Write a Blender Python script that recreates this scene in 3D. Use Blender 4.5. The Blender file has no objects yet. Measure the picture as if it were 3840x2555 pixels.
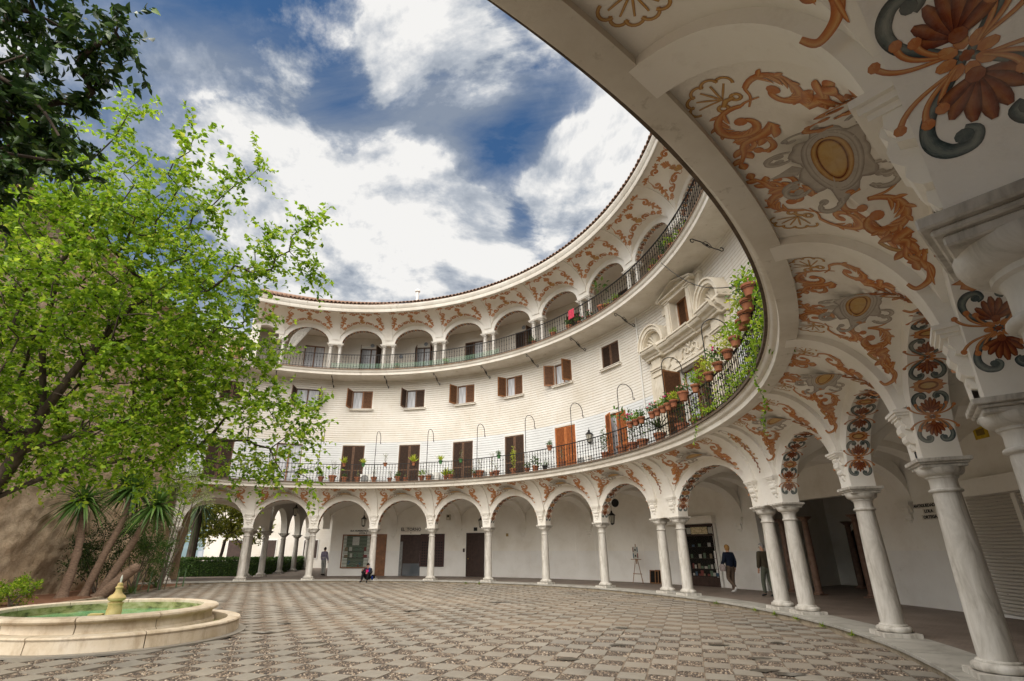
import bpy, bmesh, math, random
import numpy as np
from mathutils import Vector, Matrix

random.seed(7)
RNG = np.random.default_rng(11)
PI = math.pi
SC = bpy.context.scene
COL = SC.collection

# ------------------------------------------------------------------ camera
cam_data = bpy.data.cameras.new("camera")
cam = bpy.data.objects.new("camera", cam_data)
COL.objects.link(cam)
cam.location = (8.0008, -14.1050, 1.5035)
cam.rotation_euler = (math.radians(90 + 19.929), 0, 0)
cam_data.sensor_width = 36
cam_data.lens = 17.234
cam_data.shift_x = 0.01616
cam_data.shift_y = 0.03220
cam_data.clip_start = 0.05
cam_data.clip_end = 3000
SC.camera = cam

# ------------------------------------------------------------------ light
SUN_EL, SUN_AZ = 57.0, -109.0      # azimuth of the sun measured from +X, degrees
sun_d = bpy.data.lights.new("sun", 'SUN')
sun_d.energy = 4.5
sun_d.angle = math.radians(100.0)
sun_d.color = (1.0, 0.925, 0.815)
sun = bpy.data.objects.new("sun", sun_d)
COL.objects.link(sun)
_sd = Vector((math.cos(math.radians(SUN_EL)) * math.cos(math.radians(SUN_AZ)),
              math.cos(math.radians(SUN_EL)) * math.sin(math.radians(SUN_AZ)),
              math.sin(math.radians(SUN_EL))))
sun.rotation_euler = _sd.to_track_quat('Z', 'Y').to_euler()

SC.view_settings.view_transform = 'Standard'
SC.view_settings.look = 'None'
SC.view_settings.exposure = 1.0
SC.view_settings.gamma = 1.0
SC.cycles.use_denoising = True
SC.cycles.max_bounces = 8
SC.cycles.transparent_max_bounces = 8

# ------------------------------------------------------------------ world: sky with clouds
def build_world():
    w = bpy.data.worlds.new("World")
    SC.world = w
    w.use_nodes = True
    nt = w.node_tree
    N, L = nt.nodes, nt.links
    N.clear()
    out = N.new('ShaderNodeOutputWorld')
    sky = N.new('ShaderNodeTexSky')
    sky.sky_type = 'NISHITA'
    sky.sun_disc = False
    sky.sun_elevation = math.radians(SUN_EL)
    sky.sun_rotation = math.radians(90 - SUN_AZ)
    sky.altitude = 30
    sky.air_density = 1.0
    sky.dust_density = 0.4
    sky.ozone_density = 2.2
    skyb = N.new('ShaderNodeBackground')
    skyb.inputs[1].default_value = 0.050
    tint = N.new('ShaderNodeMix'); tint.data_type = 'RGBA'; tint.blend_type = 'MULTIPLY'; tint.inputs[0].default_value = 1.0
    tint.inputs[7].default_value = (0.60, 0.90, 1.08, 1)
    L.new(sky.outputs[0], tint.inputs[6]); L.new(tint.outputs[2], skyb.inputs[0])

    tc = N.new('ShaderNodeTexCoord')

    def math_(op, a, b=None, c=None, clamp=False):
        n = N.new('ShaderNodeMath'); n.operation = op; n.use_clamp = clamp
        for i, v in enumerate((a, b, c)):
            if v is None: continue
            if isinstance(v, (int, float)): n.inputs[i].default_value = v
            else: L.new(v, n.inputs[i])
        return n.outputs[0]

    sep = N.new('ShaderNodeSeparateXYZ'); L.new(tc.outputs['Generated'], sep.inputs[0])
    zz = math_('MAXIMUM', sep.outputs[2], 0.0)
    den = math_('ADD', zz, 0.32)
    cmb = N.new('ShaderNodeCombineXYZ')
    L.new(math_('DIVIDE', sep.outputs[0], den), cmb.inputs[0])
    L.new(math_('DIVIDE', sep.outputs[1], den), cmb.inputs[1])
    cmb.inputs[2].default_value = 0.37

    def noise(scale, detail, rough, dist, off):
        mp = N.new('ShaderNodeMapping')
        mp.inputs['Location'].default_value = off
        L.new(cmb.outputs[0], mp.inputs[0])
        n = N.new('ShaderNodeTexNoise')
        n.inputs['Scale'].default_value = scale
        n.inputs['Detail'].default_value = detail
        n.inputs['Roughness'].default_value = rough
        n.inputs['Distortion'].default_value = dist
        L.new(mp.outputs[0], n.inputs[0])
        return n.outputs[0]

    OFF = (3.1, 1.7, 0)
    big = noise(3.0, 13, 0.60, 0.25, OFF)
    big2 = noise(3.0, 13, 0.60, 0.25, (OFF[0]+.035, OFF[1]-.045, 0))      # the same field a little towards the sun: lights the puffs
    fine = noise(7.5, 10, 0.62, 0.3, (9.3, 4.2, 0))
    mpw = N.new('ShaderNodeMapping'); mpw.inputs['Rotation'].default_value = (0, 0, math.radians(38)); mpw.inputs['Scale'].default_value = (1.0, 2.6, 1)
    L.new(cmb.outputs[0], mpw.inputs[0])
    wn = N.new('ShaderNodeTexNoise'); wn.inputs['Scale'].default_value = 2.1; wn.inputs['Detail'].default_value = 12; wn.inputs['Roughness'].default_value = .62; wn.inputs['Distortion'].default_value = .5
    L.new(mpw.outputs[0], wn.inputs[0])

    # cloud banks and blue gaps of this sky: (direction, width, weight)
    f, pit, u0, v0 = 1838.3, math.radians(19.929), 1858.0, 1401.1
    def dirpx(u, v):
        a, b = (u - u0) / f, -(v - v0) / f
        d = Vector((a, math.cos(pit) - b * math.sin(pit), math.sin(pit) + b * math.cos(pit)))
        return d.normalized()
    blobs = [((1480, 720), .17, .60), ((1300, 980), .20, .50), ((1780, 960), .18, .46), ((1230, 560), .10, .22), ((1650, 800), .12, .35),
             ((2230, 600), .11, .50), ((2330, 450), .10, .45), ((2080, 780), .10, .42), ((760, 420), .15, .04), ((960, 300), .11, -.05), ((620, 250), .10, .02),
             ((1540, 230), .10, .24), ((1400, 100), .09, .20), ((1870, 300), .09, .24), ((1060, 760), .12, .14), ((2080, 120), .08, .22), ((1700, 90), .08, .18), ((850, 640), .10, .10),
             ((800, 60), .09, -.16), ((1020, 120), .06, -.12), ((1230, 270), .07, -.26), ((880, 200), .12, .22), ((1120, 330), .07, .2), ((1310, 430), .07, -.45), ((1560, 440), .06, -.30), ((1860, 600), .065, -.85), ((1780, 520), .05, -.35), ((2030, 320), .06, -.50), ((1960, 820), .04, -.55), ((2170, 380), .045, -.45), ((1960, 460), .05, -.35),
             ((1110, 20), .08, -.22), ((960, 680), .05, -.35), ((1950, 60), .05, -.2), ((2290, 620), .03, -.35)]
    acc = None
    for (px, sg, wt) in blobs:
        d = dirpx(*px)
        dp = N.new('ShaderNodeVectorMath'); dp.operation = 'DOT_PRODUCT'
        nm = N.new('ShaderNodeVectorMath'); nm.operation = 'NORMALIZE'
        L.new(tc.outputs['Generated'], nm.inputs[0])
        L.new(nm.outputs[0], dp.inputs[0]); dp.inputs[1].default_value = d
        e = math_('MULTIPLY', math_('SUBTRACT', dp.outputs['Value'], 1.0), 2.0 / (sg * sg))
        g = math_('POWER', 2.71828, e)
        acc = math_('MULTIPLY_ADD', g, wt, acc if acc is not None else 0.0)
    # haze bank low over the roofs
    low = math_('MULTIPLY', math_('POWER', math_('SUBTRACT', 1.0, zz), 6.0), 0.25)
    m = math_('ADD', math_('MULTIPLY', acc, 0.75), math_('MULTIPLY_ADD', math_('SUBTRACT', big, 0.5), 2.2, 0.355))
    m = math_('ADD', m, low)
    ramp = N.new('ShaderNodeValToRGB')
    ramp.color_ramp.elements[0].position = 0.44; ramp.color_ramp.elements[0].color = (0, 0, 0, 1)
    ramp.color_ramp.elements[1].position = 0.66; ramp.color_ramp.elements[1].color = (1, 1, 1, 1)
    L.new(m, ramp.inputs[0])
    wis = math_('MULTIPLY', math_('MULTIPLY_ADD', math_('ADD', wn.outputs[0], math_('MULTIPLY', acc, 0.30)), 3.2, -1.20, clamp=True), 0.86)
    cov = math_('MAXIMUM', ramp.outputs[0], wis)
    lit = math_('SUBTRACT', big, big2)
    tone = math_('ADD', math_('MULTIPLY_ADD', lit, 5.0, 0.36), math_('MULTIPLY', math_('SUBTRACT', fine, 0.5), 1.25))
    tone = math_('ADD', tone, math_('MULTIPLY', math_('MAXIMUM', acc, 0.0), 0.26))
    tone = math_('ADD', tone, math_('MULTIPLY', math_('SUBTRACT', ramp.outputs[0], 0.6), 0.42), clamp=True)
    cr = N.new('ShaderNodeValToRGB')
    cr.color_ramp.elements[0].position = 0.0; cr.color_ramp.elements[0].color = (0.30, 0.35, 0.43, 1)
    cr.color_ramp.elements[1].position = 0.9; cr.color_ramp.elements[1].color = (0.97, 0.96, 0.94, 1)
    e = cr.color_ramp.elements.new(0.42); e.color = (0.52, 0.56, 0.62, 1)
    L.new(tone, cr.inputs[0])
    clb = N.new('ShaderNodeBackground'); clb.inputs[1].default_value = 0.47
    L.new(cr.outputs[0], clb.inputs[0])
    mix = N.new('ShaderNodeMixShader')
    L.new(cov, mix.inputs[0]); L.new(skyb.outputs[0], mix.inputs[1]); L.new(clb.outputs[0], mix.inputs[2])
    L.new(mix.outputs[0], out.inputs[0])
build_world()

# ------------------------------------------------------------------ helpers
def P3(a, r, z):
    a = math.radians(a)
    return (r * math.cos(a), r * math.sin(a), z)

def mesh(name, V, F, mat=None, smooth=False, uv=None, midx=None):
    me = bpy.data.meshes.new(name)
    if isinstance(V, np.ndarray): V = V.tolist()
    me.from_pydata(V, [], F)
    if mat is not None:
        for m_ in (mat if isinstance(mat, (list, tuple)) else [mat]):
            me.materials.append(m_)
    if midx is not None:
        me.polygons.foreach_set('material_index', midx)
    if uv is not None:                   # per-vertex uv
        ul = me.uv_layers.new(name='UVMap')
        li = np.zeros(len(me.loops), dtype=np.int32)
        me.loops.foreach_get('vertex_index', li)
        ul.data.foreach_set('uv', np.asarray(uv, dtype=np.float32)[li].ravel())
    if smooth:
        me.polygons.foreach_set('use_smooth', [True] * len(me.polygons))
    me.update()
    return me

def ob(name, me, parent=None, loc=None, rz=None, mtx=None, label=None):
    o = bpy.data.objects.new(name, me)
    COL.objects.link(o)
    if parent is not None: o.parent = parent
    if loc is not None: o.location = loc
    if rz is not None: o.rotation_euler = (0, 0, rz)
    if mtx is not None: o.matrix_local = mtx
    if label: o['label'] = label
    return o

def thing(name, label, cat, loc=(0, 0, 0), rz=0, group=None, me=None):
    o = bpy.data.objects.new(name, me)
    COL.objects.link(o)
    o.location = loc; o.rotation_euler = (0, 0, rz)
    o['label'] = label; o['category'] = cat
    if group: o['group'] = group
    return o

def setting(name, me, **k):
    o = ob(name, me, **k)
    o['kind'] = 'structure'
    return o

def at(a, r):      # location + z rotation of a local frame: X to the right seen from the plaza, Y into the wall
    ra = math.radians(a)
    return (r * math.cos(ra), r * math.sin(ra)), ra - PI / 2

class MB:
    """collects shapes into one mesh"""
    def __init__(s): s.V = []; s.F = []; s.M = []; s.U = []
    def add(s, V, F, m=0, U=None):
        n = len(s.V)
        s.V.extend([tuple(v) for v in V]); s.F.extend([tuple(i + n for i in f) for f in F]); s.M.extend([m] * len(F))
        s.U.extend(U if U is not None else [(0.0, 0.0)] * len(V))
        return s
    def box(s, x0, x1, y0, y1, z0, z1, m=0):
        V = [(x0,y0,z0),(x1,y0,z0),(x1,y1,z0),(x0,y1,z0),(x0,y0,z1),(x1,y0,z1),(x1,y1,z1),(x0,y1,z1)]
        return s.add(V, [(0,3,2,1),(4,5,6,7),(0,1,5,4),(1,2,6,5),(2,3,7,6),(3,0,4,7)], m)
    def tube(s, pts, rad, n=8, m=0, cap=True):
        pts = [Vector(p) for p in pts]
        k = len(pts)
        if not hasattr(rad, '__len__'): rad = [rad] * k
        V = []; F = []
        up = None
        for i, p in enumerate(pts):
            t = (pts[min(i+1,k-1)] - pts[max(i-1,0)])
            if t.length < 1e-9: t = Vector((0,0,1))
            t.normalize()
            if up is None:
                up = Vector((0,0,1)) if abs(t.z) < .9 else Vector((1,0,0))
            a = t.cross(up)
            if a.length < 1e-6: a = t.cross(Vector((0,1,0)))
            a.normalize(); b = a.cross(t); up = b
            for j in range(n):
                th = 2*PI*j/n
                V.append(p + (a*math.cos(th) + b*math.sin(th))*rad[i])
        for i in range(k-1):
            for j in range(n):
                j2 = (j+1) % n
                F.append((i*n+j, i*n+j2, (i+1)*n+j2, (i+1)*n+j))
        if cap:
            F.append(tuple(range(n))[::-1]); F.append(tuple(range((k-1)*n, k*n)))
        return s.add(V, F, m)
    def lathe(s, prof, n=24, m=0, cx=0, cy=0, cap=True):
        V = []; F = []; k = len(prof)
        for r, z in prof:
            for j in range(n):
                th = 2*PI*j/n
                V.append((cx + r*math.cos(th), cy + r*math.sin(th), z))
        for i in range(k-1):
            for j in range(n):
                j2 = (j+1) % n
                F.append((i*n+j, i*n+j2, (i+1)*n+j2, (i+1)*n+j))
        if cap:
            F.append(tuple(range(n))[::-1]); F.append(tuple(range((k-1)*n, k*n)))
        return s.add(V, F, m)
    def ball(s, c, r, n=6, m=0, sz=1.0):
        prof = []
        for i in range(n+1):
            t = -PI/2 + PI*i/n
            prof.append((max(r*math.cos(t),1e-4), c[2] + sz*r*math.sin(t)))
        return s.lathe(prof, n+2, m, c[0], c[1])
    def prism(s, poly, x0, x1, m=0):
        """polygon in (y,z) extruded along x"""
        n = len(poly)
        V = [(x0, y, z) for y, z in poly] + [(x1, y, z) for y, z in poly]
        F = [tuple(range(n))[::-1], tuple(range(n, 2*n))] + [(i, (i+1) % n, n+(i+1) % n, n+i) for i in range(n)]
        return s.add(V, F, m)
    def prism_y(s, poly, y0, y1, m=0):
        """polygon in (x,z) extruded along y"""
        n = len(poly)
        V = [(x, y0, z) for x, z in poly] + [(x, y1, z) for x, z in poly]
        F = [tuple(range(n)), tuple(range(n, 2*n))[::-1]] + [(i, n+i, n+(i+1) % n, (i+1) % n) for i in range(n)]
        return s.add(V, F, m)
    def ring(s, prof, a0, a1, step=1.0, m=0, closed=True, ends=True, em=None):
        """profile of (r,z) swept round the plaza's centre"""
        n = max(1, int(math.ceil(abs(a1-a0)/step))); k = len(prof)
        V = []; F = []
        for i in range(n+1):
            a = a0 + (a1-a0)*i/n
            for r, z in prof: V.append(P3(a, r, z))
        kk = k if closed else k-1
        for i in range(n):
            for j in range(kk):
                j2 = (j+1) % k
                F.append((i*k+j, i*k+j2, (i+1)*k+j2, (i+1)*k+j))
        nf = len(F)
        if closed and ends:
            F.append(tuple(range(k))); F.append(tuple(range(n*k, n*k+k))[::-1])
        s.add(V, F, m)
        if em:
            b0 = len(s.M)-len(F)
            for q in range(nf): s.M[b0+q] = em.get(q % kk, m)
        return s
    def mesh(s, name, mat, smooth=False, uv=False):
        return mesh(name, s.V, s.F, mat, smooth, uv=s.U if uv else None, midx=s.M if any(s.M) else None)

def smooth_angle(me, deg=40):
    """smooth shading with sharp edges kept"""
    bm = bmesh.new(); bm.from_mesh(me)
    lim = math.radians(deg)
    for f in bm.faces: f.smooth = True
    for e in bm.edges:
        if len(e.link_faces) == 2:
            if e.calc_face_angle(0) > lim: e.smooth = False
    bm.to_mesh(me); bm.free()
    return me

# ------------------------------------------------------------------ materials
class NT:
    def __init__(s, name):
        s.m = bpy.data.materials.new(name); s.m.use_nodes = True
        s.t = s.m.node_tree; s.b = s.t.nodes['Principled BSDF']; s.out = s.t.nodes['Material Output']
    def n(s, typ, **k):
        x = s.t.nodes.new(typ)
        for a, b in k.items():
            if a.startswith('_'): setattr(x, a[1:], b)
        return x
    def l(s, a, b): s.t.links.new(a, b)
    def coord(s, kind='Object', scale=(1,1,1), loc=(0,0,0)):
        tc = s.n('ShaderNodeTexCoord'); mp = s.n('ShaderNodeMapping')
        mp.inputs['Scale'].default_value = scale; mp.inputs['Location'].default_value = loc
        s.l(tc.outputs[kind], mp.inputs[0]); return mp.outputs[0]
    def gpos(s, scale=(1,1,1)):
        g = s.n('ShaderNodeNewGeometry'); mp = s.n('ShaderNodeMapping'); mp.inputs['Scale'].default_value = scale
        s.l(g.outputs['Position'], mp.inputs[0]); return mp.outputs[0]
    def noise(s, vec, scale, detail=4, rough=.55, dist=0.0):
        x = s.n('ShaderNodeTexNoise'); x.inputs['Scale'].default_value = scale; x.inputs['Detail'].default_value = detail
        x.inputs['Roughness'].default_value = rough; x.inputs['Distortion'].default_value = dist
        s.l(vec, x.inputs[0]); return x.outputs[0]
    def vor(s, vec, scale, feature='F1', out='Distance', rand=1.0):
        x = s.n('ShaderNodeTexVoronoi'); x.feature = feature; x.inputs['Scale'].default_value = scale
        x.inputs['Randomness'].default_value = rand
        s.l(vec, x.inputs[0]); return x.outputs[out]
    def ramp(s, fac, stops, interp='LINEAR'):
        x = s.n('ShaderNodeValToRGB'); cr = x.color_ramp; cr.interpolation = interp
        while len(cr.elements) < len(stops): cr.elements.new(.5)
        for e, (p, c) in zip(cr.elements, stops):
            e.position = p; e.color = (c[0], c[1], c[2], 1) if hasattr(c, '__len__') else (c, c, c, 1)
        s.l(fac, x.inputs[0]); return x.outputs[0]
    def mix(s, fac, a, b, mode='MIX'):
        x = s.n('ShaderNodeMix'); x.data_type = 'RGBA'; x.blend_type = mode
        for i, v in ((0, fac), (6, a), (7, b)):
            if isinstance(v, (int, float)): x.inputs[i].default_value = v
            elif isinstance(v, (tuple, list)): x.inputs[i].default_value = (v[0], v[1], v[2], 1)
            else: s.l(v, x.inputs[i])
        return x.outputs[2]
    def math(s, op, a, b=None, clamp=False):
        x = s.n('ShaderNodeMath'); x.operation = op; x.use_clamp = clamp
        for i, v in enumerate((a, b)):
            if v is None: continue
            if isinstance(v, (int, float)): x.inputs[i].default_value = v
            else: s.l(v, x.inputs[i])
        return x.outputs[0]
    def bump(s, h, strength=.3, dist=.02):
        x = s.n('ShaderNodeBump'); x.inputs['Strength'].default_value = strength; x.inputs['Distance'].default_value = dist
        s.l(h, x.inputs['Height']); s.l(x.outputs[0], s.b.inputs['Normal'])
    def base(s, c): 
        if isinstance(c, (tuple, list)): s.b.inputs['Base Color'].default_value = (c[0], c[1], c[2], 1)
        else: s.l(c, s.b.inputs['Base Color'])
        return s
    def rough(s, r, spec=None):
        if isinstance(r, (int, float)): s.b.inputs['Roughness'].default_value = r
        else: s.l(r, s.b.inputs['Roughness'])
        if spec is not None: s.b.inputs['Specular IOR Level'].default_value = spec
        return s

def mat_mottled(name, c1, c2, scale=1.5, rough=.8, bump=.15, bscale=40, spec=.3, c3=None, gp=True, sc=(1,1,1)):
    t = NT(name)
    v = t.gpos(sc) if gp else t.coord('Object', sc)
    n1 = t.noise(v, scale, 6, .6)
    st = [(.3, c1), (.7, c2)] if c3 is None else [(.25, c1), (.5, c2), (.75, c3)]
    t.base(t.ramp(n1, st)).rough(rough, spec)
    if bump: t.bump(t.noise(v, bscale, 4, .6), bump, .01)
    return t.m

def mat_plain(name, c, rough=.6, spec=.4, metal=0, var=.25, vs=8):
    t = NT(name)
    v = t.coord('Object')
    n1 = t.noise(v, vs, 4, .6)
    t.base(t.ramp(n1, [(.3, tuple(x*(1-var) for x in c)), (.7, tuple(min(1, x*(1+var)) for x in c))])).rough(rough, spec)
    t.b.inputs['Metallic'].default_value = metal
    return t.m

MATS = {}
def M(k): return MATS[k]

def make_mats():
    W1, W2, W3 = (.60, .555, .48), (.72, .68, .61), (.76, .73, .67)
    t = NT('white_plaster'); v = t.gpos()
    n = t.noise(v, .9, 8, .62); n2 = t.noise(v, 7, 6, .7)
    c = t.ramp(n, [(.28, (.72, .675, .59)), (.5, (.81, .775, .705)), (.75, (.84, .815, .755))])
    c = t.mix(t.ramp(n2, [(.55, 0), (.8, .3)]), c, (.56, .50, .42))
    t.base(c).rough(.85, .25); t.bump(t.noise(v, 28, 6, .65), .25, .012); MATS['plaster'] = t.m

    t = NT('white_painted_board'); v = t.gpos()
    n = t.noise(v, .55, 8, .6); ns = t.noise(t.gpos((3, 3, .5)), 2.2, 6, .7)
    c = t.ramp(n, [(.3, (.59, .545, .465)), (.55, (.675, .64, .575)), (.75, (.72, .695, .64))])
    c = t.mix(t.ramp(ns, [(.56, 0), (.78, .5)]), c, (.56, .44, .31))
    t.base(c).rough(.75, .3); t.bump(t.noise(t.gpos((1, 1, 5)), 14, 5, .6), .12, .01); MATS['board'] = t.m

    t = NT('fresh_white_board'); v = t.gpos(); n = t.noise(v, .8, 7, .6)
    t.base(t.ramp(n, [(.3, (.58, .59, .585)), (.6, (.65, .66, .655)), (.8, (.69, .70, .69))])).rough(.7, .3); t.bump(t.noise(t.gpos((1, 1, 5)), 14, 5, .6), .12, .01); MATS['board_fresh'] = t.m
    MATS['joint'] = mat_mottled('board_joint_dirt', (.40, .32, .23), (.50, .43, .34), 3, .9, 0, c3=(.58, .53, .46))
    MATS['joint_fresh'] = mat_mottled('pale_joint', (.42, .42, .40), (.52, .52, .50), 3, .9, 0)
    t = NT('fresh_white_plaster'); v = t.gpos(); n = t.noise(v, .9, 8, .62); n2 = t.noise(v, 5, 8, .7)
    c = t.ramp(n, [(.28, (.70, .675, .625)), (.5, (.78, .76, .72)), (.75, (.82, .805, .77))]); c = t.mix(t.ramp(n2, [(.60, 0), (.78, .45)]), c, (.50, .46, .40))
    t.base(c).rough(.85, .25); t.bump(t.noise(v, 28, 6, .65), .25, .012); MATS['plaster_fresh'] = t.m
    t = NT('grey_marble'); v = t.coord('Object', (1, 1, .22))
    n = t.noise(v, 5.5, 8, .65, .8); n2 = t.noise(t.coord('Object', (1, 1, .5)), 2.0, 5, .6, .5)
    c = t.ramp(n, [(.30, (.22, .20, .17)), (.45, (.50, .47, .415)), (.60, (.66, .63, .575)), (.8, (.73, .705, .66))])
    c = t.mix(t.ramp(n2, [(.45, 0), (.75, .55)]), c, (.43, .39, .335))
    t.base(c).rough(.5, .4); t.bump(t.noise(t.coord('Object'), 30, 4, .6), .08, .01); MATS['marble'] = t.m

    t = NT('cornice_stucco'); v = t.gpos()
    n = t.noise(v, 1.1, 8, .65); ns = t.noise(t.gpos((1.2, 1.2, .35)), 4, 8, .7)
    c = t.ramp(n, [(.3, (.58, .53, .45)), (.6, (.70, .66, .585)), (.8, (.74, .71, .65))])
    c = t.mix(t.ramp(ns, [(.58, 0), (.72, .7)]), c, (.33, .28, .215))
    t.base(c).rough(.85, .25); t.bump(t.noise(v, 16, 7, .7), .3, .015); MATS['cornice'] = t.m

    MATS['brick_edge'] = mat_mottled('slab_edge_brick', (.07, .055, .042), (.17, .125, .09), 6, .9, .5, 30)
    MATS['stone_cream'] = mat_mottled('cream_portal_stone', (.50, .44, .345), (.62, .56, .455), 2.2, .85, .2, 30, c3=(.66, .61, .52))
    MATS['tile'] = mat_mottled('roof_tile_clay', (.10, .07, .05), (.22, .13, .085), 5, .85, .4, 26, c3=(.31, .20, .14))
    MATS['iron'] = mat_plain('wrought_iron', (.018, .017, .016), .55, .4, .3)
    MATS['brown_wood'] = mat_plain('brown_shutter_wood', (.11, .058, .032), .6, .3, 0, .35, 5)
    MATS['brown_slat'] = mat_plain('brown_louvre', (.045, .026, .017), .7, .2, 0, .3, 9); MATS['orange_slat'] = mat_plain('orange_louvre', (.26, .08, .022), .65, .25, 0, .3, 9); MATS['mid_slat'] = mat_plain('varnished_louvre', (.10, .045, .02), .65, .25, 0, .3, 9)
    MATS['mid_wood'] = mat_plain('varnished_wood', (.20, .085, .03), .5, .4, 0, .35, 5)
    MATS['orange_wood'] = mat_plain('orange_shutter_wood', (.40, .13, .035), .55, .35, 0, .3, 5)
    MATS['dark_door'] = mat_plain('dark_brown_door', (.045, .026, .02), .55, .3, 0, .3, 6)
    t = NT('window_glass'); t.base((.10, .115, .13)).rough(.04, .9); MATS['glass'] = t.m
    t = NT('curtain'); v = t.coord('Object', (1, 1, .05)); t.base(t.ramp(t.noise(v, 26, 2, .5), [(.3, (.30, .31, .33)), (.7, (.62, .63, .65))])).rough(.9); MATS['curtain'] = t.m
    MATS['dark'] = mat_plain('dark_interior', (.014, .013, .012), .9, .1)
    MATS['white_metal'] = mat_plain('white_metal', (.66, .65, .61), .45, .4, 0, .08)
    MATS['black'] = mat_plain('black_paint', (.012, .012, .012), .6, .3)
    t = NT('terracotta'); oi = t.n('ShaderNodeObjectInfo'); v = t.coord('Object')
    c = t.ramp(t.noise(v, 9, 5, .6), [(.3, (.26, .10, .05)), (.7, (.42, .18, .09))])
    c = t.mix(t.ramp(oi.outputs['Random'], [(0, 0), (1, .55)]), c, (.22, .075, .045))
    t.base(c).rough(.85, .2); MATS['terracotta'] = t.m
    MATS['green_pot'] = mat_plain('green_plastic', (.05, .16, .05), .5, .4)
    MATS['soil'] = mat_mottled('soil', (.055, .032, .022), (.16, .085, .05), 8, .95, .6, 30)
make_mats()
# ------------------------------------------------------------------ painted ornament (thin paint films laid on curved plaster)
def paint_mats():
    def pm(name, stops, var=.35):
        t = NT(name); tc = t.n('ShaderNodeTexCoord'); sp = t.n('ShaderNodeSeparateXYZ'); t.l(tc.outputs['UV'], sp.inputs[0])
        g = t.gpos()
        n = t.noise(g, 9, 5, .65)
        mp = t.n('ShaderNodeMapping'); mp.inputs['Scale'].default_value = (5, 16, 1); t.l(tc.outputs['UV'], mp.inputs[0]); br = t.noise(mp.outputs[0], 2.2, 4, .6)
        fac = t.math('ADD', sp.outputs[1], t.math('ADD', t.math('MULTIPLY', t.math('SUBTRACT', n, .5), .35), t.math('MULTIPLY', t.math('SUBTRACT', br, .5), .75)))
        c = t.ramp(fac, stops)
        c = t.mix(t.ramp(t.noise(g, 3.0, 6, .7), [(.42, 0), (.75, var)]), c, (.60, .54, .45))
        t.base(c).rough(.85, .2); return t.m
    MATS['p_rust'] = pm('paint_rust_scroll', [(0, (.36, .125, .05)), (.2, (.46, .155, .055)), (.45, (.55, .24, .085)), (.66, (.60, .36, .145)), (.84, (.46, .165, .06)), (1, (.34, .115, .045))])
    MATS['p_ochre'] = pm('paint_ochre', [(0, (.26, .11, .04)), (.25, (.46, .24, .08)), (.55, (.58, .38, .14)), (.8, (.46, .24, .08)), (1, (.24, .10, .04))])
    MATS['p_grey'] = pm('paint_stone_grey', [(0, (.24, .20, .17)), (.3, (.38, .34, .295)), (.6, (.52, .475, .415)), (1, (.30, .255, .215))])
    MATS['p_blue'] = pm('paint_blue_grey', [(0, (.022, .03, .032)), (.3, (.075, .10, .10)), (.6, (.20, .225, .20)), (.85, (.10, .125, .12)), (1, (.025, .032, .034))])
    MATS['p_red'] = pm('paint_dark_red', [(0, (.075, .014, .008)), (.4, (.24, .06, .022)), (.65, (.33, .115, .035)), (1, (.075, .014, .008))])
paint_mats()
PK = ['rust', 'ochre', 'grey', 'blue', 'red']
PMATS = [MATS['p_' + k] for k in PK]

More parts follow.
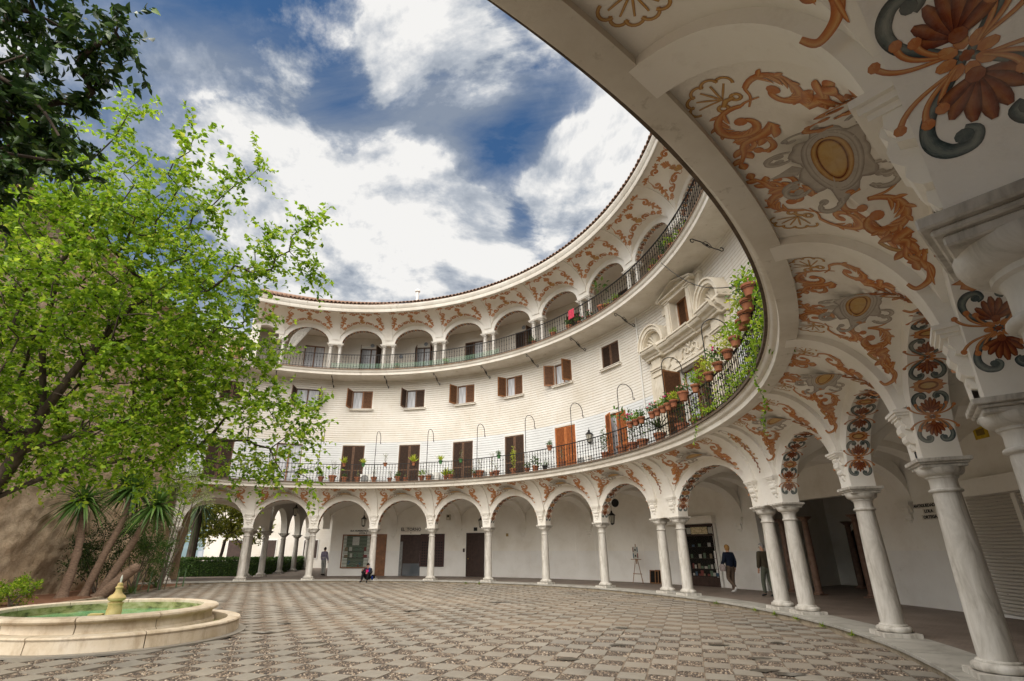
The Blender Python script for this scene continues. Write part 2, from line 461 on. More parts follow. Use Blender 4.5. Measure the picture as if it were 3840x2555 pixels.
class Art:
    def __init__(s): s.items = []
    def stroke(s, pts, w, kind='rust'):
        s.items.append(('s', np.array(pts, float), np.array(w, float), PK.index(kind)))
    def blob(s, pts, kind='rust', v=.5):
        s.items.append(('b', np.array(pts, float), v, PK.index(kind)))
    def ell(s, c, a, b, rot=0, kind='rust', n=18, v=.5):
        t = np.linspace(0, 2*PI, n, endpoint=False); cs, sn = math.cos(rot), math.sin(rot)
        x, y = a*np.cos(t), b*np.sin(t)
        s.blob(np.stack([c[0]+x*cs-y*sn, c[1]+x*sn+y*cs], 1), kind, v)
    def ringline(s, c, a, b, w, rot=0, kind='rust', n=22):
        t = np.linspace(0, 2*PI, n); cs, sn = math.cos(rot), math.sin(rot)
        x, y = a*np.cos(t), b*np.sin(t)
        s.stroke(np.stack([c[0]+x*cs-y*sn, c[1]+x*sn+y*cs], 1), np.full(n, w), kind)
    @staticmethod
    def euler(P, h, L, k0, k1, n=26):
        ds = L/(n-1); x, y = P; out = [(x, y)]
        for i in range(n-1):
            k = k0 + (k1-k0)*((i+.5)/(n-1))
            h += k*ds*.5; x += math.cos(h)*ds; y += math.sin(h)*ds; h += k*ds*.5
            out.append((x, y))
        return np.array(out), h
    def leaf(s, P, h, L, w, curl, kind='rust', n=8, blunt=False):
        pts, _ = s.euler(P, h, L, curl*.3, curl, n)
        t = np.linspace(0, 1, n)
        s.stroke(pts, w*(np.maximum(np.sin(PI*np.clip(t**1.5*.84+.10, 0, 1))**.6, .04) if blunt else np.maximum(np.sin(PI*np.clip(t*.92+.08, 0, 1))**.8, .04)), kind)
    def scroll(s, P, h, L, k0, k1, w, leaves=5, side=1, kind='rust', lk=None, ball=True):
        """acanthus volute: a tapering stroke that winds up, with leaves along its outer side"""
        n = 30
        pts, he = s.euler(P, h, L, k0, k1, n)
        t = np.linspace(0, 1, n)
        s.stroke(pts, w*(.35+.65*np.sin(PI*np.clip(t*.9+.1, 0, 1))**.7), kind)
        d = np.gradient(pts, axis=0); hd = np.arctan2(d[:, 1], d[:, 0])
        for j in range(leaves):
            i = int((.12+.62*j/max(1, leaves-1))*(n-1))
            s.leaf(pts[i], hd[i]+side*.75, L*.17*(1-.35*j/max(1, leaves)), w*.75, -side*7/L*1.2, lk or kind)
            if j % 2 == 0:
                s.leaf(pts[i], hd[i]-side*.55, L*.11, w*.55, side*10/L, lk or kind)
        if ball: s.ell(pts[-1], w*.72, w*.72, 0, kind, 10, .35)
        return pts
    def spray(s, pts, w, nl=6, L=.22, kind='rust'):
        """leafy stem along a polyline"""
        pts = np.array(pts, float)
        # resample (catmull)
        q = []
        for i in range(len(pts)-1):
            p0, p1, p2, p3 = pts[max(i-1,0)], pts[i], pts[i+1], pts[min(i+2,len(pts)-1)]
            for t in np.linspace(0, 1, 8, endpoint=False):
                q.append(.5*((2*p1)+(-p0+p2)*t+(2*p0-5*p1+4*p2-p3)*t*t+(-p0+3*p1-3*p2+p3)*t**3))
        q.append(pts[-1]); q = np.array(q); n = len(q)
        t = np.linspace(0, 1, n)
        s.stroke(q, w*(1-.75*t), kind)
        d = np.gradient(q, axis=0); hd = np.arctan2(d[:, 1], d[:, 0])
        for j in range(nl):
            i = int((.06+.86*j/max(1, nl-1))*(n-1)); sd = 1 if j % 2 else -1
            s.leaf(q[i], hd[i]+sd*.7, L*(1-.5*j/nl), w*.8, -sd*4.5, kind)
    def shell(s, P, h, R, kind='ochre'):
        c = np.array(P)
        for k in range(5):
            a = h+(k-2)*.52
            tip = c+R*.72*np.array([math.cos(a), math.sin(a)])
            s.stroke([c, c+.5*(tip-c), tip], [R*.05, R*.075, R*.06], kind)
            t = np.linspace(-1.5, 1.5, 9)
            ax = np.array([math.cos(a), math.sin(a)]); ay = np.array([-ax[1], ax[0]])
            lob = c+R*.74*ax+np.outer(np.cos(t)*R*.24, ax)+np.outer(np.sin(t)*R*.24, ay)
            s.stroke(lob, np.full(9, R*.10), kind)
        for sd in (-1, 1):
            b = h+PI+sd*.9
            s.ringline(c+R*.38*np.array([math.cos(b), math.sin(b)]), R*.14, R*.14, R*.12, 0, kind, 12)
        s.stroke([c+R*.34*np.array([math.cos(h+PI-.9), math.sin(h+PI-.9)]), c-R*.1*np.array([math.cos(h), math.sin(h)]), c+R*.34*np.array([math.cos(h+PI+.9), math.sin(h+PI+.9)])], [R*.14, R*.2, R*.14], kind)
    def palmette(s, P, h, R, kind='red'):
        for k in range(7):
            a = (k-3)*.40
            s.leaf(P, h+a, R*(1-.09*abs(k-3)), R*.27, -.6*np.sign(k-3)/max(R, .01)*.8, kind, 8, True)
        s.ell(P, R*.16, R*.16, 0, kind, 8)
    def mirror(s, sx=-1):
        b = Art()
        for it in s.items:
            p = it[1].copy(); p[:, 0] *= sx
            b.items.append((it[0], p, it[2], it[3]))
        return b
    def xf(s, dx=0, dy=0, sx=1, sy=1):
        b = Art()
        for it in s.items:
            p = it[1]*np.array([sx, sy])+np.array([dx, dy])
            b.items.append((it[0], p, it[2]*abs(sx) if it[0] == 's' else it[2], it[3]))
        return b
    def __add__(s, o):
        b = Art(); b.items = s.items+o.items; return b
    def mesh(s, name, fmap, off=.002):
        """fmap: Nx2 array -> (Nx3 points, Nx3 unit normals toward the viewer)"""
        V, F, U, MI = [], [], [], []; base = 0
        for q, it in enumerate(s.items):
            o = off+.0006*(q % 8)
            if it[0] == 's':
                p, w = it[1], it[2]; n = len(p)
                d = np.gradient(p, axis=0); d /= np.linalg.norm(d, axis=1)[:, None]+1e-9
                nn = np.stack([-d[:, 1], d[:, 0]], 1)
                cols = [p+nn*(w/2*c)[:, None] for c in (-1, 0, 1)]
                al = np.arange(n)*.05
                for c, v in zip(cols, (0.02, .5, .98)):
                    x, nr = fmap(c); V.append(x+nr*o); U.append(np.stack([al, np.full(n, v)], 1))
                for j in range(2):
                    for i in range(n-1):
                        a = base+j*n+i; F.append((a, a+1, a+n+1, a+n)); MI.append(it[3])
                base += 3*n
            else:
                p = it[1]; n = len(p); c = p.mean(0, keepdims=True); ks = (.25, .5, .72, .88, 1.0)
                pp = np.concatenate([c]+[c+(p-c)*k for k in ks]); x, nr = fmap(pp); V.append(x+nr*o)
                vv = [it[2]]*4+[.04]
                U.append(np.stack([np.concatenate([[0]]+[np.arange(n)*.03]*5), np.concatenate([[it[2]]]+[np.full(n, q_) for q_ in vv])], 1))
                for i in range(n):
                    i2 = (i+1) % n
                    F.append((base, base+1+i, base+1+i2)); MI.append(it[3])
                    for r_ in range(4):
                        a_, b_ = base+1+r_*n, base+1+(r_+1)*n
                        F.append((a_+i, b_+i, b_+i2, a_+i2)); MI.append(it[3])
                base += 5*n+1
        return mesh(name, np.concatenate(V), F, PMATS, True, uv=np.concatenate(U), midx=MI)

def cat(pts, k=7):
    pts = np.array(pts, float); q = []
    for i in range(len(pts)-1):
        p0, p1, p2, p3 = pts[max(i-1,0)], pts[i], pts[i+1], pts[min(i+2,len(pts)-1)]
        for t in np.linspace(0, 1, k, endpoint=False):
            q.append(.5*((2*p1)+(-p0+p2)*t+(2*p0-5*p1+4*p2-p3)*t*t+(-p0+3*p1-3*p2+p3)*t**3))
    q.append(pts[-1]); return np.array(q)

def volute(A, c, R, a0, turn, w, kind='rust', fronds=9, tail=None):
    """fat spiral round c: starts at radius R, angle a0, winds in by `turn` (sign gives the sense)"""
    n = 34; t = np.linspace(0, 1, n); th = a0+turn*t; r = R*(1-.80*t**.85)
    pts = np.stack([c[0]+r*np.cos(th), c[1]+r*np.sin(th)], 1)
    wd = .8*w*(.25+.75*np.sin(PI*np.clip(.12+.80*t, 0, 1))**.8)
    if tail is not None:
        tp = cat(list(tail)+[pts[0], pts[2]], 6)[:-6]
        A.stroke(np.concatenate([tp, pts]), np.concatenate([np.linspace(.15, .32, len(tp))*w, wd]), kind)
    else: A.stroke(pts, wd, kind)
    A.ell(pts[-1], w*.55, w*.55, 0, kind, 10, .3)
    sg = 1 if turn > 0 else -1
    for j in range(fronds):                      # fronds curling inside the turn
        i = int((.10+.42*j/max(1, fronds-1))*(n-1)); h = th[i]+sg*PI/2
        A.leaf(pts[i], h+sg*.85, R*.62*(1-.4*j/fronds), w*.36, sg*3.2/R*.6, kind, 8)
    for j in range(6):                           # and a few outside
        i = int((.14+.09*j)*(n-1)); h = th[i]+sg*PI/2
        A.leaf(pts[i], h-sg*.70, R*(.40-.03*j), w*.42, sg*2.6/R*.5, kind, 7)

def art_cove_corner():
    """right half of a ground-floor cove: X to the rib (1.36), Y down from the crease"""
    A = Art()
    A.shell((1.03, .36), -.55, .27)
    # volute and leafage running along the crease
    volute(A, (.66, .37), .25, .3, -6.6, .098, tail=[(.96, .62), (.93, .50)])
    A.spray([(.60, .60), (.47, .46), (.40, .28), (.25, .22), (.10, .13)], .105, 9, .2)
    A.scroll((.44, .44), 2.4, .34, 3, 17, .06, 2, -1)
    A.scroll((.30, .24), 1.6, .30, -6, -20, .05, 2, 1)
    # volute and leafage running down beside the rib
    volute(A, (1.00, .80), .25, -1.2, 6.6, .098, tail=[(.86, .50), (.98, .56)])
    A.spray([(.84, .92), (.98, 1.12), (1.10, 1.20), (1.08, 1.38), (1.20, 1.52), (1.20, 1.68), (1.30, 1.84)], .115, 13, .24)
    A.scroll((1.05, 1.16), 2.9, .40, 4, 18, .06, 3, -1)
    A.scroll((1.14, 1.44), 2.7, .34, 5, 19, .05, 2, -1)
    return A+A.mirror()

def art_lunette():
    """whole lunette: s along the arc from the crown, D from the wall towards the plaza"""
    A = Art()
    t = np.linspace(0, 2*PI, 48, endpoint=False)
    rr = 1+.12*np.cos(6*t+.3)+.08*np.sin(11*t+.6)
    A.blob(np.stack([.56*rr*np.cos(t), .50+.27*rr*np.sin(t)], 1), 'grey', .52)
    A.ringline((0, .50), .46, .185, .045, 0, 'grey', 34)
    A.ell((0, .50), .37, .135, 0, 'red', 28, .15)
    A.ringline((0, .50), .34, .118, .042, 0, 'ochre', 30)
    A.ell((0, .50), .30, .09, 0, 'ochre', 26, .55)
    A.blob([(-.09, .78), (-.03, .90), (0, 1.02), (.03, .90), (.09, .78), (0, .72)], 'grey', .4)
    H = Art()
    for (P, h, k) in (((.20, .76), 2.0, -1), ((.34, .74), .8, 1), ((.50, .32), -.5, -1), ((.26, .25), -1.6, 1), ((.56, .54), .1, 1)):
        H.scroll(P, h, .36, k*5, k*19, .055, 2, k, 'grey')
    volute(H, (.92, .33), .26, PI*.95, 6.2, .105, fronds=7, tail=[(.50, .14), (.58, .16), (.64, .24)])
    H.scroll((.52, .40), 1.5, .42, -4, -13, .06, 3, 1)
    H.spray([(1.10, .14), (1.18, .26), (1.22, .18), (1.36, .22), (1.46, .14)], .09, 8, .18)
    H.stroke(cat([(1.16, .38), (1.26, .30), (1.34, .16), (1.36, .06)]), np.linspace(.03, .05, 22), 'ochre')
    H.stroke(cat([(1.40, .20), (1.52, .08), (1.64, .10), (1.70, .20), (1.64, .26)]), np.linspace(.08, .03, 29), 'rust')
    return A+H+H.mirror()

def art_festoon():
    """fruit garland hanging between a pair of ribs: x across, y down the cove"""
    A = Art(); r = random.Random(3)
    for sx in (-1, 1):
        A.stroke([(0, .25), (.1*sx, .42), (.05*sx, .62)], [.02, .03, .02], 'grey')
        A.leaf((0, .24), .3 if sx > 0 else PI-.3, .2, .06, 3*sx, 'grey')
    A.ell((0, .24), .05, .05, 0, 'grey', 8)
    for i in range(46):
        t = r.random(); y = .55+t*.95; w = .17*math.sin(PI*min(1, .15+t*.9))
        A.ell((r.uniform(-w, w), y), .045, .045, 0, r.choice(['rust', 'ochre', 'red', 'rust']), 8, r.choice([.4, .55, .65]))
    for i in range(22):
        t = r.random(); y = .5+t*1.05
        A.leaf((r.uniform(-.1, .1), y), r.uniform(0, PI), .17, .05, r.uniform(-4, 4), r.choice(['rust', 'ochre', 'grey']))
    A.spray([(0, 1.45), (.02, 1.7), (0, 1.95)], .06, 6, .14, 'red')
    return A

def art_intrados(L, hw):
    """painted band under an arch: x along the arc from -L/2 to L/2, y across -hw..hw"""
    A = Art(); k = hw/.27
    def motif(c):
        B = Art()
        for sx in (-1, 1):
            for sy in (-1, 1):
                q = cat([(.01*sx, .015*sy), (.08*sx, .085*sy), (.17*sx, .165*sy), (.265*sx, .185*sy), (.335*sx, .145*sy), (.345*sx, .08*sy), (.30*sx, .055*sy), (.275*sx, .085*sy)], 6)
                B.stroke(q, np.concatenate([np.linspace(.03, .062, 22), np.linspace(.062, .04, len(q)-22)]), 'blue')
                B.ell((.30*sx, .09*sy), .03, .03, 0, 'blue', 10, .3)
                for a, l in ((1.30, .26), (1.05, .22), (.80, .15)):
                    q2, _ = Art.euler((.03*sx, .04*sy), math.atan2(math.sin(a)*sy, math.cos(a)*sx), l, sx*sy*1.5, -sx*sy*(13 if a < 1.2 else 9), 12)
                    B.stroke(q2, np.linspace(.012, .026, 12), 'rust'); B.ell(q2[-1], .024, .024, 0, 'rust', 8, .35)
            B.palmette((.09*sx, 0), 0 if sx > 0 else PI, .20, 'red')
        for a in range(8):
            B.ell((.062*math.cos(a*PI/4), .062*math.sin(a*PI/4)), .034, .024, a*PI/4, 'rust', 8, .4)
        B.ell((0, 0), .024, .024, 0, 'red', 8)
        return B.xf(c, 0, k*.98, k)
    def cart(c):
        B = Art()
        t = np.linspace(0, 2*PI, 24, endpoint=False); rr = 1+.18*np.cos(4*t)**2+.10*np.cos(12*t)
        B.blob(np.stack([.10*rr*np.cos(t), .17*rr*np.sin(t)], 1), 'rust', .45)
        B.ringline((0, 0), .055, .105, .022, 0, 'red', 18)
        B.ell((0, 0), .045, .09, 0, 'ochre', 14, .6)
        return B.xf(c, 0, k, k)
    pitch = .95*k
    n = max(1, int(round((L-.3)/pitch)))
    pitch = (L-.12)/n
    for i in range(n):
        A = A+motif(-L/2+.06+pitch*(i+.5))
        if i < n-1: A = A+cart(-L/2+.06+pitch*(i+1))
    return A

def art_upper():
    """loggia cove: X across, Y down from the eave crease"""
    A = Art()
    A.spray([(0, 1.42), (0, 1.1), (0, .75), (0, .5)], .11, 9, .26, 'rust')
    A.blob([(-.14, 1.08), (.14, 1.08), (.17, 1.2), (.08, 1.36), (-.08, 1.36), (-.17, 1.2)], 'ochre', .5)
    A.palmette((0, .72), -PI/2, .28, 'rust'); A.palmette((0, 1.02), -PI/2, .2, 'ochre')
    H = Art()
    volute(H, (.42, 1.30), .22, PI*.9, 6.2, .14, fronds=7, tail=[(.06, 1.42), (.14, 1.50), (.22, 1.46)])
    volute(H, (.80, 1.36), .17, PI*1.1, -6.2, .12, fronds=6, tail=[(.50, 1.10), (.58, 1.12), (.66, 1.20)])
    H.spray([(.92, 1.50), (1.02, 1.56), (1.12, 1.60)], .09, 5, .2)
    volute(H, (.46, .40), .19, .2, -6.0, .12, fronds=6, tail=[(.86, .30), (.76, .24), (.68, .28)])
    H.spray([(.30, .36), (.20, .26), (.10, .28)], .09, 5, .18)
    volute(H, (1.00, .78), .19, -1.0, 6.0, .12, fronds=6, tail=[(.88, .30), (1.0, .36), (1.06, .52)])
    H.spray([(.84, .26), (1.02, .22), (1.16, .30)], .10, 5, .2)
    H.spray([(.96, .98), (1.10, 1.06), (1.08, 1.22), (1.2, 1.34), (1.22, 1.5)], .11, 9, .24)
    return A+H+H.mirror()
# ------------------------------------------------------------------ the round building
DB, AX, PR, WC = 12.5648, 11.505, 3.982, 8.382
COLS = [AX+WC+PR+DB*(8-i) for i in range(9)] + [AX+WC, AX-WC] + [AX-WC-PR-DB*j for j in range(7)]
RI, RO, RB = 15.77, 16.21, 20.4
ZC = 2.80
R90 = PI/2

BLD = thing('arcaded_building', 'curved white three-storey building with painted arcades round the plaza', 'building')

def radial(th, r, z):              # frame of a bay whose centre lies on +Y; th in radians, positive to the right
    return (r*math.sin(th), r*math.cos(th), z)

class Bay:
    def __init__(s, half, a, b, la, lb, zc=ZC, ri=RI, ro=RO, ztop=5.02, rcr=14.46, zs=3.25, zcr=4.94, zbot=2.742, slope=.07, ribh=.20):
        s.H = math.radians(half); s.a, s.b, s.la, s.lb, s.zc, s.ri, s.ro, s.ztop = a, b, la, lb, zc, ri, ro, ztop
        s.rcr, s.zs, s.zcr, s.zbot, s.slope, s.ribh = rcr, zs, zcr, zbot, slope, ribh
        ph = np.linspace(0, PI/2, 200); r, z = s.cove(ph)
        L = np.concatenate([[0], np.cumsum(np.hypot(np.diff(r), np.diff(z)))])
        s.L = L[-1]; s.tab = (L[-1]-L)[::-1], ph[::-1]
    def cove(s, ph): return s.rcr+(s.ri-s.rcr)*np.cos(ph), s.zs+(s.zcr-s.zs)*np.sin(ph)
    def zl(s, th, r):
        X = np.asarray(th)*16
        return s.zc+s.lb*np.sqrt(np.maximum(1-(X/s.la)**2, 1e-4))*(1+s.slope*(s.ri-r))
    def wall_mesh(s, n=44):
        A = s.a/16
        ths = sorted(set([-s.H, s.H]+[A*math.sin(t) for t in np.linspace(-PI/2, PI/2, n)]))
        V, F, M_ = [], [], []
        for th in ths:
            q = 1-(th/A)**2
            zb = s.zbot if abs(th) >= A-1e-6 else max(s.zbot, s.zc+s.b*math.sqrt(max(q, 0)))
            V += [radial(th, s.ri, zb), radial(th, s.ri, s.ztop), radial(th, s.ro, s.ztop), radial(th, s.ro, zb)]
        for i in range(len(ths)-1):
            o, p = 4*i, 4*i+4
            F += [(o, p, p+1, o+1), (o+2, p+2, p+3, o+3), (o+3, p+3, p, o)]
        me = mesh('arch_wall', V, F, MATS['plaster'])
        return smooth_angle(me, 30)
    def vault_mesh(s, n=57, n1=9, n2=16):
        ths = np.linspace(-s.H, s.H, n); V = []; K = n1+n2
        for th in ths:
            lo, hi = 0., PI/2
            for _ in range(40):
                m = (lo+hi)/2; r, z = s.cove(m)
                if z < s.zl(th, r): lo = m
                else: hi = m
            pg = (lo+hi)/2; rg, _ = s.cove(pg)
            for j in range(n1):
                r = s.ri+(rg-s.ri)*j/(n1-1); V.append(radial(th, r, max(float(s.zl(th, r)), s.zs)))
            for j in range(n2):
                ph = pg+(PI/2-pg)*(j+1)/n2; r, z = s.cove(ph); V.append(radial(th, r, z))
        F = [(i*K+j, i*K+j+1, (i+1)*K+j+1, (i+1)*K+j) for i in range(n-1) for j in range(K-1)]
        # riser down to the cornice soffit
        for th in ths: V.append(radial(th, s.rcr, s.zcr-.078))
        o = n*K
        F += [(i*K+K-1, o+i, o+i+1, (i+1)*K+K-1) for i in range(n-1)]
        me = mesh('vault', V, F, MATS['plaster'])
        return smooth_angle(me, 26)
    def _nrm(s, f, p):
        e = .004
        a = f(p); du = f(p+np.array([e, 0]))-a; dv = f(p+np.array([0, e]))-a
        n = np.cross(du, dv); n /= np.linalg.norm(n, axis=1)[:, None]+1e-12
        rad = a*np.array([1, 1, 0]); rad /= np.linalg.norm(rad, axis=1)[:, None]
        sg = np.sign((n*(-rad-np.array([0, 0, 1.2]))).sum(1)); n *= np.where(sg == 0, 1, sg)[:, None]
        return a, n
    def cove_map(s, p):
        def f(p):
            ph = np.interp(p[:, 1], *s.tab); r, z = s.cove(ph); th = p[:, 0]/(s.rcr+.54)
            z = np.maximum(z, s.zl(th, r)); return np.stack([r*np.sin(th), r*np.cos(th), z], 1)
        return s._nrm(f, p)
    def lun_map(s, p):
        def f(p):
            al = np.clip(p[:, 0]/s.la, -1.45, 1.45); r = s.ri-p[:, 1]; X = s.la*np.sin(al); th = X/16
            z = s.zl(th, r); return np.stack([r*np.sin(th), r*np.cos(th), z], 1)
        return s._nrm(f, p)
    def intr_map(s, p):
        def f(p):
            al = p[:, 0]/((s.a+s.b)/2); th = s.a*np.sin(al)/16; z = s.zc+s.b*np.cos(al)
            r = (s.ri+s.ro)/2+p[:, 1]; return np.stack([r*np.sin(th), r*np.cos(th), z], 1)
        a, n = s._nrm(f, p)
        c = np.array([0, (s.ri+s.ro)/2, s.zc])
        sg = np.sign((n*(c-a)).sum(1)); return a, n*sg[:, None]
    def rib_mesh(s, w=.40, z0=3.48, drop=.085, n=22):
        """raised band following the cove, centred on a column"""
        ph0 = math.asin(max(0, min(.99, (z0-s.zs)/(s.zcr-s.zs))))
        V = []
        for i in range(n):
            ph = ph0+(PI/2-ph0)*i/(n-1)
            r = s.rcr+(s.ri-drop-s.rcr)*math.cos(ph); z = s.zs+(s.zcr-drop-s.zs)*math.sin(ph)
            r2, z2 = s.cove(ph); h = w/2
            for th, rr, zz in ((-h/16, r2+.06*math.cos(ph), z2+.06), (-h/16, r, z), (h/16, r, z), (h/16, r2+.06*math.cos(ph), z2+.06)):
                V.append(radial(th, rr, zz))
        F = [(i*4+j, i*4+j+1, i*4+j+5, i*4+j+4) for i in range(n-1) for j in range(3)]
        F.append((0, 1, 2, 3))
        return smooth_angle(mesh('rib', V, F, MATS['plaster']), 35)

std = Bay(DB/2, 1.51, 1.51, 1.80, 1.80)
cen = Bay(WC, 2.09, 1.51, 2.42, 1.80)
par = Bay(PR/2, .01, .01, .5, .02)      # flat strip between twin columns
upp = Bay(DB/2, 1.335, 1.06, 1.62, 1.34, zc=14.34, ri=15.82, ro=16.18, ztop=16.3, rcr=14.12, zs=14.62, zcr=15.97, zbot=14.32, slope=.10)

def column_meshes(h=2.742, r0=.192, r1=.158, k=1.0):
    """base at z=0, total height h incl. abacus"""
    b = MB()
    b.box(-.31*k, .31*k, -.31*k, .31*k, 0, .075*k)
    m1 = b.mesh('plinth', MATS['marble'])
    t = MB()
    pr = [(.27*k, .075*k)]
    for i in range(9):
        a = -PI/2+PI*i/8; pr.append((.245*k+.04*k*math.cos(a), .125*k+.05*k*math.sin(a)))
    pr += [(.225*k, .18*k), (.225*k, .20*k), (r0*1.06, .215*k)]
    t.lathe(pr, 32); m2 = smooth_angle(t.mesh('base_torus', MATS['marble']), 35)
    sh = MB(); zt = h-.46*k; prof = []
    for i in range(12):
        u = i/11; prof.append((r0+(r1-r0)*u**1.6+.006*math.sin(PI*u), .21*k+(zt-.21*k)*u))
    sh.lathe(prof, 32); m3 = smooth_angle(sh.mesh('shaft', MATS['marble']), 35)
    c = MB(); q = [(r1, zt-.01)]
    for i in range(7):
        a = -PI/2+PI*i/6; q.append((r1+.008*k+.028*k*math.cos(a), zt+.025*k+.025*k*math.sin(a)))
    q += [(r1+.004*k, zt+.06*k), (r1, zt+.16*k), (r1+.012*k, zt+.19*k), (r1+.03*k, zt+.20*k), (r1+.03*k, zt+.225*k)]
    for i in range(7):
        a = PI/2*i/6; q.append((r1+.03*k+.085*k*math.sin(a), zt+.325*k-.1*k*math.cos(a)))
    q += [(r1+.115*k, zt+.335*k)]
    c.lathe(q, 32); m4 = smooth_angle(c.mesh('capital', MATS['marble']), 35)
    ab = MB(); z0 = zt+.33*k
    for s_, za, zb in ((.255*k, z0, z0+.045*k), (.28*k, z0+.045*k, z0+.075*k), (.31*k, z0+.075*k, h)):
        ab.box(-s_, s_, -s_, s_, za, zb)
    m5 = ab.mesh('abacus', MATS['marble'])
    bm = bmesh.new(); bm.from_mesh(m5); bmesh.ops.bevel(bm, geom=bm.edges[:], offset=.008*k, segments=1, affect='EDGES'); bm.to_mesh(m5); bm.free()
    return [('plinth', m1), ('base', m2), ('shaft', m3), ('capital', m4), ('abacus', m5)]

def corbel_mesh():
    b = MB()
    for w, d, z0, z1 in ((.25, .17, 3.44, 3.485), (.225, .15, 3.40, 3.44), (.20, .125, 3.365, 3.40)):
        b.box(-w, w, -d, .02, z0, z1)
    prof = [(.02, 3.365), (-.10, 3.365), (-.115, 3.32), (-.09, 3.27), (-.11, 3.22), (-.105, 3.16), (-.065, 3.11), (-.075, 3.06), (-.06, 3.02), (-.03, 2.99), (.02, 2.98)]
    b.prism(prof, -.12, .12)
    prof2 = [(.02, 3.365), (-.075, 3.365), (-.085, 3.30), (-.05, 3.24), (-.06, 3.20), (.02, 3.17)]
    b.prism(prof2, -.19, -.121); b.prism(prof2, .121, .19)
    prof3 = [(.02, 3.0), (-.035, 2.99), (-.04, 2.94), (-.015, 2.89), (.02, 2.88)]
    b.prism(prof3, -.05, .05)
    return b.mesh('corbel', MATS['plaster'])

def passage_vault_mesh(half, la):
    H = math.radians(half); n, k = 25, 17; V = []
    for i in range(n):
        th = -H+2*H*i/(n-1)
        for j in range(k):
            r = RO+(RB-RO)*j/(k-1); u = (r-(RO+RB)/2)/((RB-RO)/2+.12); t = th/(H*1.06)
            z = max(2.9+1.62*math.sqrt(max(1-u*u, 0)), 2.9+1.62*math.sqrt(max(1-t*t, 0)))
            V.append(radial(th, r, z))
    F = [(i*k+j, i*k+j+1, (i+1)*k+j+1, (i+1)*k+j) for i in range(n-1) for j in range(k-1)]
    return smooth_angle(mesh('passage_vault', V, F, MATS['plaster']), 28)

def transverse_mesh(w=.40):
    n = 25; V = []
    c, hw = (RO+RB)/2, (RB-RO)/2
    for i in range(n):
        al = PI*i/(n-1); r = c-hw*math.cos(al); z = 2.9+1.42*math.sin(al)
        for th, dz in ((-w/2/c, .5), (-w/2/c, 0), (w/2/c, 0), (w/2/c, .5)): V.append(radial(th, r, z+dz))
    F = [(i*4+j, i*4+j+1, i*4+j+5, i*4+j+4) for i in range(n-1) for j in range(3)]
    return smooth_angle(mesh('transverse_arch', V, F, MATS['plaster']), 30)

def lintel_mesh():
    b = MB(); b.box(-.30, .30, RO-.3, RO+.12, 2.742, 3.0); return b.mesh('pier_block', MATS['plaster'])

# --- ground arcade
colm = column_meshes()
corb = corbel_mesh(); ribm = std.rib_mesh(); trm = transverse_mesh()
W = {'std': std.wall_mesh(), 'cen': cen.wall_mesh(), 'par': par.wall_mesh(8)}
VV = {'std': std.vault_mesh(), 'cen': cen.vault_mesh(71), 'par': par.vault_mesh(9)}
PV = {'std': passage_vault_mesh(DB/2, 0), 'cen': passage_vault_mesh(WC, 0), 'par': passage_vault_mesh(PR/2, 0)}
aL = PI*1.51
ART = {'cove': art_cove_corner().mesh('painted_scrolls', std.cove_map), 'lun': art_lunette().mesh('painted_cartouche', std.lun_map),
       'intr': art_intrados(aL, .27).mesh('painted_arch_band', std.intr_map),
       'ccove': art_cove_corner().xf(0, 0, 1.36, 1).mesh('painted_scrolls', cen.cove_map), 'clun': art_lunette().xf(0, 0, 1.3, 1).mesh('painted_cartouche', cen.lun_map),
       'cintr': art_intrados(PI*1.8, .27).mesh('painted_arch_band', cen.intr_map),
       'fest': art_festoon().mesh('painted_festoon', par.cove_map)}

NEAR = {13: .02, 14: .06, 15: .10, 16: .10, 17: .10}       # the ring opens out a little towards its end
def bay_at(a, kind, push=0):
    rz = math.radians(a)-R90
    w = ob('arch_bay', W[kind], BLD, rz=rz, loc=P3(a, push, 0))
    ob('vault', VV[kind], w)
    if kind != 'par':
        p = 'c' if kind == 'cen' else ''
        ob('painted_scrolls', ART[p+'cove'], w); ob('painted_cartouche', ART[p+'lun'], w); ob('painted_arch_band', ART[p+'intr'], w)
    else:
        ob('painted_festoon', ART['fest'], w)
    ob('passage_vault', PV[kind], w)
    return w

for i in range(len(COLS)-1):
    a = (COLS[i]+COLS[i+1])/2
    kind = 'par' if i in (8, 10) else 'cen' if i == 9 else 'std'
    bay_at(a, kind, NEAR.get(i, 0))
for i, a in enumerate(COLS):
    pu = {14: .04, 15: .09, 16: .10, 17: .1}.get(i, 0)
    (x, y), rz = at(a, 16.0+pu)
    c = ob('column', colm[2][1], BLD, loc=(x, y, 0), rz=rz)
    for nm, me in colm:
        if nm != 'shaft': ob(nm, me, c)
    r_ = ob('rib', ribm, BLD, rz=math.radians(a)-R90, loc=P3(a, pu, 0))
    ob('corbel', corb, r_, loc=(0, RI, 0))
    t_ = ob('transverse_arch', trm, BLD, rz=math.radians(a)-R90)
    if a < 98: ob('corbel', corb, t_, mtx=Matrix.Translation((0, RB, -.6)))

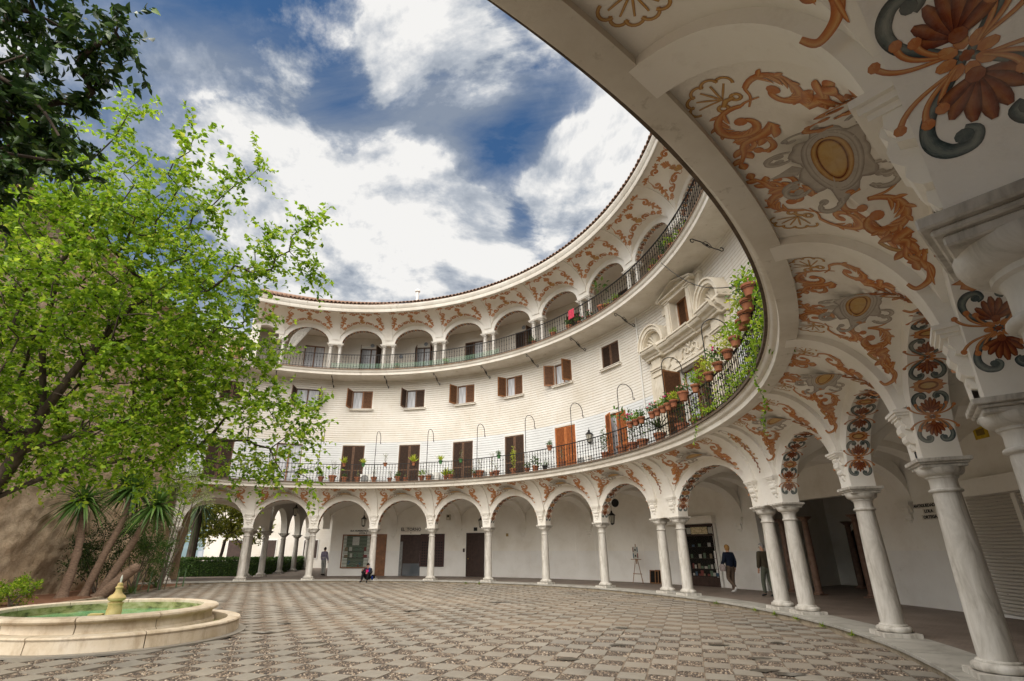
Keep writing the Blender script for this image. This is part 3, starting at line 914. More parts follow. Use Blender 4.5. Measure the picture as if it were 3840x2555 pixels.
# --- first balcony slab and cornice
A0, A1 = 126.5, -74.0
b = MB()
b.ring([(14.62, 4.858), (14.365, 4.858), (14.355, 4.865), (14.352, 4.985), (14.335, 4.995), (14.335, 5.005), (14.30, 5.02), (14.275, 5.05), (14.265, 5.09), (14.26, 5.125), (14.235, 5.135), (14.235, 5.152), (16.1, 5.152), (16.1, 5.1), (14.62, 5.1)], A0, A1, .75)
ob('balcony_cornice', smooth_angle(b.mesh('balcony_cornice', MATS['cornice']), 40), BLD)
b = MB(); b.ring([(14.185, 5.155), (14.185, 5.222), (16.05, 5.222), (16.05, 5.155)], A0, A1, .75)
ob('balcony_slab', b.mesh('balcony_slab', MATS['brick_edge']), BLD)
b = MB(); b.ring([(16.0, 5.0), (RB+.5, 5.0), (RB+.5, 5.2), (16.0, 5.2)], A0, A1, 2)  # unseen floor ring over the passage, added to keep light out from above
ob('light_block_floor', b.mesh('light_block_floor', MATS['plaster']), BLD)

# --- boarded facade
UEND, LEND = 117.5, 126.2
WIN = [(121.5, 117.2), (106.62, 101.47), (94.25, 89.55), (81.76, 77.34), (69.56, 65.19), (57.40, 53.27), (45.36, 41.07), (33.49, 29.21), (-5.0, -9.3)]
DOOR = [(121.8, 117.0), (108.9, 103.6), (95.21, 90.29), (82.63, 77.76), (70.12, 65.37), (57.8, 53.22), (45.85, 40.96), (33.73, 28.96), (-4.6, -9.5)]
POR_C = 12.5
HOLES = [(a, b_, 9.98, 11.22) for a, b_ in WIN]+[(a, b_, 5.2, 7.68) for a, b_ in DOOR]
HOLES += [(POR_C+2.15, POR_C-2.15, 10.0, 11.2), (POR_C+3.3, POR_C-3.3, 5.2, 8.25)]
WALL = ob('boarded_wall', None, BLD)
z = 5.215
hz = .1385
while z < 11.85:
    z1 = min(z+hz, 11.86)
    cuts = sorted([(h[0], h[1]) for h in HOLES if h[2] < z1-.02 and h[3] > z+.02], reverse=True)
    segs = []; s0 = LEND
    for c0, c1 in cuts: segs.append((s0, c0)); s0 = c1
    segs.append((s0, -42.0))
    for s0, s1 in segs:
        if s0-s1 > .2:
            fr_ = z1 < 7.95; b = MB(); b.ring([(16.10, z), (16.024, z), (16.0, z+.016), (16.0, z1-.004), (16.024, z1), (16.10, z1)], s0, s1, 1.2, em={1: 1})
            ob('board', b.mesh('board', [MATS['board_fresh'], MATS['joint_fresh']] if fr_ else [MATS['board'], MATS['joint']]), WALL)
    z = z1
b = MB(); b.ring([(17.2, 5.2), (17.3, 5.2), (17.3, 12.0), (17.2, 12.0)], LEND, -40, 3); ob('light_block_ring', b.mesh('light_block_ring', MATS['dark']), BLD)  # dark ring added behind the windows to block light inside the storeys
b = MB(); b.ring([(16.02, 5.2), (20.5, 5.2), (20.5, 12.0), (16.02, 12.0)], LEND+.25, LEND+.01, 1); ob('end_wall', b.mesh('end_wall', MATS['plaster']), BLD)

# --- upper balcony slab, loggia
A2 = -36.0
b = MB()
b.ring([(16.1, 11.86), (14.735, 11.845), (14.725, 11.85), (14.715, 11.99), (14.70, 12.0), (14.67, 12.03), (14.64, 12.075), (14.635, 12.12), (14.61, 12.13), (14.61, 12.15), (16.1, 12.15)], LEND, A2, .75)
ob('upper_cornice', smooth_angle(b.mesh('upper_cornice', MATS['cornice']), 40), BLD)
b = MB(); b.ring([(14.58, 12.152), (14.58, 12.20), (21, 12.20), (21, 12.152)], LEND, A2, .75)
ob('upper_slab', b.mesh('upper_slab', mat_mottled('slab_edge_terracotta', (.12, .08, .055), (.25, .16, .10), 6, .9, .4, 30)), BLD)

LDOOR = [(106.7, 102.4), (94.6, 90.0), (82.1, 78.1), (70.3, 66.0), (58.2, 53.9), (45.9, 41.6), (33.4, 29.1)]
LW = ob('loggia_wall', None, BLD)
z = 12.2
while z < 15.6:
    z1 = min(z+.16, 15.62)
    s0 = UEND
    for c0, c1 in [d for d in LDOOR if z < 14.85]+[(A2, A2)]:
        b = MB(); b.ring([(17.68, z), (17.62, z), (17.60, z+.011), (17.60, z1-.004), (17.62, z1), (17.68, z1)], s0, c0, 1.5); s0 = c1
        ob('board', b.mesh('board', MATS['board']), LW)
    z = z1
b = MB(); b.ring([(15.9, 15.6), (17.7, 15.6), (17.7, 15.7), (15.9, 15.7)], UEND, A2, 1.5); ob('loggia_ceiling', b.mesh('loggia_ceiling', MATS['plaster']), BLD)
b = MB(); b.ring([(17.95, 12.2), (18.0, 12.2), (18.0, 15.6), (17.95, 15.6)], UEND, A2, 3); ob('loggia_partition', b.mesh('loggia_partition', MATS['dark']), BLD)

ucol = column_meshes(h=2.12, r0=.125, r1=.105, k=.62)
uw, uv_, ur = upp.wall_mesh(), upp.vault_mesh(), upp.rib_mesh(w=.52, z0=14.64, drop=.05)
uart = art_upper().xf(0, .06, 1.06, .98).mesh('painted_vase_scrolls', upp.cove_map)
uintr = art_intrados(PI*1.2, .17).mesh('painted_arch_band', upp.intr_map)
for i in range(-1, 9):
    a = COLS[1]-DB*(i)-DB/2 if False else COLS[0]-DB*(i+.5)
    if a > UEND+2 or a < -20: continue
    if a > 112: continue
    w = ob('loggia_bay', uw, BLD, rz=math.radians(a)-R90)
    ob('loggia_vault', uv_, w); ob('painted_vase_scrolls', uart, w); ob('painted_arch_band', uintr, w)
# portal-side loggia bays carry on at the same pitch
UP = [COLS[0]-DB*k for k in range(1, 11)]
for a in (COLS[0]-DB*(9.5),):
    w = ob('loggia_bay', uw, BLD, rz=math.radians(a)-R90); ob('loggia_vault', uv_, w); ob('painted_vase_scrolls', uart, w); ob('painted_arch_band', uintr, w)
b = MB()
ent = MB(); ent.box(-.50, .50, -.20, .20, 0, .05); ent.box(-.54, .54, -.235, .2, .05, .09); entm = ent.mesh('impost_block', MATS['plaster'])
for k, a in enumerate(UP):
    for s_ in ((-1, 1) if k else (-1,)):
        (x, y), rz = at(a+s_*1.08, 16.0)
        c = ob('loggia_column', ucol[2][1], BLD, loc=(x, y, 12.2), rz=rz)
        for nm, me in ucol:
            if nm != 'shaft': ob(nm, me, c)
    (x, y), rz = at(a, 16.0)
    ob('impost_block', entm, BLD, loc=(x, y, 14.29), rz=rz)
    ob('loggia_rib', ur, BLD, rz=math.radians(a)-R90)
# half bay closing the loggia at its left end
(x, y), rz = at(UEND-.6, 16.0)
b = MB(); b.box(-.25, .25, -.2, 1.6, 0, 4.0); ob('end_pier', b.mesh('end_pier', MATS['plaster']), BLD, loc=(x, y, 12.2), rz=rz)
hb = Bay((UEND-COLS[1])/2, .8, .8, 1.0, 1.2, zc=14.34, ri=15.82, ro=16.18, ztop=16.3, rcr=14.12, zs=14.62, zcr=15.97, zbot=14.32, slope=.10)
w = ob('loggia_bay', hb.wall_mesh(20), BLD, rz=math.radians((UEND+COLS[1])/2)-R90); ob('loggia_vault', hb.vault_mesh(21), w)
ob('painted_vase_scrolls', art_upper().xf(.2, .06, .42, .98).mesh('painted_vase_scrolls', hb.cove_map), w)

# --- eave and roof
b = MB()
b.ring([(14.13, 15.885), (14.065, 15.885), (14.055, 15.90), (14.05, 16.10), (14.03, 16.115), (14.01, 16.17), (13.97, 16.24), (13.955, 16.30), (13.955, 16.36), (14.6, 16.40), (14.6, 16.2), (14.13, 15.98)], UEND, A2, .75)
ob('eave_cornice', smooth_angle(b.mesh('eave_cornice', MATS['cornice']), 40), BLD)
ROOF = ob('roof', None, BLD)
tp = math.tan(math.radians(28.5))
b = MB(); b.ring([(13.97, 16.37), (13.97, 16.39), (21.5, 16.39+7.53*tp), (21.5, 16.2), (14.6, 16.2)], UEND, A2, 1.5)
ob('roof_deck', b.mesh('roof_deck', MATS['tile']), ROOF)
def tile_mesh(L=.5, r=.118, thick=.02):
    V, F = [], []; n = 7
    for i in range(2):
        y = L*i; rr = r*(1-.12*i)
        for q in (rr, rr-thick):
            for j in range(n):
                t = PI*j/(n-1); V.append((q*math.cos(t), y, q*math.sin(t)+y*tp))
    for j in range(n-1):
        F += [(j, j+1, 2*n+j+1, 2*n+j), (n+j, 3*n+j, 3*n+j+1, n+j+1), (j, n+j, n+j+1, j+1)]
    return mesh('roof_tile', V, F, MATS['tile'], True)
tm = tile_mesh()
na = int((UEND-A2)/1.0)
for i in range(na):
    a = UEND-.4-1.0*i
    (x, y), rz = at(a, 13.90+random.uniform(-.012, .012))
    ob('roof_tile', tm, ROOF, loc=(x, y, 16.40+random.uniform(-.006, .006)), rz=rz+random.uniform(-.02, .02))
b = MB(); tv = np.array([v.co[:] for v in tm.vertices]); tf = [tuple(p.vertices) for p in tm.polygons]
for row in range(1, 7):
    for i in range(na):
        a = math.radians(UEND-.4-1.0*i)-R90; r = 13.9+.40*row; c, s_ = math.cos(a), math.sin(a)
        X = tv[:, 0]; Y = tv[:, 1]+r
        b.add(np.stack([c*X-s_*Y, s_*X+c*Y, tv[:, 2]+16.40+.40*row*tp], 1).tolist(), tf)
o = ob('upper_roof_tiles', b.mesh('upper_roof_tiles', MATS['tile'], True), ROOF); o['kind'] = 'stuff'
# vent pipe on the ridge
b = MB(); b.lathe([(.10, 0), (.10, 1.5), (.17, 1.5), (.17, 1.56), (.10, 1.66), (.02, 1.72)], 12)
(x, y), rz = at(80.0, 15.6); ob('vent_pipe', b.mesh('vent_pipe', MATS['white_metal']), BLD, loc=(x, y, 16.6))

# --- railings
def baluster_mesh(h):
    b = MB(); q = .0085
    b.box(-q, q, -q, q, 0, h)
    for zz in (.22, .5, .78):
        b.box(-.02, .02, -.02, .02, h*zz-.02, h*zz+.02)
    return b.mesh('baluster', MATS['iron'])
def railing(name, r, z0, h, a0, a1, label):
    g = ob(name, None, BLD); g['label'] = label
    b = MB()
    b.ring([(r-.025, z0+h-.02), (r+.025, z0+h-.02), (r+.025, z0+h+.012), (r-.025, z0+h+.012)], a0, a1, .8); ob('handrail', b.mesh('handrail', MATS['iron']), g)
    b = MB(); b.ring([(r-.012, z0+.07), (r+.012, z0+.07), (r+.012, z0+.095), (r-.012, z0+.095)], a0, a1, .8); ob('bottom_rail', b.mesh('bottom_rail', MATS['iron']), g)
    bm_ = baluster_mesh(h); st = math.degrees(.172/r); n = int((a0-a1)/st)
    for i in range(n+1):
        (x, y), rz = at(a0-st*i, r); ob('baluster', bm_, g, loc=(x, y, z0), rz=rz)
    return g
RAIL1 = railing('balcony_railing', 14.26, 5.222, .99, A0, -30, 'long black iron railing of the lower balcony')
RAIL2 = railing('loggia_railing', 14.66, 12.20, .97, LEND-.4, -12, 'black iron railing of the upper loggia')
t = NT('green_netting'); t.base((.14, .26, .17)).rough(.6); t.b.inputs['Alpha'].default_value = .38; MATS['net'] = t.m
b = MB(); b.ring([(14.69, 12.25), (14.69, 12.60)], 99, 56, 1, closed=False); ob('green_screen', b.mesh('green_screen', MATS['net']), RAIL2)

# --- iron hoops over the rail and scroll brackets under the upper balcony
def hoop_mesh():
    b = MB(); pts = [(0, 0, -.75), (0, 0, .6), (0, 0, 1.62)]
    for i in range(1, 13):
        t = PI*i/12; pts.append((0, .40-.40*math.cos(t), 1.62+.40*math.sin(t)))
    pts.append((0, .80, 1.42))
    b.tube(pts, .017, 6)
    c = [(0, .80+.05*math.sin(t*.7)*0 + .045*(1-math.cos(t)), 1.42-.05*math.sin(t)) for t in np.linspace(0, 4.6, 8)]
    b.tube(c, .013, 5)
    b.ball((0, 0, .55), .03, 5)
    return b.mesh('iron_hoop', MATS['iron'])
hm = hoop_mesh()
for a in (98.7, 85.9, 73.3, 60.7, 48.15, 36.0, 23.2, 10.6, -1.9):
    (x, y), rz = at(a, 14.30); ob('iron_hoop', hm, BLD, loc=(x, y, 6.21), rz=rz)
def bracket_mesh():
    b = MB(); pts = []
    p0, p1 = Vector((0, -1.05, 11.80)), Vector((0, -.07, 11.42))
    for i in range(9):
        t = PI*1.6*(1-i/8); pts.append((0, p0.y-.0+.07*math.cos(t+.6)-.02, p0.z-.02+.07*math.sin(t+.6)))
    for i in range(1, 8): 
        u = i/8; pts.append(tuple(p0.lerp(p1, u)+Vector((0, 0, .05*math.sin(2*PI*u)))))
    for i in range(9):
        t = PI*1.6*i/8; pts.append((0, p1.y+.0+.07*math.cos(t+3.6), p1.z+.02+.07*math.sin(t+3.6)))
    b.tube(pts, .018, 6)
    m = (p0+p1)/2
    for k in (-1, 1):
        b.tube([(0, m.y-.16, m.z+.06), (0, m.y-.05, m.z+.06+.09*k), (0, m.y+.08, m.z-.03+.09*k), (0, m.y+.15, m.z-.06)], .011, 5)
    b.ball((0, m.y, m.z), .045, 5)
    return b.mesh('scroll_bracket', MATS['iron'])
bkm = bracket_mesh()
for a in (111.0, 98.6, 86.0, 73.7, 61.3, 49.2, 37.2, 24.8, 2.0):
    (x, y), rz = at(a, 16.0); ob('scroll_bracket', bkm, BLD, loc=(x, y, 0), rz=rz)

# terrace room left of the loggia
g = ob('terrace_room', None, BLD, loc=P3(121.6, 17.4, 12.2), rz=math.radians(121.6)-R90)
b = MB(); b.box(-1.55, 1.2, 0, 2.5, 0, 2.25); ob('wall', b.mesh('wall', MATS['board']), g)
b = MB(); b.box(-1.7, 1.35, -.25, 2.6, 2.25, 2.5); ob('flat_roof', b.mesh('flat_roof', MATS['cornice']), g)
b = MB(); b.box(-1.2, -.3, -.04, 0, 0, 2.0); b.box(.05, .85, -.04, 0, 0, 2.0); ob('blind', b.mesh('blind', mat_mottled('brick_blind', (.26, .13, .07), (.42, .24, .14), 10, .8, .2)), g)
# ------------------------------------------------------------------ windows, doors, portal (parts of the building)
def leaf_mesh(w, h, mat, name='shutter', solid_low=0.0, panels=True):
    """louvred leaf hinged at x=0, spans +x, thickness in y"""
    b = MB(); f = .065; t = .02
    b.box(0, f, -t, t, 0, h); b.box(w-f, w, -t, t, 0, h)
    b.box(f, w-f, -t, t, 0, f*1.3); b.box(f, w-f, -t, t, h-f, h)
    if h > 1.8: b.box(f, w-f, -t, t, h*.36, h*.36+f)
    z = f*1.3
    while z < h-f-.02:
        if not (h > 1.8 and h*.36-.02 < z < h*.36+f):
            b.add([(f, -.014, z), (w-f, -.014, z), (w-f, .012, z+.042), (f, .012, z+.042), (f, -.006, z-.006), (w-f, -.006, z-.006), (w-f, .02, z+.036), (f, .02, z+.036)],
                  [(0, 1, 2, 3), (7, 6, 5, 4), (0, 4, 5, 1), (2, 6, 7, 3)], 1)
        z += .038
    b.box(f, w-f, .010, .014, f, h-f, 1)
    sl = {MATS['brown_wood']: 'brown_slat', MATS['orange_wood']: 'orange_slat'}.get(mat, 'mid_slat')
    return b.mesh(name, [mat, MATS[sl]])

def opening(name, a0, a1, z0, z1, kind, wood, left=None, right=None, sill=True, depth=.16, rwall=16.0, parent=None, label=None):
    """left/right: None = no shutter, 0 = closed, angle in degrees = opened outward"""
    a = (a0+a1)/2; w = math.radians(abs(a0-a1))*rwall; h = z1-z0
    (x, y), rz = at(a, rwall)
    g = ob(name, None, parent or BLD, loc=(x, y, z0), rz=rz)
    if label: g['label'] = label
    b = MB(); q = .035                                                    # plaster reveal
    b.box(-w/2-.01, -w/2+q*.2, -.004, depth, 0, h); b.box(w/2-q*.2, w/2+.01, -.004, depth, 0, h); b.box(-w/2, w/2, -.004, depth, h-.008, h+.03)
    b.box(-w/2, w/2, 0, depth, -.02, .004)
    ob('reveal', b.mesh('reveal', MATS['board']), g)
    b = MB(); b.box(-w/2-.09, -w/2-.008, -.012, .0, 0, h+.09); b.box(w/2+.008, w/2+.09, -.012, .0, 0, h+.09); b.box(-w/2-.008, w/2+.008, -.012, 0, h+.031, h+.09)
    ob('surround', b.mesh('surround', MATS['board']), g)
    f = .06; b = MB(); y0, y1 = depth-.05, depth
    b.box(-w/2, -w/2+f, y0, y1, 0, h); b.box(w/2-f, w/2, y0, y1, 0, h); b.box(-w/2+f, w/2-f, y0, y1, h-f, h); b.box(-w/2+f, w/2-f, y0, y1, 0, f)
    b.box(-f*.7, f*.7, y0-.005, y1, f, h-f)
    ob('frame', b.mesh('frame', wood), g)
    if kind == 'glass':
        for s_ in (-1, 1):
            x0, x1 = (-w/2+f, -f*.7) if s_ < 0 else (f*.7, w/2-f)
            m_ = MB(); m_.box(x0, x1, y1-.02, y1-.012, f, h-f); ob('pane', m_.mesh('pane', MATS['glass']), g)
            c_ = MB(); n = 14
            V = [(x0+(x1-x0)*i/n, y1+.03+.015*math.sin(i*2.2), zz) for i in range(n+1) for zz in (f, h-f)]
            c_.add(V, [(2*i, 2*i+2, 2*i+3, 2*i+1) for i in range(n)])
    if kind == 'curtain':
        for s_ in (-1, 1):
            x0, x1 = (-w/2+f, -f*.7) if s_ < 0 else (f*.7, w/2-f)
            c_ = MB(); n = 16
            V = [(x0+(x1-x0)*i/n, y1-.012+.010*math.sin(i*2.4), zz) for i in range(n+1) for zz in (f, h-f)]
            c_.add(V, [(2*i, 2*i+2, 2*i+3, 2*i+1) for i in range(n)]); ob('curtain', c_.mesh('curtain', MATS['curtain'], True), g)
            p_ = MB(); p_.box(x0, x1, y0+.008, y0+.012, f, h-f)
    lw = w/2-.012
    lm = leaf_mesh(lw, h-.02, wood)
    for side, st in ((-1, left), (1, right)):
        if st is None: continue
        rot = math.radians(st)
        if side < 0: mt = Matrix.Translation((-w/2+.006, .05 if st == 0 else -.012, .01))@Matrix.Rotation(-rot, 4, 'Z')
        else: mt = Matrix.Translation((w/2-.006, .05 if st == 0 else -.012, .01))@Matrix.Rotation(PI+rot, 4, 'Z')
        ob('shutter', lm, g, mtx=mt)
    if sill:
        b = MB(); b.box(-w/2-.10, w/2+.10, -.15, .0, -.10, -.055); b.box(-w/2-.075, w/2+.075, -.12, .0, -.055, -.02); b.box(-w/2-.11, w/2+.11, -.17, .02, -.02, .006)
        ob('sill', b.mesh('sill', MATS['cornice']), g)
    return g

BW, MW, OW = MATS['brown_wood'], MATS['mid_wood'], MATS['orange_wood']
wst = [(0, 0), (100, 100), (105, 0), (100, 0), (110, 0), (115, 0), (135, 70), (0, 0), (0, 0)]
for (a0, a1), (l, r) in zip(WIN, wst):
    opening('window', a0, a1, 9.99, 11.21, 'curtain', BW if l in (0, 100) else MW, l, r)
dwood = [BW, MW, BW, BW, BW, BW, OW, OW, BW]
for i, ((a0, a1), wd) in enumerate(zip(DOOR, dwood)):
    if i == 1: opening('balcony_door', a0, a1, 5.222, 7.67, 'curtain', wd, None, None, False)
    elif i == 7: opening('balcony_door', a0, a1, 5.222, 7.67, 'curtain', wd, 25, 0, False)
    else: opening('balcony_door', a0, a1, 5.222, 7.67, 'none', wd, 0, 0, False)
lst = [(None, None), (75, 75), (60, 95), (0, None), (0, 80), (0, 0), (0, 0)]
for (a0, a1), (l, r) in zip(LDOOR, lst):
    opening('loggia_door', a0, a1, 12.2, 14.84, 'curtain', MW if l is None else BW, l, r, False, rwall=17.6)

# --- the portal over the middle arch
def portal():
    g = ob('portal', None, BLD); g['label'] = 'cream stone baroque portal with shell niches and pediment'
    S = MATS['stone_cream']; c = POR_C
    def rg(nm, prof, a0, a1, st=1.0): 
        b = MB(); b.ring(prof, a0, a1, st); return ob(nm, b.mesh(nm, S), g)
    def bx(nm, a, r, boxes, prisms=()):
        (x, y), rz = at(a, r); b = MB()
        for q in boxes: b.box(*q)
        return ob(nm, b.mesh(nm, S), g, loc=(x, y, 0), rz=rz)
    # back panel round the door
    for a0, a1 in ((c+9.3, c+3.3), (c-3.3, c-9.3)): rg('panel', [(15.93, 5.23), (15.99, 5.23), (15.99, 9.25), (15.93, 9.25)], a0, a1)
    rg('panel', [(15.93, 8.25), (15.99, 8.25), (15.99, 9.25), (15.93, 9.25)], c+3.29, c-3.29)
    # architrave of the door
    for s_ in (-1, 1):
        bx('door_architrave', c+s_*3.75, 15.92, [(-.13, .13, -.07, .0, 5.23, 8.52), (-.09 if s_ > 0 else .02, -.02 if s_ > 0 else .09, -.10, -.07, 5.23, 8.48)])
    rg('door_architrave', [(15.85, 8.27), (15.92, 8.27), (15.92, 8.52), (15.85, 8.52)], c+3.3, c-3.3)
    rg('door_architrave', [(15.81, 8.40), (15.85, 8.40), (15.85, 8.50), (15.81, 8.50)], c+4.2, c-4.2)
    # fluted pilasters
    for s_ in (-1, 1):
        a = c+s_*7.3
        bx('pilaster', a, 15.9, [(-.34, .34, -.16, .03, 5.23, 5.55), (-.27, .27, -.12, .03, 5.55, 8.42)]+[(-.225+.1*i-.028, -.225+.1*i+.028+.022, -.145, -.12, 5.65, 8.34) for i in range(5)])
        bx('capital', a, 15.9, [(-.31, .31, -.17, .03, 8.42, 8.50), (-.28, .28, -.14, .03, 8.50, 8.66), (-.33, .33, -.19, .03, 8.66, 8.74), (-.37, .37, -.23, .03, 8.74, 8.82), (-.29, .29, -.15, .03, 8.82, 9.22)])
        bx('side_strip', c+s_*9.0, 15.95, [(-.12, .12, -.06, .03, 5.23, 9.2)])
    # entablature
    prof = [(15.86, 9.22), (15.80, 9.22), (15.80, 9.30), (15.74, 9.33), (15.70, 9.40), (15.56, 9.46), (15.52, 9.53), (15.52, 9.58), (15.47, 9.60), (15.47, 9.66), (15.99, 9.69), (15.99, 9.22)]
    rg('entablature', prof, c+9.7, c-9.7)
    pf = [(r-.16 if r < 15.9 else r, z+.002) for r, z in prof]
    for s_ in (-1, 1): rg('entablature_break', pf, c+s_*7.3+1.75, c+s_*7.3-1.75)
    rg('entablature_break', [(r-.06 if r < 15.9 else r, z-.002) for r, z in prof], c+2.6, c-2.6)
    # scrolled relief over the door
    b = MB()
    def rel(pts, rad=.035):
        P = [Vector(P3(c-math.degrees(x/15.9), 15.90, z)) for x, z in pts]; b.tube(P, rad, 6)
    for s_ in (-1, 1):
        rel([(s_*1.5, 8.35), (s_*1.5, 8.62), (s_*1.32, 8.72), (s_*1.32, 8.88), (s_*1.12, 8.98), (s_*.95, 8.92), (s_*.9, 8.72), (s_*.62, 8.62)], .045)
        rel([(s_*.62, 8.62), (s_*.5, 8.72), (s_*.52, 8.92), (s_*.36, 9.06), (s_*.22, 8.98), (s_*.28, 8.84), (s_*.1, 8.76), (0, 8.86)], .04)
        rel([(s_*.62, 8.60), (s_*.45, 8.52), (s_*.2, 8.60), (0, 8.57)], .04)
    rel([(-.12, 9.15), (0, 9.0), (.12, 9.15)], .05)
    ob('relief', smooth_angle(b.mesh('relief', S), 50), g)
    # window above with pediment
    for s_ in (-1, 1):
        bx('window_jamb', c+s_*2.75, 15.9, [(-.16, .16, -.22, .1, 9.70, 11.18), (-.12, .12, -.27, -.22, 9.70, 11.10)])
        bx('window_capital', c+s_*2.75, 15.9, [(-.19, .19, -.25, .1, 11.18, 11.26), (-.23, .23, -.30, .1, 11.26, 11.36)])
        bx('corner_block', c+s_*4.3, 15.95, [(-.15, .15, -.12, .05, 10.9, 11.45), (-.19, .19, -.16, .05, 11.45, 11.56)])
    rg('window_head', [(15.62, 11.2), (15.99, 11.2), (15.99, 11.37), (15.62, 11.37)], c+2.2, c-2.2)
    (x, y), rz = at(c, 15.55); b = MB()
    W_, z0, zt = 1.15, 11.37, 11.82
    b.prism_y([(-W_, z0), (W_, z0), (W_, z0+.07), (0, zt), (-W_, z0+.07)], .12, .5)
    b.prism_y([(-W_-.06, z0+.03), (0, zt-.04), (0, zt+.015), (-W_-.06, z0+.11)], -.10, .12); b.prism_y([(W_+.06, z0+.03), (W_+.06, z0+.11), (0, zt+.015), (0, zt-.04)], -.10, .12)
    b.box(-W_-.04, W_+.04, -.08, .119, z0-.002, z0+.05)
    ob('pediment', b.mesh('pediment', S), g, loc=(x, y, 0), rz=rz)
    # shell niches under round hoods
    for s_ in (-1, 1):
        a = c+s_*7.2; (x, y), rz = at(a, 15.92); b = MB(); R_ = .66; n = 18
        for r0, r1, y0, y1 in ((R_, R_+.14, -.36, .06), (R_+.14, R_+.20, -.42, .06), (R_-.06, R_, -.30, .06)):
            V, F = [], []
            for i in range(n+1):
                t = PI*i/n
                for rr, yy in ((r0, y0), (r1, y0), (r1, y1), (r0, y1)): V.append((rr*math.cos(t), yy, 9.78+rr*math.sin(t)*1.12))
            for i in range(n): F += [(4*i+j, 4*i+(j+1) % 4, 4*i+4+(j+1) % 4, 4*i+4+j) for j in range(4)]
            F += [(0, 1, 2, 3), (4*n+3, 4*n+2, 4*n+1, 4*n)]
            b.add(V, F)
        b.box(-R_-.2, R_+.2, -.38, .06, 9.69, 9.78)
        ob('niche_hood', smooth_angle(b.mesh('niche_hood', S), 35), g, loc=(x, y, 0), rz=rz)
        b = MB(); m = 11
        for i in range(m):
            t0 = PI*(i+.06)/m; t1 = PI*(i+.94)/m; tm_ = (t0+t1)/2; q = R_-.08
            b.add([(0, -.02, 9.82), (q*math.cos(t0), -.06, 9.79+q*math.sin(t0)*1.1), (q*1.06*math.cos(tm_), -.16, 9.79+q*1.06*math.sin(tm_)*1.1), (q*math.cos(t1), -.06, 9.79+q*math.sin(t1)*1.1)], [(0, 1, 2), (0, 2, 3)])
        b.box(-R_, R_, -.01, .05, 9.78, 10.5)
        ob('shell', b.mesh('shell', S), g, loc=(x, y, 0), rz=rz)
    opening('portal_window', c+2.1, c-2.1, 10.0, 11.19, 'none', MW, 0, 0, False, depth=.25, rwall=15.99, parent=g)
    opening('portal_door', c+3.25, c-3.25, 5.222, 8.24, 'curtain', MW, 80, 0, False, depth=.25, rwall=15.95, parent=g)
portal()

# down pipe beside the portal
b = MB(); b.tube([P3(24.3, 15.96, 5.3), P3(24.3, 15.96, 8.5), P3(24.3, 15.96, 11.8)], .03, 8); ob('down_pipe', b.mesh('down_pipe', MATS['white_metal']), BLD)
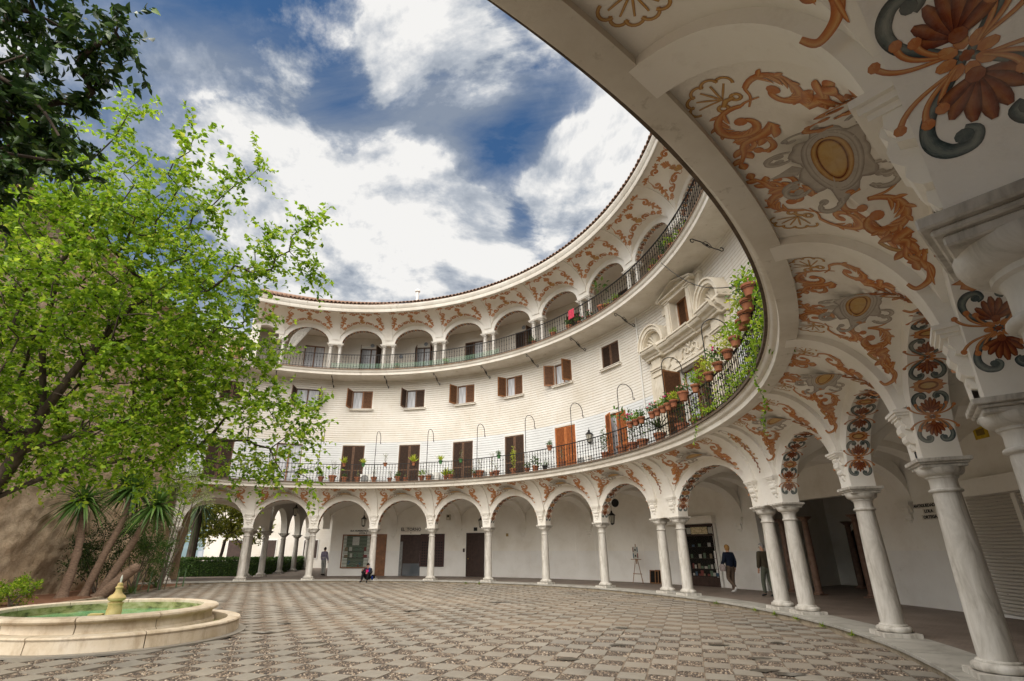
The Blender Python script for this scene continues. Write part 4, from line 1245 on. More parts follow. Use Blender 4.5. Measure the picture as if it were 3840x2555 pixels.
# ------------------------------------------------------------------ ground, paving, arcade floor
GZ = -.115
def ground_mats():
    t = NT('paving_stone'); v = t.gpos(); oi = t.n('ShaderNodeObjectInfo')
    n = t.noise(v, 1.3, 8, .65); n2 = t.noise(v, 14, 6, .7)
    c = t.ramp(n, [(.25, (.14, .128, .106)), (.5, (.225, .208, .176)), (.75, (.295, .275, .235))])
    c = t.mix(t.ramp(n2, [(.5, 0), (.8, .5)]), c, (.16, .14, .11))
    gi = t.n('ShaderNodeNewGeometry'); rnd = t.math('FRACT', t.math('ADD', oi.outputs['Random'], gi.outputs['Random Per Island']))
    c = t.mix(t.ramp(rnd, [(0, .0), (.6, .25), (1, .85)]), c, (.185, .165, .14)); c = t.mix(t.ramp(t.math('FRACT', t.math('MULTIPLY', rnd, 7.31)), [(.6, 0), (1, .4)]), c, (.33, .30, .25))
    c = t.mix(t.ramp(t.noise(v, .33, 7, .65), [(.38, 0), (.62, .72)]), c, (.26, .22, .17))
    t.base(c).rough(t.ramp(n, [(.3, .42), (.7, .7)]), .45); t.bump(t.noise(v, 22, 6, .7), .35, .012); MATS['pave'] = t.m
    t = NT('pebble_mosaic'); v = t.gpos()
    d = t.vor(v, 24); cc = t.vor(v, 24, out='Color'); sp = t.n('ShaderNodeSeparateColor'); t.l(cc, sp.inputs[0])
    n = t.noise(v, .33, 7, .65)
    c = t.ramp(sp.outputs[0], [(.0, (.06, .047, .037)), (.4, (.13, .098, .072)), (.75, (.22, .168, .12)), (1, (.37, .295, .22))])
    c = t.mix(t.ramp(d, [(.35, 0), (.75, .85)]), c, (.06, .046, .034))
    c = t.mix(t.ramp(n, [(.38, 0), (.62, .72)]), c, (.26, .20, .145))
    t.base(c).rough(.75, .3); t.bump(t.math('SUBTRACT', 1.0, d), .9, .03); MATS['pebble'] = t.m
    t = NT('loose_pebble'); g = t.n('ShaderNodeNewGeometry')
    c = t.ramp(g.outputs['Random Per Island'], [(0, (.04, .032, .027)), (.4, (.09, .07, .054)), (.7, (.16, .12, .088)), (.9, (.29, .225, .16)), (1, (.44, .37, .29))])
    t.base(c).rough(.6, .35); MATS['pebble3d'] = t.m
    t = NT('wet_earth'); v = t.gpos(); t.base(t.ramp(t.noise(v, 3, 6, .6), [(.3, (.13, .10, .075)), (.7, (.21, .165, .12))])).rough(.85); MATS['bed'] = t.m
    t = NT('arcade_floor_brick'); v = t.gpos()
    br = t.n('ShaderNodeTexBrick'); br.inputs['Scale'].default_value = 4.5; br.inputs['Mortar Size'].default_value = .025
    br.inputs['Color1'].default_value = (.20, .15, .12, 1); br.inputs['Color2'].default_value = (.15, .115, .095, 1); br.inputs['Mortar'].default_value = (.11, .09, .075, 1)
    t.l(v, br.inputs[0])
    c = t.mix(t.ramp(t.noise(v, 1.1, 7, .65), [(.35, 0), (.7, .6)]), br.outputs[0], (.28, .235, .195))
    t.base(c).rough(.6, .35); t.bump(br.outputs[1], -.3, .01); MATS['abrick'] = t.m
    t = NT('kerb_marble'); v = t.gpos(); n = t.noise(v, 2.2, 8, .65, .6)
    t.base(t.ramp(n, [(.28, (.22, .205, .175)), (.5, (.36, .345, .305)), (.75, (.45, .43, .38))])).rough(.5, .4); t.bump(t.noise(v, 25, 5, .6), .15, .01); MATS['kmarble'] = t.m
    t = NT('kerb_riser'); v = t.gpos(); n = t.noise(v, 4, 8, .65)
    t.base(t.ramp(n, [(.28, (.16, .13, .09)), (.5, (.34, .28, .20)), (.75, (.43, .37, .28))])).rough(.8, .3); t.bump(t.noise(v, 25, 5, .6), .25, .01); MATS['kriser'] = t.m
    t = NT('puddle'); t.base((.085, .075, .06)).rough(.16, .6); MATS['puddle'] = t.m
ground_mats()

b = MB(); b.add([(-150, -150, GZ-.06), (150, -150, GZ-.06), (150, 150, GZ-.06), (-150, 150, GZ-.06)], [(0, 1, 2, 3)])
setting('ground', b.mesh('ground', MATS['bed']))

# chequered plaza: slabs and pebble squares on a skewed grid
E1 = np.array([.0, .0]); 
PV_O = np.array([10.856, -6.433]); TH = math.radians(-20.5)
U_ = .382
ux = np.array([math.cos(TH), math.sin(TH)])*U_; uy = np.array([-math.sin(TH), math.cos(TH)])*U_
FC, FR = np.array([.25, -2.8]), 2.33
def inside(p):
    x, y = p; r = math.hypot(x, y)
    if r > 15.36: return False
    if math.hypot(x-FC[0], y-FC[1]) < FR: return False
    return x > bed_edge(y) and x > -9.2
def bed_edge(y):
    return -5.9-.16*(y-2) if y > -1.5 else -5.3
PLZ = setting('plaza_paving', None)
CAMXY = np.array([8.0, -14.1])
dark = []; light = []
N_ = 90
for i in range(-N_, N_):
    for j in range(-N_, N_):
        c = PV_O+ux*(i+.5)+uy*(j+.5)
        if not inside(c): continue
        # only what the photo can see: ahead of the camera
        d = c-CAMXY
        if d[1] < .3 or abs(d[0]) > 1.25*d[1]+3: continue
        (light if (i+j) % 2 == 0 else dark).append((float(np.hypot(*d)), c))
light.sort(key=lambda q: q[0]); dark.sort(key=lambda q: q[0])
def slab_variant(k):
    r = random.Random(k); h = U_/2-.006; n = 5; V = []; F = []
    # worn, slightly dished and uneven top
    top = []
    for iy in range(n):
        for ix in range(n):
            x = -h+2*h*ix/(n-1); y = -h+2*h*iy/(n-1); e = max(abs(x), abs(y))/h
            V.append((x+(r.uniform(-.004, .004) if e > .9 else 0), y+(r.uniform(-.004, .004) if e > .9 else 0), -.008*(e > .9)+r.uniform(-.002, .003)))
    F = [(iy*n+ix, iy*n+ix+1, iy*n+n+ix+1, iy*n+n+ix) for iy in range(n-1) for ix in range(n-1)]
    ring_ = [ix for ix in range(n)]+[iy*n+n-1 for iy in range(1, n)]+[(n-1)*n+ix for ix in range(n-2, -1, -1)]+[iy*n for iy in range(n-2, 0, -1)]
    o = len(V); V += [(V[q][0], V[q][1], -.05) for q in ring_]
    m = len(ring_); F += [(ring_[q], o+q, o+(q+1) % m, ring_[(q+1) % m]) for q in range(m)]
    return V, F
SV = [slab_variant(k) for k in range(6)]
SVm = [mesh('paving_slab', v, f, MATS['pave'], False) for v, f in SV]
for k, (d, c) in enumerate(light[:300]):
    o = ob('paving_slab', SVm[k % 6], PLZ, loc=(c[0], c[1], GZ+random.uniform(-.005, .004)), rz=TH+random.choice((0, R90, PI, -R90))+random.uniform(-.012, .012))
    o.rotation_euler[0] = random.uniform(-.008, .008); o.rotation_euler[1] = random.uniform(-.008, .008)
b = MB(); cs, sn = math.cos(TH), math.sin(TH)
for k, (d, c) in enumerate(light[300:]):
    h = U_/2-.006; dz = random.uniform(-.006, .004); t1, t2 = random.uniform(-.006, .006), random.uniform(-.006, .006)
    V = []
    for x, y, zz in ((-h, -h, 0), (h, -h, 0), (h, h, 0), (-h, h, 0)):
        V.append((c[0]+cs*x-sn*y, c[1]+sn*x+cs*y, GZ+dz+t1*x/h+t2*y/h))
    V += [(v[0], v[1], GZ-.05) for v in V]
    b.add(V, [(0, 1, 2, 3), (0, 4, 5, 1), (1, 5, 6, 2), (2, 6, 7, 3), (3, 7, 4, 0)])
o = ob('far_paving_slabs', b.mesh('far_paving_slabs', MATS['pave']), PLZ); o['kind'] = 'stuff'
# pebble squares: mortar bed everywhere, real pebbles near the camera
b = MB()
for k, (d, c) in enumerate(dark):
    h = U_/2+.004; dz = -.014+random.uniform(-.004, .004)
    b.add([(c[0]+cs*x-sn*y, c[1]+sn*x+cs*y, GZ+dz) for x, y in ((-h, -h), (h, -h), (h, h), (-h, h))], [(0, 1, 2, 3)])
o = ob('pebble_mosaic', b.mesh('pebble_mosaic', MATS['pebble']), PLZ); o['kind'] = 'stuff'
near = [c for d, c in dark if d < 12.5]
PVt, PFt = [], []
oct_ = np.array([(1, 0, 0), (.5, .87, 0), (-.5, .87, 0), (-1, 0, 0), (-.5, -.87, 0), (.5, -.87, 0), (.45, .3, .8), (-.45, .3, .8), (0, -.5, .8)])
octf = [(0, 1, 6), (1, 2, 7), (1, 7, 6), (2, 3, 7), (3, 4, 7), (4, 8, 7), (4, 5, 8), (5, 0, 8), (0, 6, 8), (6, 7, 8)]
nb = 0; VV_ = []; FF_ = []
for c in near:
    g_ = 10
    rr = RNG.random((g_*g_, 6))
    for q in range(g_*g_):
        x = -U_/2+.02+(U_-.04)*((q % g_)+.5+.55*(rr[q, 0]-.5))/g_; y = -U_/2+.02+(U_-.04)*((q//g_)+.5+.55*(rr[q, 1]-.5))/g_
        a = rr[q, 2]*PI; sa, sb = .019+.008*rr[q, 3], .011+.006*rr[q, 4]
        P = oct_*np.array([sa, sb, .013+.007*rr[q, 5]]); ca, s_a = math.cos(a), math.sin(a)
        X = P[:, 0]*ca-P[:, 1]*s_a+x; Y = P[:, 0]*s_a+P[:, 1]*ca+y
        VV_.append(np.stack([c[0]+cs*X-sn*Y, c[1]+sn*X+cs*Y, GZ-.016+P[:, 2]], 1)); FF_ += [(f[0]+nb, f[1]+nb, f[2]+nb) for f in octf]; nb += 9
if VV_:
    o = ob('pebbles', mesh('pebbles', np.concatenate(VV_), FF_, MATS['pebble3d'], True), PLZ); o['kind'] = 'stuff'
# shallow puddles left in hollows
PUD = [(9.16, -5.19, .22, .13), (12.25, -5.15, .24, .15), (13.34, -3.74, .2, .12), (12.07, -3.96, .22, .13), (10.26, -3.96, .2, .12), (3.09, -2.46, .3, .16), (2.95, -1.07, .25, .15), (4.61, -3.74, .28, .12), (11.86, -5.99, .26, .14), (10.83, -1.8, .2, .14), (12.1, -6.24, .25, .12), (5.6, 1.5, .35, .16), (3.2, 5.8, .4, .2), (8.2, 4.0, .35, .2)]
for (x, y, sx, sy) in PUD:
    n = 18; V = [(x+sx*math.cos(2*PI*i/n)*random.uniform(.45, 1.15), y+sy*math.sin(2*PI*i/n)*random.uniform(.45, 1.15), GZ+.006) for i in range(n)]
    ob('puddle', mesh('puddle', V, [tuple(range(n))], MATS['puddle']), PLZ)

# arcade walk: brick floor, marble border slabs, kerb stones
b = MB(); b.ring([(16.38, -.006), (40, -.006), (40, -.3), (16.38, -.3)], 128, -80, 2)
FLO = setting('arcade_floor', b.mesh('arcade_floor', MATS['abrick']))
st = 3.3; a = 127.0
sl = MB(); 
def ring_piece(r0, r1, z0, z1, da, bev=.006):
    b = MB(); n = 3; V = []; F = []
    pr = [(r0, z0), (r0, z1-bev), (r0+bev, z1), (r1, z1), (r1, z0)]
    b.ring(pr, 90-da/2, 90+da/2, da/3); return b
mb_ = ring_piece(15.49, 16.385, -.05, 0, st-.03).mesh('border_slab', MATS['kmarble'])
mk_ = ring_piece(15.53, 15.7, GZ-.06, -.05, st/2-.04).mesh('kerb_stone', MATS['kriser'])
while a > -80:
    ob('border_slab', mb_, FLO, rz=math.radians(a)-R90, loc=(0, 0, random.uniform(-.003, .003)))
    for s_ in (-.25, .25): ob('kerb_stone', mk_, FLO, rz=math.radians(a+s_*st)-R90)
    a -= st
# ------------------------------------------------------------------ back of the arcade: walls, shops, garden passage
def text_mesh(txt, size, mat, name='lettering', bold=.0):
    cu = bpy.data.curves.new(name, 'FONT'); cu.body = txt; cu.size = size; cu.align_x = 'CENTER'; cu.align_y = 'CENTER'; cu.extrude = .003; cu.offset = bold
    cu.resolution_u = 2
    o = bpy.data.objects.new(name, cu); COL.objects.link(o)
    dg = bpy.context.evaluated_depsgraph_get(); me = bpy.data.meshes.new_from_object(o.evaluated_get(dg))
    bpy.data.objects.remove(o); bpy.data.curves.remove(cu)
    me.transform(Matrix.Rotation(R90, 4, 'X')); me.materials.clear(); me.materials.append(mat); me.name = name
    return me
def fr(a, r, z=0):       # location and rotation of a local frame on the curved wall
    (x, y), rz = at(a, r); return dict(loc=(x, y, z), rz=rz)
RW = RB-.002
bw = ob('arcade_back_wall', None, BLD)
def bwall(a0, a1): 
    b = MB(); b.ring([(RB, 1.52), (RB+.3, 1.52), (RB+.3, 5.0), (RB, 5.0)], a0, a1, 1.2); ob('upper_wall_face', b.mesh('upper_wall_face', MATS['plaster']), bw)
    b = MB(); b.ring([(RB-.004, -.05), (RB+.3, -.05), (RB+.3, 1.52), (RB-.004, 1.52)], a0, a1, 1.2); ob('dado', b.mesh('dado', MATS['plaster_fresh']), bw)
bwall(98.2, 21.4); bwall(6.5, -80)
# thin incised panel lines on the plaster
b = MB()
for a0, a1, z0, z1 in ((60.3, 51.7, .6, 2.6), (48.1, 39.7, .3, 2.62)):
    for (s0, s1, t0, t1) in ((a0, a1, z1, z1+.012), (a0, a1, z0, z0+.012)): b.ring([(RB-.012, t0), (RB-.001, t0), (RB-.001, t1), (RB-.012, t1)], s0, s1, 1)
    for s0 in (a0, a1): b.ring([(RB-.012, z0), (RB-.001, z0), (RB-.001, z1), (RB-.012, z1)], s0+.02, s0-.02, 1)
ob('panel_moulding', b.mesh('panel_moulding', MATS['plaster']), bw)

t = NT('letter_black'); t.base((.02, .018, .016)).rough(.5); MATS['ink'] = t.m
t = NT('cream_tile'); v = t.coord(); t.base(t.ramp(t.noise(v, 6), [(.3, (.55, .50, .42)), (.7, (.68, .63, .55))])).rough(.3, .5); MATS['ctile'] = t.m
t = NT('green_slats'); v = t.coord('Object'); t.base((.15, .19, .125)).rough(.6); MATS['gslat'] = t.m
def cardm(name, c): return mat_plain(name, c, .7, .2, 0, .2, 20)
CARD = [cardm('card_white', (.42, .41, .36)), cardm('card_green', (.10, .15, .10)), cardm('card_blue', (.05, .10, .15)), cardm('card_red', (.16, .04, .035)), cardm('card_tan', (.20, .155, .10))]

# stamp shop window
def stamp_window():
    a = 93.4; w = math.radians(5.3)*RW; g = ob('shop_window', None, BLD, **fr(a, RB)); g['label'] = 'wood framed shop window with green slatted back and stamp displays'
    b = MB(); f = .07
    b.box(-w/2, -w/2+f, -.07, 0, .46, 2.55); b.box(w/2-f, w/2, -.07, 0, .46, 2.55); b.box(-w/2+f, w/2-f, -.07, 0, 2.47, 2.55); b.box(-w/2+f, w/2-f, -.09, 0, .46, .53)
    ob('frame', b.mesh('frame', MATS['mid_wood']), g)
    b = MB(); b.box(-w/2+f, w/2-f, -.012, -.004, .53, 2.47); ob('backing', b.mesh('backing', MATS['dark']), g)
    for i in range(22):
        b = MB(); z0 = .55+.087*i; b.box(-w/2+f+.01, w/2-f-.01, -.022, -.012, z0, z0+.05); ob('slat', b.mesh('slat', MATS['gslat']), g)
    r = random.Random(5)
    b = MB(); b.box(-.28, .16, -.035, -.026, 1.87, 2.4); ob('notice', b.mesh('notice', CARD[0]), g)
    tm_ = text_mesh('COMPRO SELLOS', .045, MATS['ink']) if False else None
    for z0 in (1.52, 1.12):
        b = MB(); b.box(-w/2+.15, w/2-f, -.06, -.03, z0-.025, z0); ob('shelf', b.mesh('shelf', MATS['dark_door']), g)
        x = -w/2+.2
        while x < w/2-.3:
            ww = r.uniform(.14, .24); hh = r.uniform(.16, .25); b = MB(); b.box(x, x+ww, -.05, -.035, z0+.002, z0+hh); ob('display_card', b.mesh('display_card', r.choice(CARD)), g); x += ww+r.uniform(.08, .22)
    for k in range(9):
        b = MB(); x = r.uniform(-.5, .3); z0 = .56+.13*(k % 3); b.box(x, x+.12, -.05, -.04, z0, z0+.1); ob('display_card', b.mesh('display_card', r.choice(CARD)), g)
    b = MB(); b.box(-w/2+f, w/2-f, -.062, -.060, .53, 2.47)
    t = NT('shop_glass'); t.base((1, 1, 1)).rough(.02); t.b.inputs['Transmission Weight'].default_value = 1; t.b.inputs['IOR'].default_value = 1.1; MATS['clear'] = t.m
    ob('pane', b.mesh('pane', MATS['clear']), g)
stamp_window()
def panel_door(a, w, h, mat, rows, cols=1, name='panel_door', label=None, boards=0):
    g = ob(name, None, BLD, **fr(a, RB)); 
    if label: g['label'] = label
    b = MB(); b.box(-w/2, w/2, -.03, 0, 0, h); ob('leaf', b.mesh('leaf', mat), g)
    b = MB(); b.box(-w/2-.06, -w/2, -.05, 0, 0, h+.06); b.box(w/2, w/2+.06, -.05, 0, 0, h+.06); b.box(-w/2, w/2, -.05, 0, h, h+.06); ob('frame', b.mesh('frame', mat), g)
    for i in range(rows):
        for j in range(cols):
            pw = w/cols; x0 = -w/2+pw*j+.06; x1 = -w/2+pw*(j+1)-.06; z0 = .08+(h-.12)*i/rows+.03; z1 = .08+(h-.12)*(i+1)/rows-.03
            b = MB(); b.box(x0, x1, -.045, -.03, z0, z1); b.box(x0+.05, x1-.05, -.06, -.045, z0+.04, z1-.04); ob('panel', b.mesh('panel', mat), g)
    for j in range(boards):
        x0 = -w/2+w*j/boards+.006; x1 = -w/2+w*(j+1)/boards-.006
        b = MB(); b.box(x0, x1, -.042, -.03, .02, h-.02); ob('board', b.mesh('board', mat), g)
    b = MB(); b.ball((w/2-.09 if name == 'panel_door' else -w/2+.1, -.075, 1.05), .03, 6); ob('handle', b.mesh('handle', mat_plain('brass', (.45, .30, .08), .35, .5, .8)), g)
    return g
panel_door(88.9, .62, 2.52, MATS['mid_wood'], 8, 1, label='carved wooden panel door beside the stamp shop window')
panel_door(70.8, 1.12, 2.56, MATS['dark_door'], 0, 1, 'boarded_door', 'dark brown boarded door near the intercom', 7)
# EL TORNO: dark doorway and round-holed lattice screen
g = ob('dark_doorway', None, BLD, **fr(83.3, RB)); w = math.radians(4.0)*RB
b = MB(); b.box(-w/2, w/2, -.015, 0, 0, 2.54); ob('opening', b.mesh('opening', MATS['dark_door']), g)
b = MB(); b.box(-w/2+.25, w/2, -.03, -.016, 0, .75); ob('glass_panel', b.mesh('glass_panel', MATS['glass']), g)
b = MB(); b.box(-w/2, -w/2+.2, -.035, -.016, 0, 2.1); b.box(-w/2+.09, -w/2+.11, -.05, -.036, 0, 2.1); ob('grey_leaf', b.mesh('grey_leaf', mat_plain('grey_metal', (.22, .22, .215), .4, .5, .4)), g)
g = ob('lattice_screen', None, BLD, **fr(79.1, RB)); g['label'] = 'dark brown screen pierced with rows of round holes'; w = math.radians(4.65)*RB
b = MB(); b.box(-w/2, w/2, -.06, 0, .56, 2.58); ob('panel', b.mesh('panel', mat_plain('plum_wood', (.055, .027, .024), .6, .3, 0, .2)), g)
b = MB(); b.lathe([(.052, 0), (.052, .004), (.03, .006)], 14); hm_ = b.mesh('hole', MATS['black']); hm_.transform(Matrix.Rotation(R90, 4, 'X'))
for i in range(9):
    for j in range(9):
        if j == 4: continue
        ob('hole', hm_, g, loc=(-w/2+.18+(w-.36)*j/8, -.061, .72+.165*i))
b = MB(); b.box(-.9, .9, -.03, 0, 0, .55)

def wall_sign(name, label, a, z, lines, size, tile=None, cat='sign', tl=None):
    th = thing(name, label, cat, **fr(a, RB-.004, z)) if False else None
    d = fr(a, RB-.003, z); th = thing(name, label, cat, d['loc'], d['rz'])
    n = 0
    for i, (txt, dx, dz) in enumerate(lines):
        if tile:
            k = len(txt); w = size*.72*k
            b = MB(); b.box(dx-w/2-.03, dx+w/2+.03, -.008, 0, dz-size*.62, dz+size*.62); ob('tile', b.mesh('tile', MATS['ctile']), th)
        ob('lettering', text_mesh(txt, size, MATS['ink'], bold=.006), th, loc=(dx, -.012, dz))
    return th
wall_sign('shop_sign', 'tiled EL TORNO sign in black letters above the dark doorway', 83.35, 2.87, [('EL  TORNO', 0, 0)], .27, True)
wall_sign('number_sign', 'small house number 2 under the EL TORNO sign', 83.35, 2.65, [('2', 0, 0)], .10)
wall_sign('shop_sign', 'black FILATELIA NUMISMATICA lettering above the stamp shop window', 92.4, 2.78, [('FILATELIA NUMISMATICA CABRERA' if False else 'FILATELIA NUMISMATICA', -.42, 0), ('LOCAL 2', 0, -.14)], .135)
wall_sign('shop_sign', 'tiled ANTIGUEDADES LOLA ORTEGA sign in black letters beside the roller shutter', 1.15, 2.58, [('ANTIGUEDADES E', 0, .16), ('LOLA', .0, 0), ('ORTEGA', 0, -.16)], .115, True)
d = fr(70.8, RB-.003, 2.85); o = thing('plaque', 'small dark plaque over the dark brown boarded door', 'plaque', d['loc'], d['rz']); b = MB(); b.box(-.12, .12, -.015, 0, -.11, .11); ob('plate', b.mesh('plate', MATS['black']), o); ob('lettering', text_mesh('4', .09, MATS['ctile']), o, loc=(0, .0, .17))
d = fr(73.0, RB-.003, 1.56); b = MB(); b.box(-.06, .06, -.04, 0, -.11, .11); b.box(-.045, .045, -.046, -.04, .0, .08); b.box(-.03, .03, -.05, -.04, -.08, -.03)
thing('intercom', 'small dark intercom panel left of the dark brown boarded door', 'intercom', d['loc'], d['rz'], me=b.mesh('intercom', MATS['dark_door']))
d = fr(76.1, RB-.003, 3.62); b = MB(); b.box(-.13, .13, -.14, 0, -.17, .17, 0); b.box(-.07, .07, -.146, -.14, .02, .12, 1); b.box(-.09, .09, -.146, -.14, -.13, -.03, 2)
thing('meter_box', 'cream meter box high on the back wall', 'box', d['loc'], d['rz'], me=b.mesh('meter_box', [mat_plain('cream_plastic', (.45, .40, .29), .5), MATS['black'], MATS['stone_cream']]))
d = fr(64.6, RB-.003, 2.47); b = MB(); b.box(-.08, .08, -.03, 0, -.09, .09); b.box(-.05, .05, -.036, -.03, -.06, .06)
thing('wall_plate', 'small ochre plate on the bare white back wall', 'plate', d['loc'], d['rz'], me=b.mesh('wall_plate', mat_plain('ochre_plate', (.32, .22, .08), .5)))
d = fr(-5.4, RB-.003, 4.34); b = MB(); b.box(-.2, .2, -.02, 0, -.16, .16, 0); b.box(-.12, .12, -.024, -.02, -.08, .08, 1)
thing('warning_sign', 'yellow sign high above the roller shutter', 'sign', d['loc'], d['rz'], me=b.mesh('warning_sign', [mat_plain('sign_yellow', (.55, .38, .02), .5), mat_plain('sign_brown', (.20, .13, .02), .5)]))

# shop with roller box between the twin columns
g = ob('shop_front', None, BLD, **fr(31.2, RB)); g['label'] = 'dark wooden shop front under a white roller box'
b = MB(); b.box(-1.36, 1.36, -.34, 0, 2.72, 3.04); ob('roller_box', b.mesh('roller_box', MATS['plaster']), g)
b = MB(); b.box(1.25, 1.36, -.16, 0, 0, 2.72); ob('white_jamb', b.mesh('white_jamb', MATS['white_metal']), g)
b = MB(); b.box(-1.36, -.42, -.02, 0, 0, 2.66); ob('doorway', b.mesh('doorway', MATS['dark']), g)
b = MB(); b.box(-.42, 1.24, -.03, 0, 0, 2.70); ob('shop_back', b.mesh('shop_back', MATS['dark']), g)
b = MB(); b.box(-.42, -.34, -.10, -.03, 0, 2.7); b.box(1.16, 1.24, -.10, -.03, 0, 2.7); b.box(-.34, 1.16, -.10, -.03, 2.60, 2.7); b.box(-.34, 1.16, -.10, -.03, 2.18, 2.24); b.box(-.34, 1.16, -.10, -.03, 0, .40)
ob('frame', b.mesh('frame', MATS['dark_door']), g)
for k in range(3):
    b = MB(); b.box(-.28+.48*k, .12+.48*k, -.115, -.10, .07, .34); ob('panel', b.mesh('panel', MATS['dark_door']), g)
r = random.Random(9)
b = MB(); b.box(-.05, .85, -.06, -.04, 2.26, 2.58); ob('picture_tile', b.mesh('picture_tile', mat_mottled('picture_tile', (.1, .08, .05), (.6, .5, .3), 14, .4, 0, c3=(.75, .68, .5))), g)
for x0, x1 in ((-.30, -.08), (.90, 1.14)):
    b = MB(); b.box(x0, x1, -.06, -.04, 2.28, 2.56); ob('white_tile', b.mesh('white_tile', CARD[0]), g)
for zs_, n in ((.44, 9), (.75, 8), (1.2, 4), (1.7, 3)):
    b = MB(); b.box(-.3, 1.12, -.055, -.032, zs_-.015, zs_); ob('shelf', b.mesh('shelf', MATS['dark_door']), g)
    for k in range(n):
        x = -.28+1.36*(k+r.uniform(.1, .6))/n; ww, hh = r.uniform(.06, .16), r.uniform(.08, .24); b = MB(); b.box(x, x+ww, -.052, -.04, zs_+.001, zs_+hh); ob('trinket', b.mesh('trinket', r.choice(CARD)), g)
b = MB(); b.box(-.34, 1.16, -.075, -.072, .4, 2.18); ob('pane', b.mesh('pane', MATS['clear']), g)
# roller shutter at the right
g = ob('roller_shutter', None, BLD, **fr(-6.6, RB)); g['label'] = 'white roller shutter with scuffed slats'; w = 3.0
b = MB(); b.box(-w/2, w/2+2, -.45, 0, 2.80, 3.20); ob('box', b.mesh('box', MATS['plaster']), g)
t = NT('shutter_paint'); v = t.gpos((1, 1, 4)); t.base(t.mix(t.ramp(t.noise(v, 6, 6, .7), [(.62, 0), (.70, 1)]), (.52, .48, .42), (.05, .045, .04))).rough(.5); MATS['shutter'] = t.m
for i in range(33):
    z0 = .06+.083*i; b = MB(); b.prism([(-.05, z0), (-.075, z0+.03), (-.06, z0+.072), (-.04, z0+.078), (-.04, z0)], -w/2, w/2+2); ob('slat', b.mesh('slat', MATS['shutter']), g)
b = MB(); b.box(-.10, .02, -.11, -.0, 0, 2.8); ob('guide', b.mesh('guide', MATS['plaster']), g)

# dark vestibule behind the middle of the arcade
g = ob('vestibule', None, BLD); g['label'] = 'dark vestibule opening behind the arcade'
DK = MATS['plaster']
b = MB(); b.ring([(27.0, 0), (27.3, 0), (27.3, 5), (27.0, 5)], 34, 4, 2); ob('end_wall', b.mesh('end_wall', DK), g)
for a_ in (21.4, 6.5):
    b = MB(); p0, p1 = P3(a_, RB+.3, 0), P3(a_ + (3.5 if a_ > 10 else -1), 27.2, 0); q0, q1 = P3(a_+.6*(1 if a_ > 10 else -1), RB+.3, 0), P3(a_+(4.2 if a_ > 10 else -1.7), 27.2, 0)
    V = [p0, p1, q1, q0]; V = V+[(x, y, 5) for x, y, _ in V]
    b.add(V, [(0, 1, 5, 4), (1, 2, 6, 5), (2, 3, 7, 6), (3, 0, 4, 7)]); ob('side_wall', b.mesh('side_wall', DK), g)
b = MB(); b.ring([(RB, 4.5), (27.3, 4.5), (27.3, 4.7), (RB, 4.7)], 34, 0, 2); ob('ceiling', b.mesh('ceiling', DK), g)
b = MB(); b.ring([(RB, 3.35), (RB+.3, 3.35), (RB+.3, 5), (RB, 5)], 21.5, 6.4, 1); ob('lintel_wall', b.mesh('lintel_wall', MATS['plaster']), g)
pink = mat_mottled('pink_marble', (.13, .075, .052), (.23, .14, .10), 8, .5, .1)
pc = column_meshes(h=2.75, r0=.115, r1=.10, k=.6)
for nm, me in pc: me.materials.clear(); me.materials.append(pink)
for a_, r_ in ((19.3, 20.9), (11.4, 21.3), (20.2, 25.2), (15.5, 20.6)):
    (x, y), rz = at(a_, r_); c_ = ob('pink_column', pc[2][1], g, loc=(x, y, 0), rz=rz)
    for nm, me in pc:
        if nm != 'shaft': ob(nm, me, c_)
b = MB(); b.box(-.9, .9, -.1, 0, .35, 2.9); d = fr(27.5, 26.98); ob('display_case', b.mesh('display_case', MATS['dark']), g, **d)
for k in range(14):
    r_ = random.Random(k); b = MB(); x = r_.uniform(-.7, .7); z0 = r_.uniform(.5, 2.6); b.box(x, x+.1, -.12, -.1, z0, z0+.12); ob('trinket', b.mesh('trinket', CARD[3] if k % 2 else CARD[4]), g, **d)
b = MB(); b.box(-.55, .55, -.03, 0, 0, 2.1); 
for i in range(12):
    t0, t1 = PI*i/12, PI*(i+1)/12
d = fr(21.5, 26.98); b.prism_y([(.55*math.cos(PI*i/12), 2.1+.55*math.sin(PI*i/12)) for i in range(13)], -.03, 0); ob('blind_door', b.mesh('blind_door', MATS['dark']), g, **d)

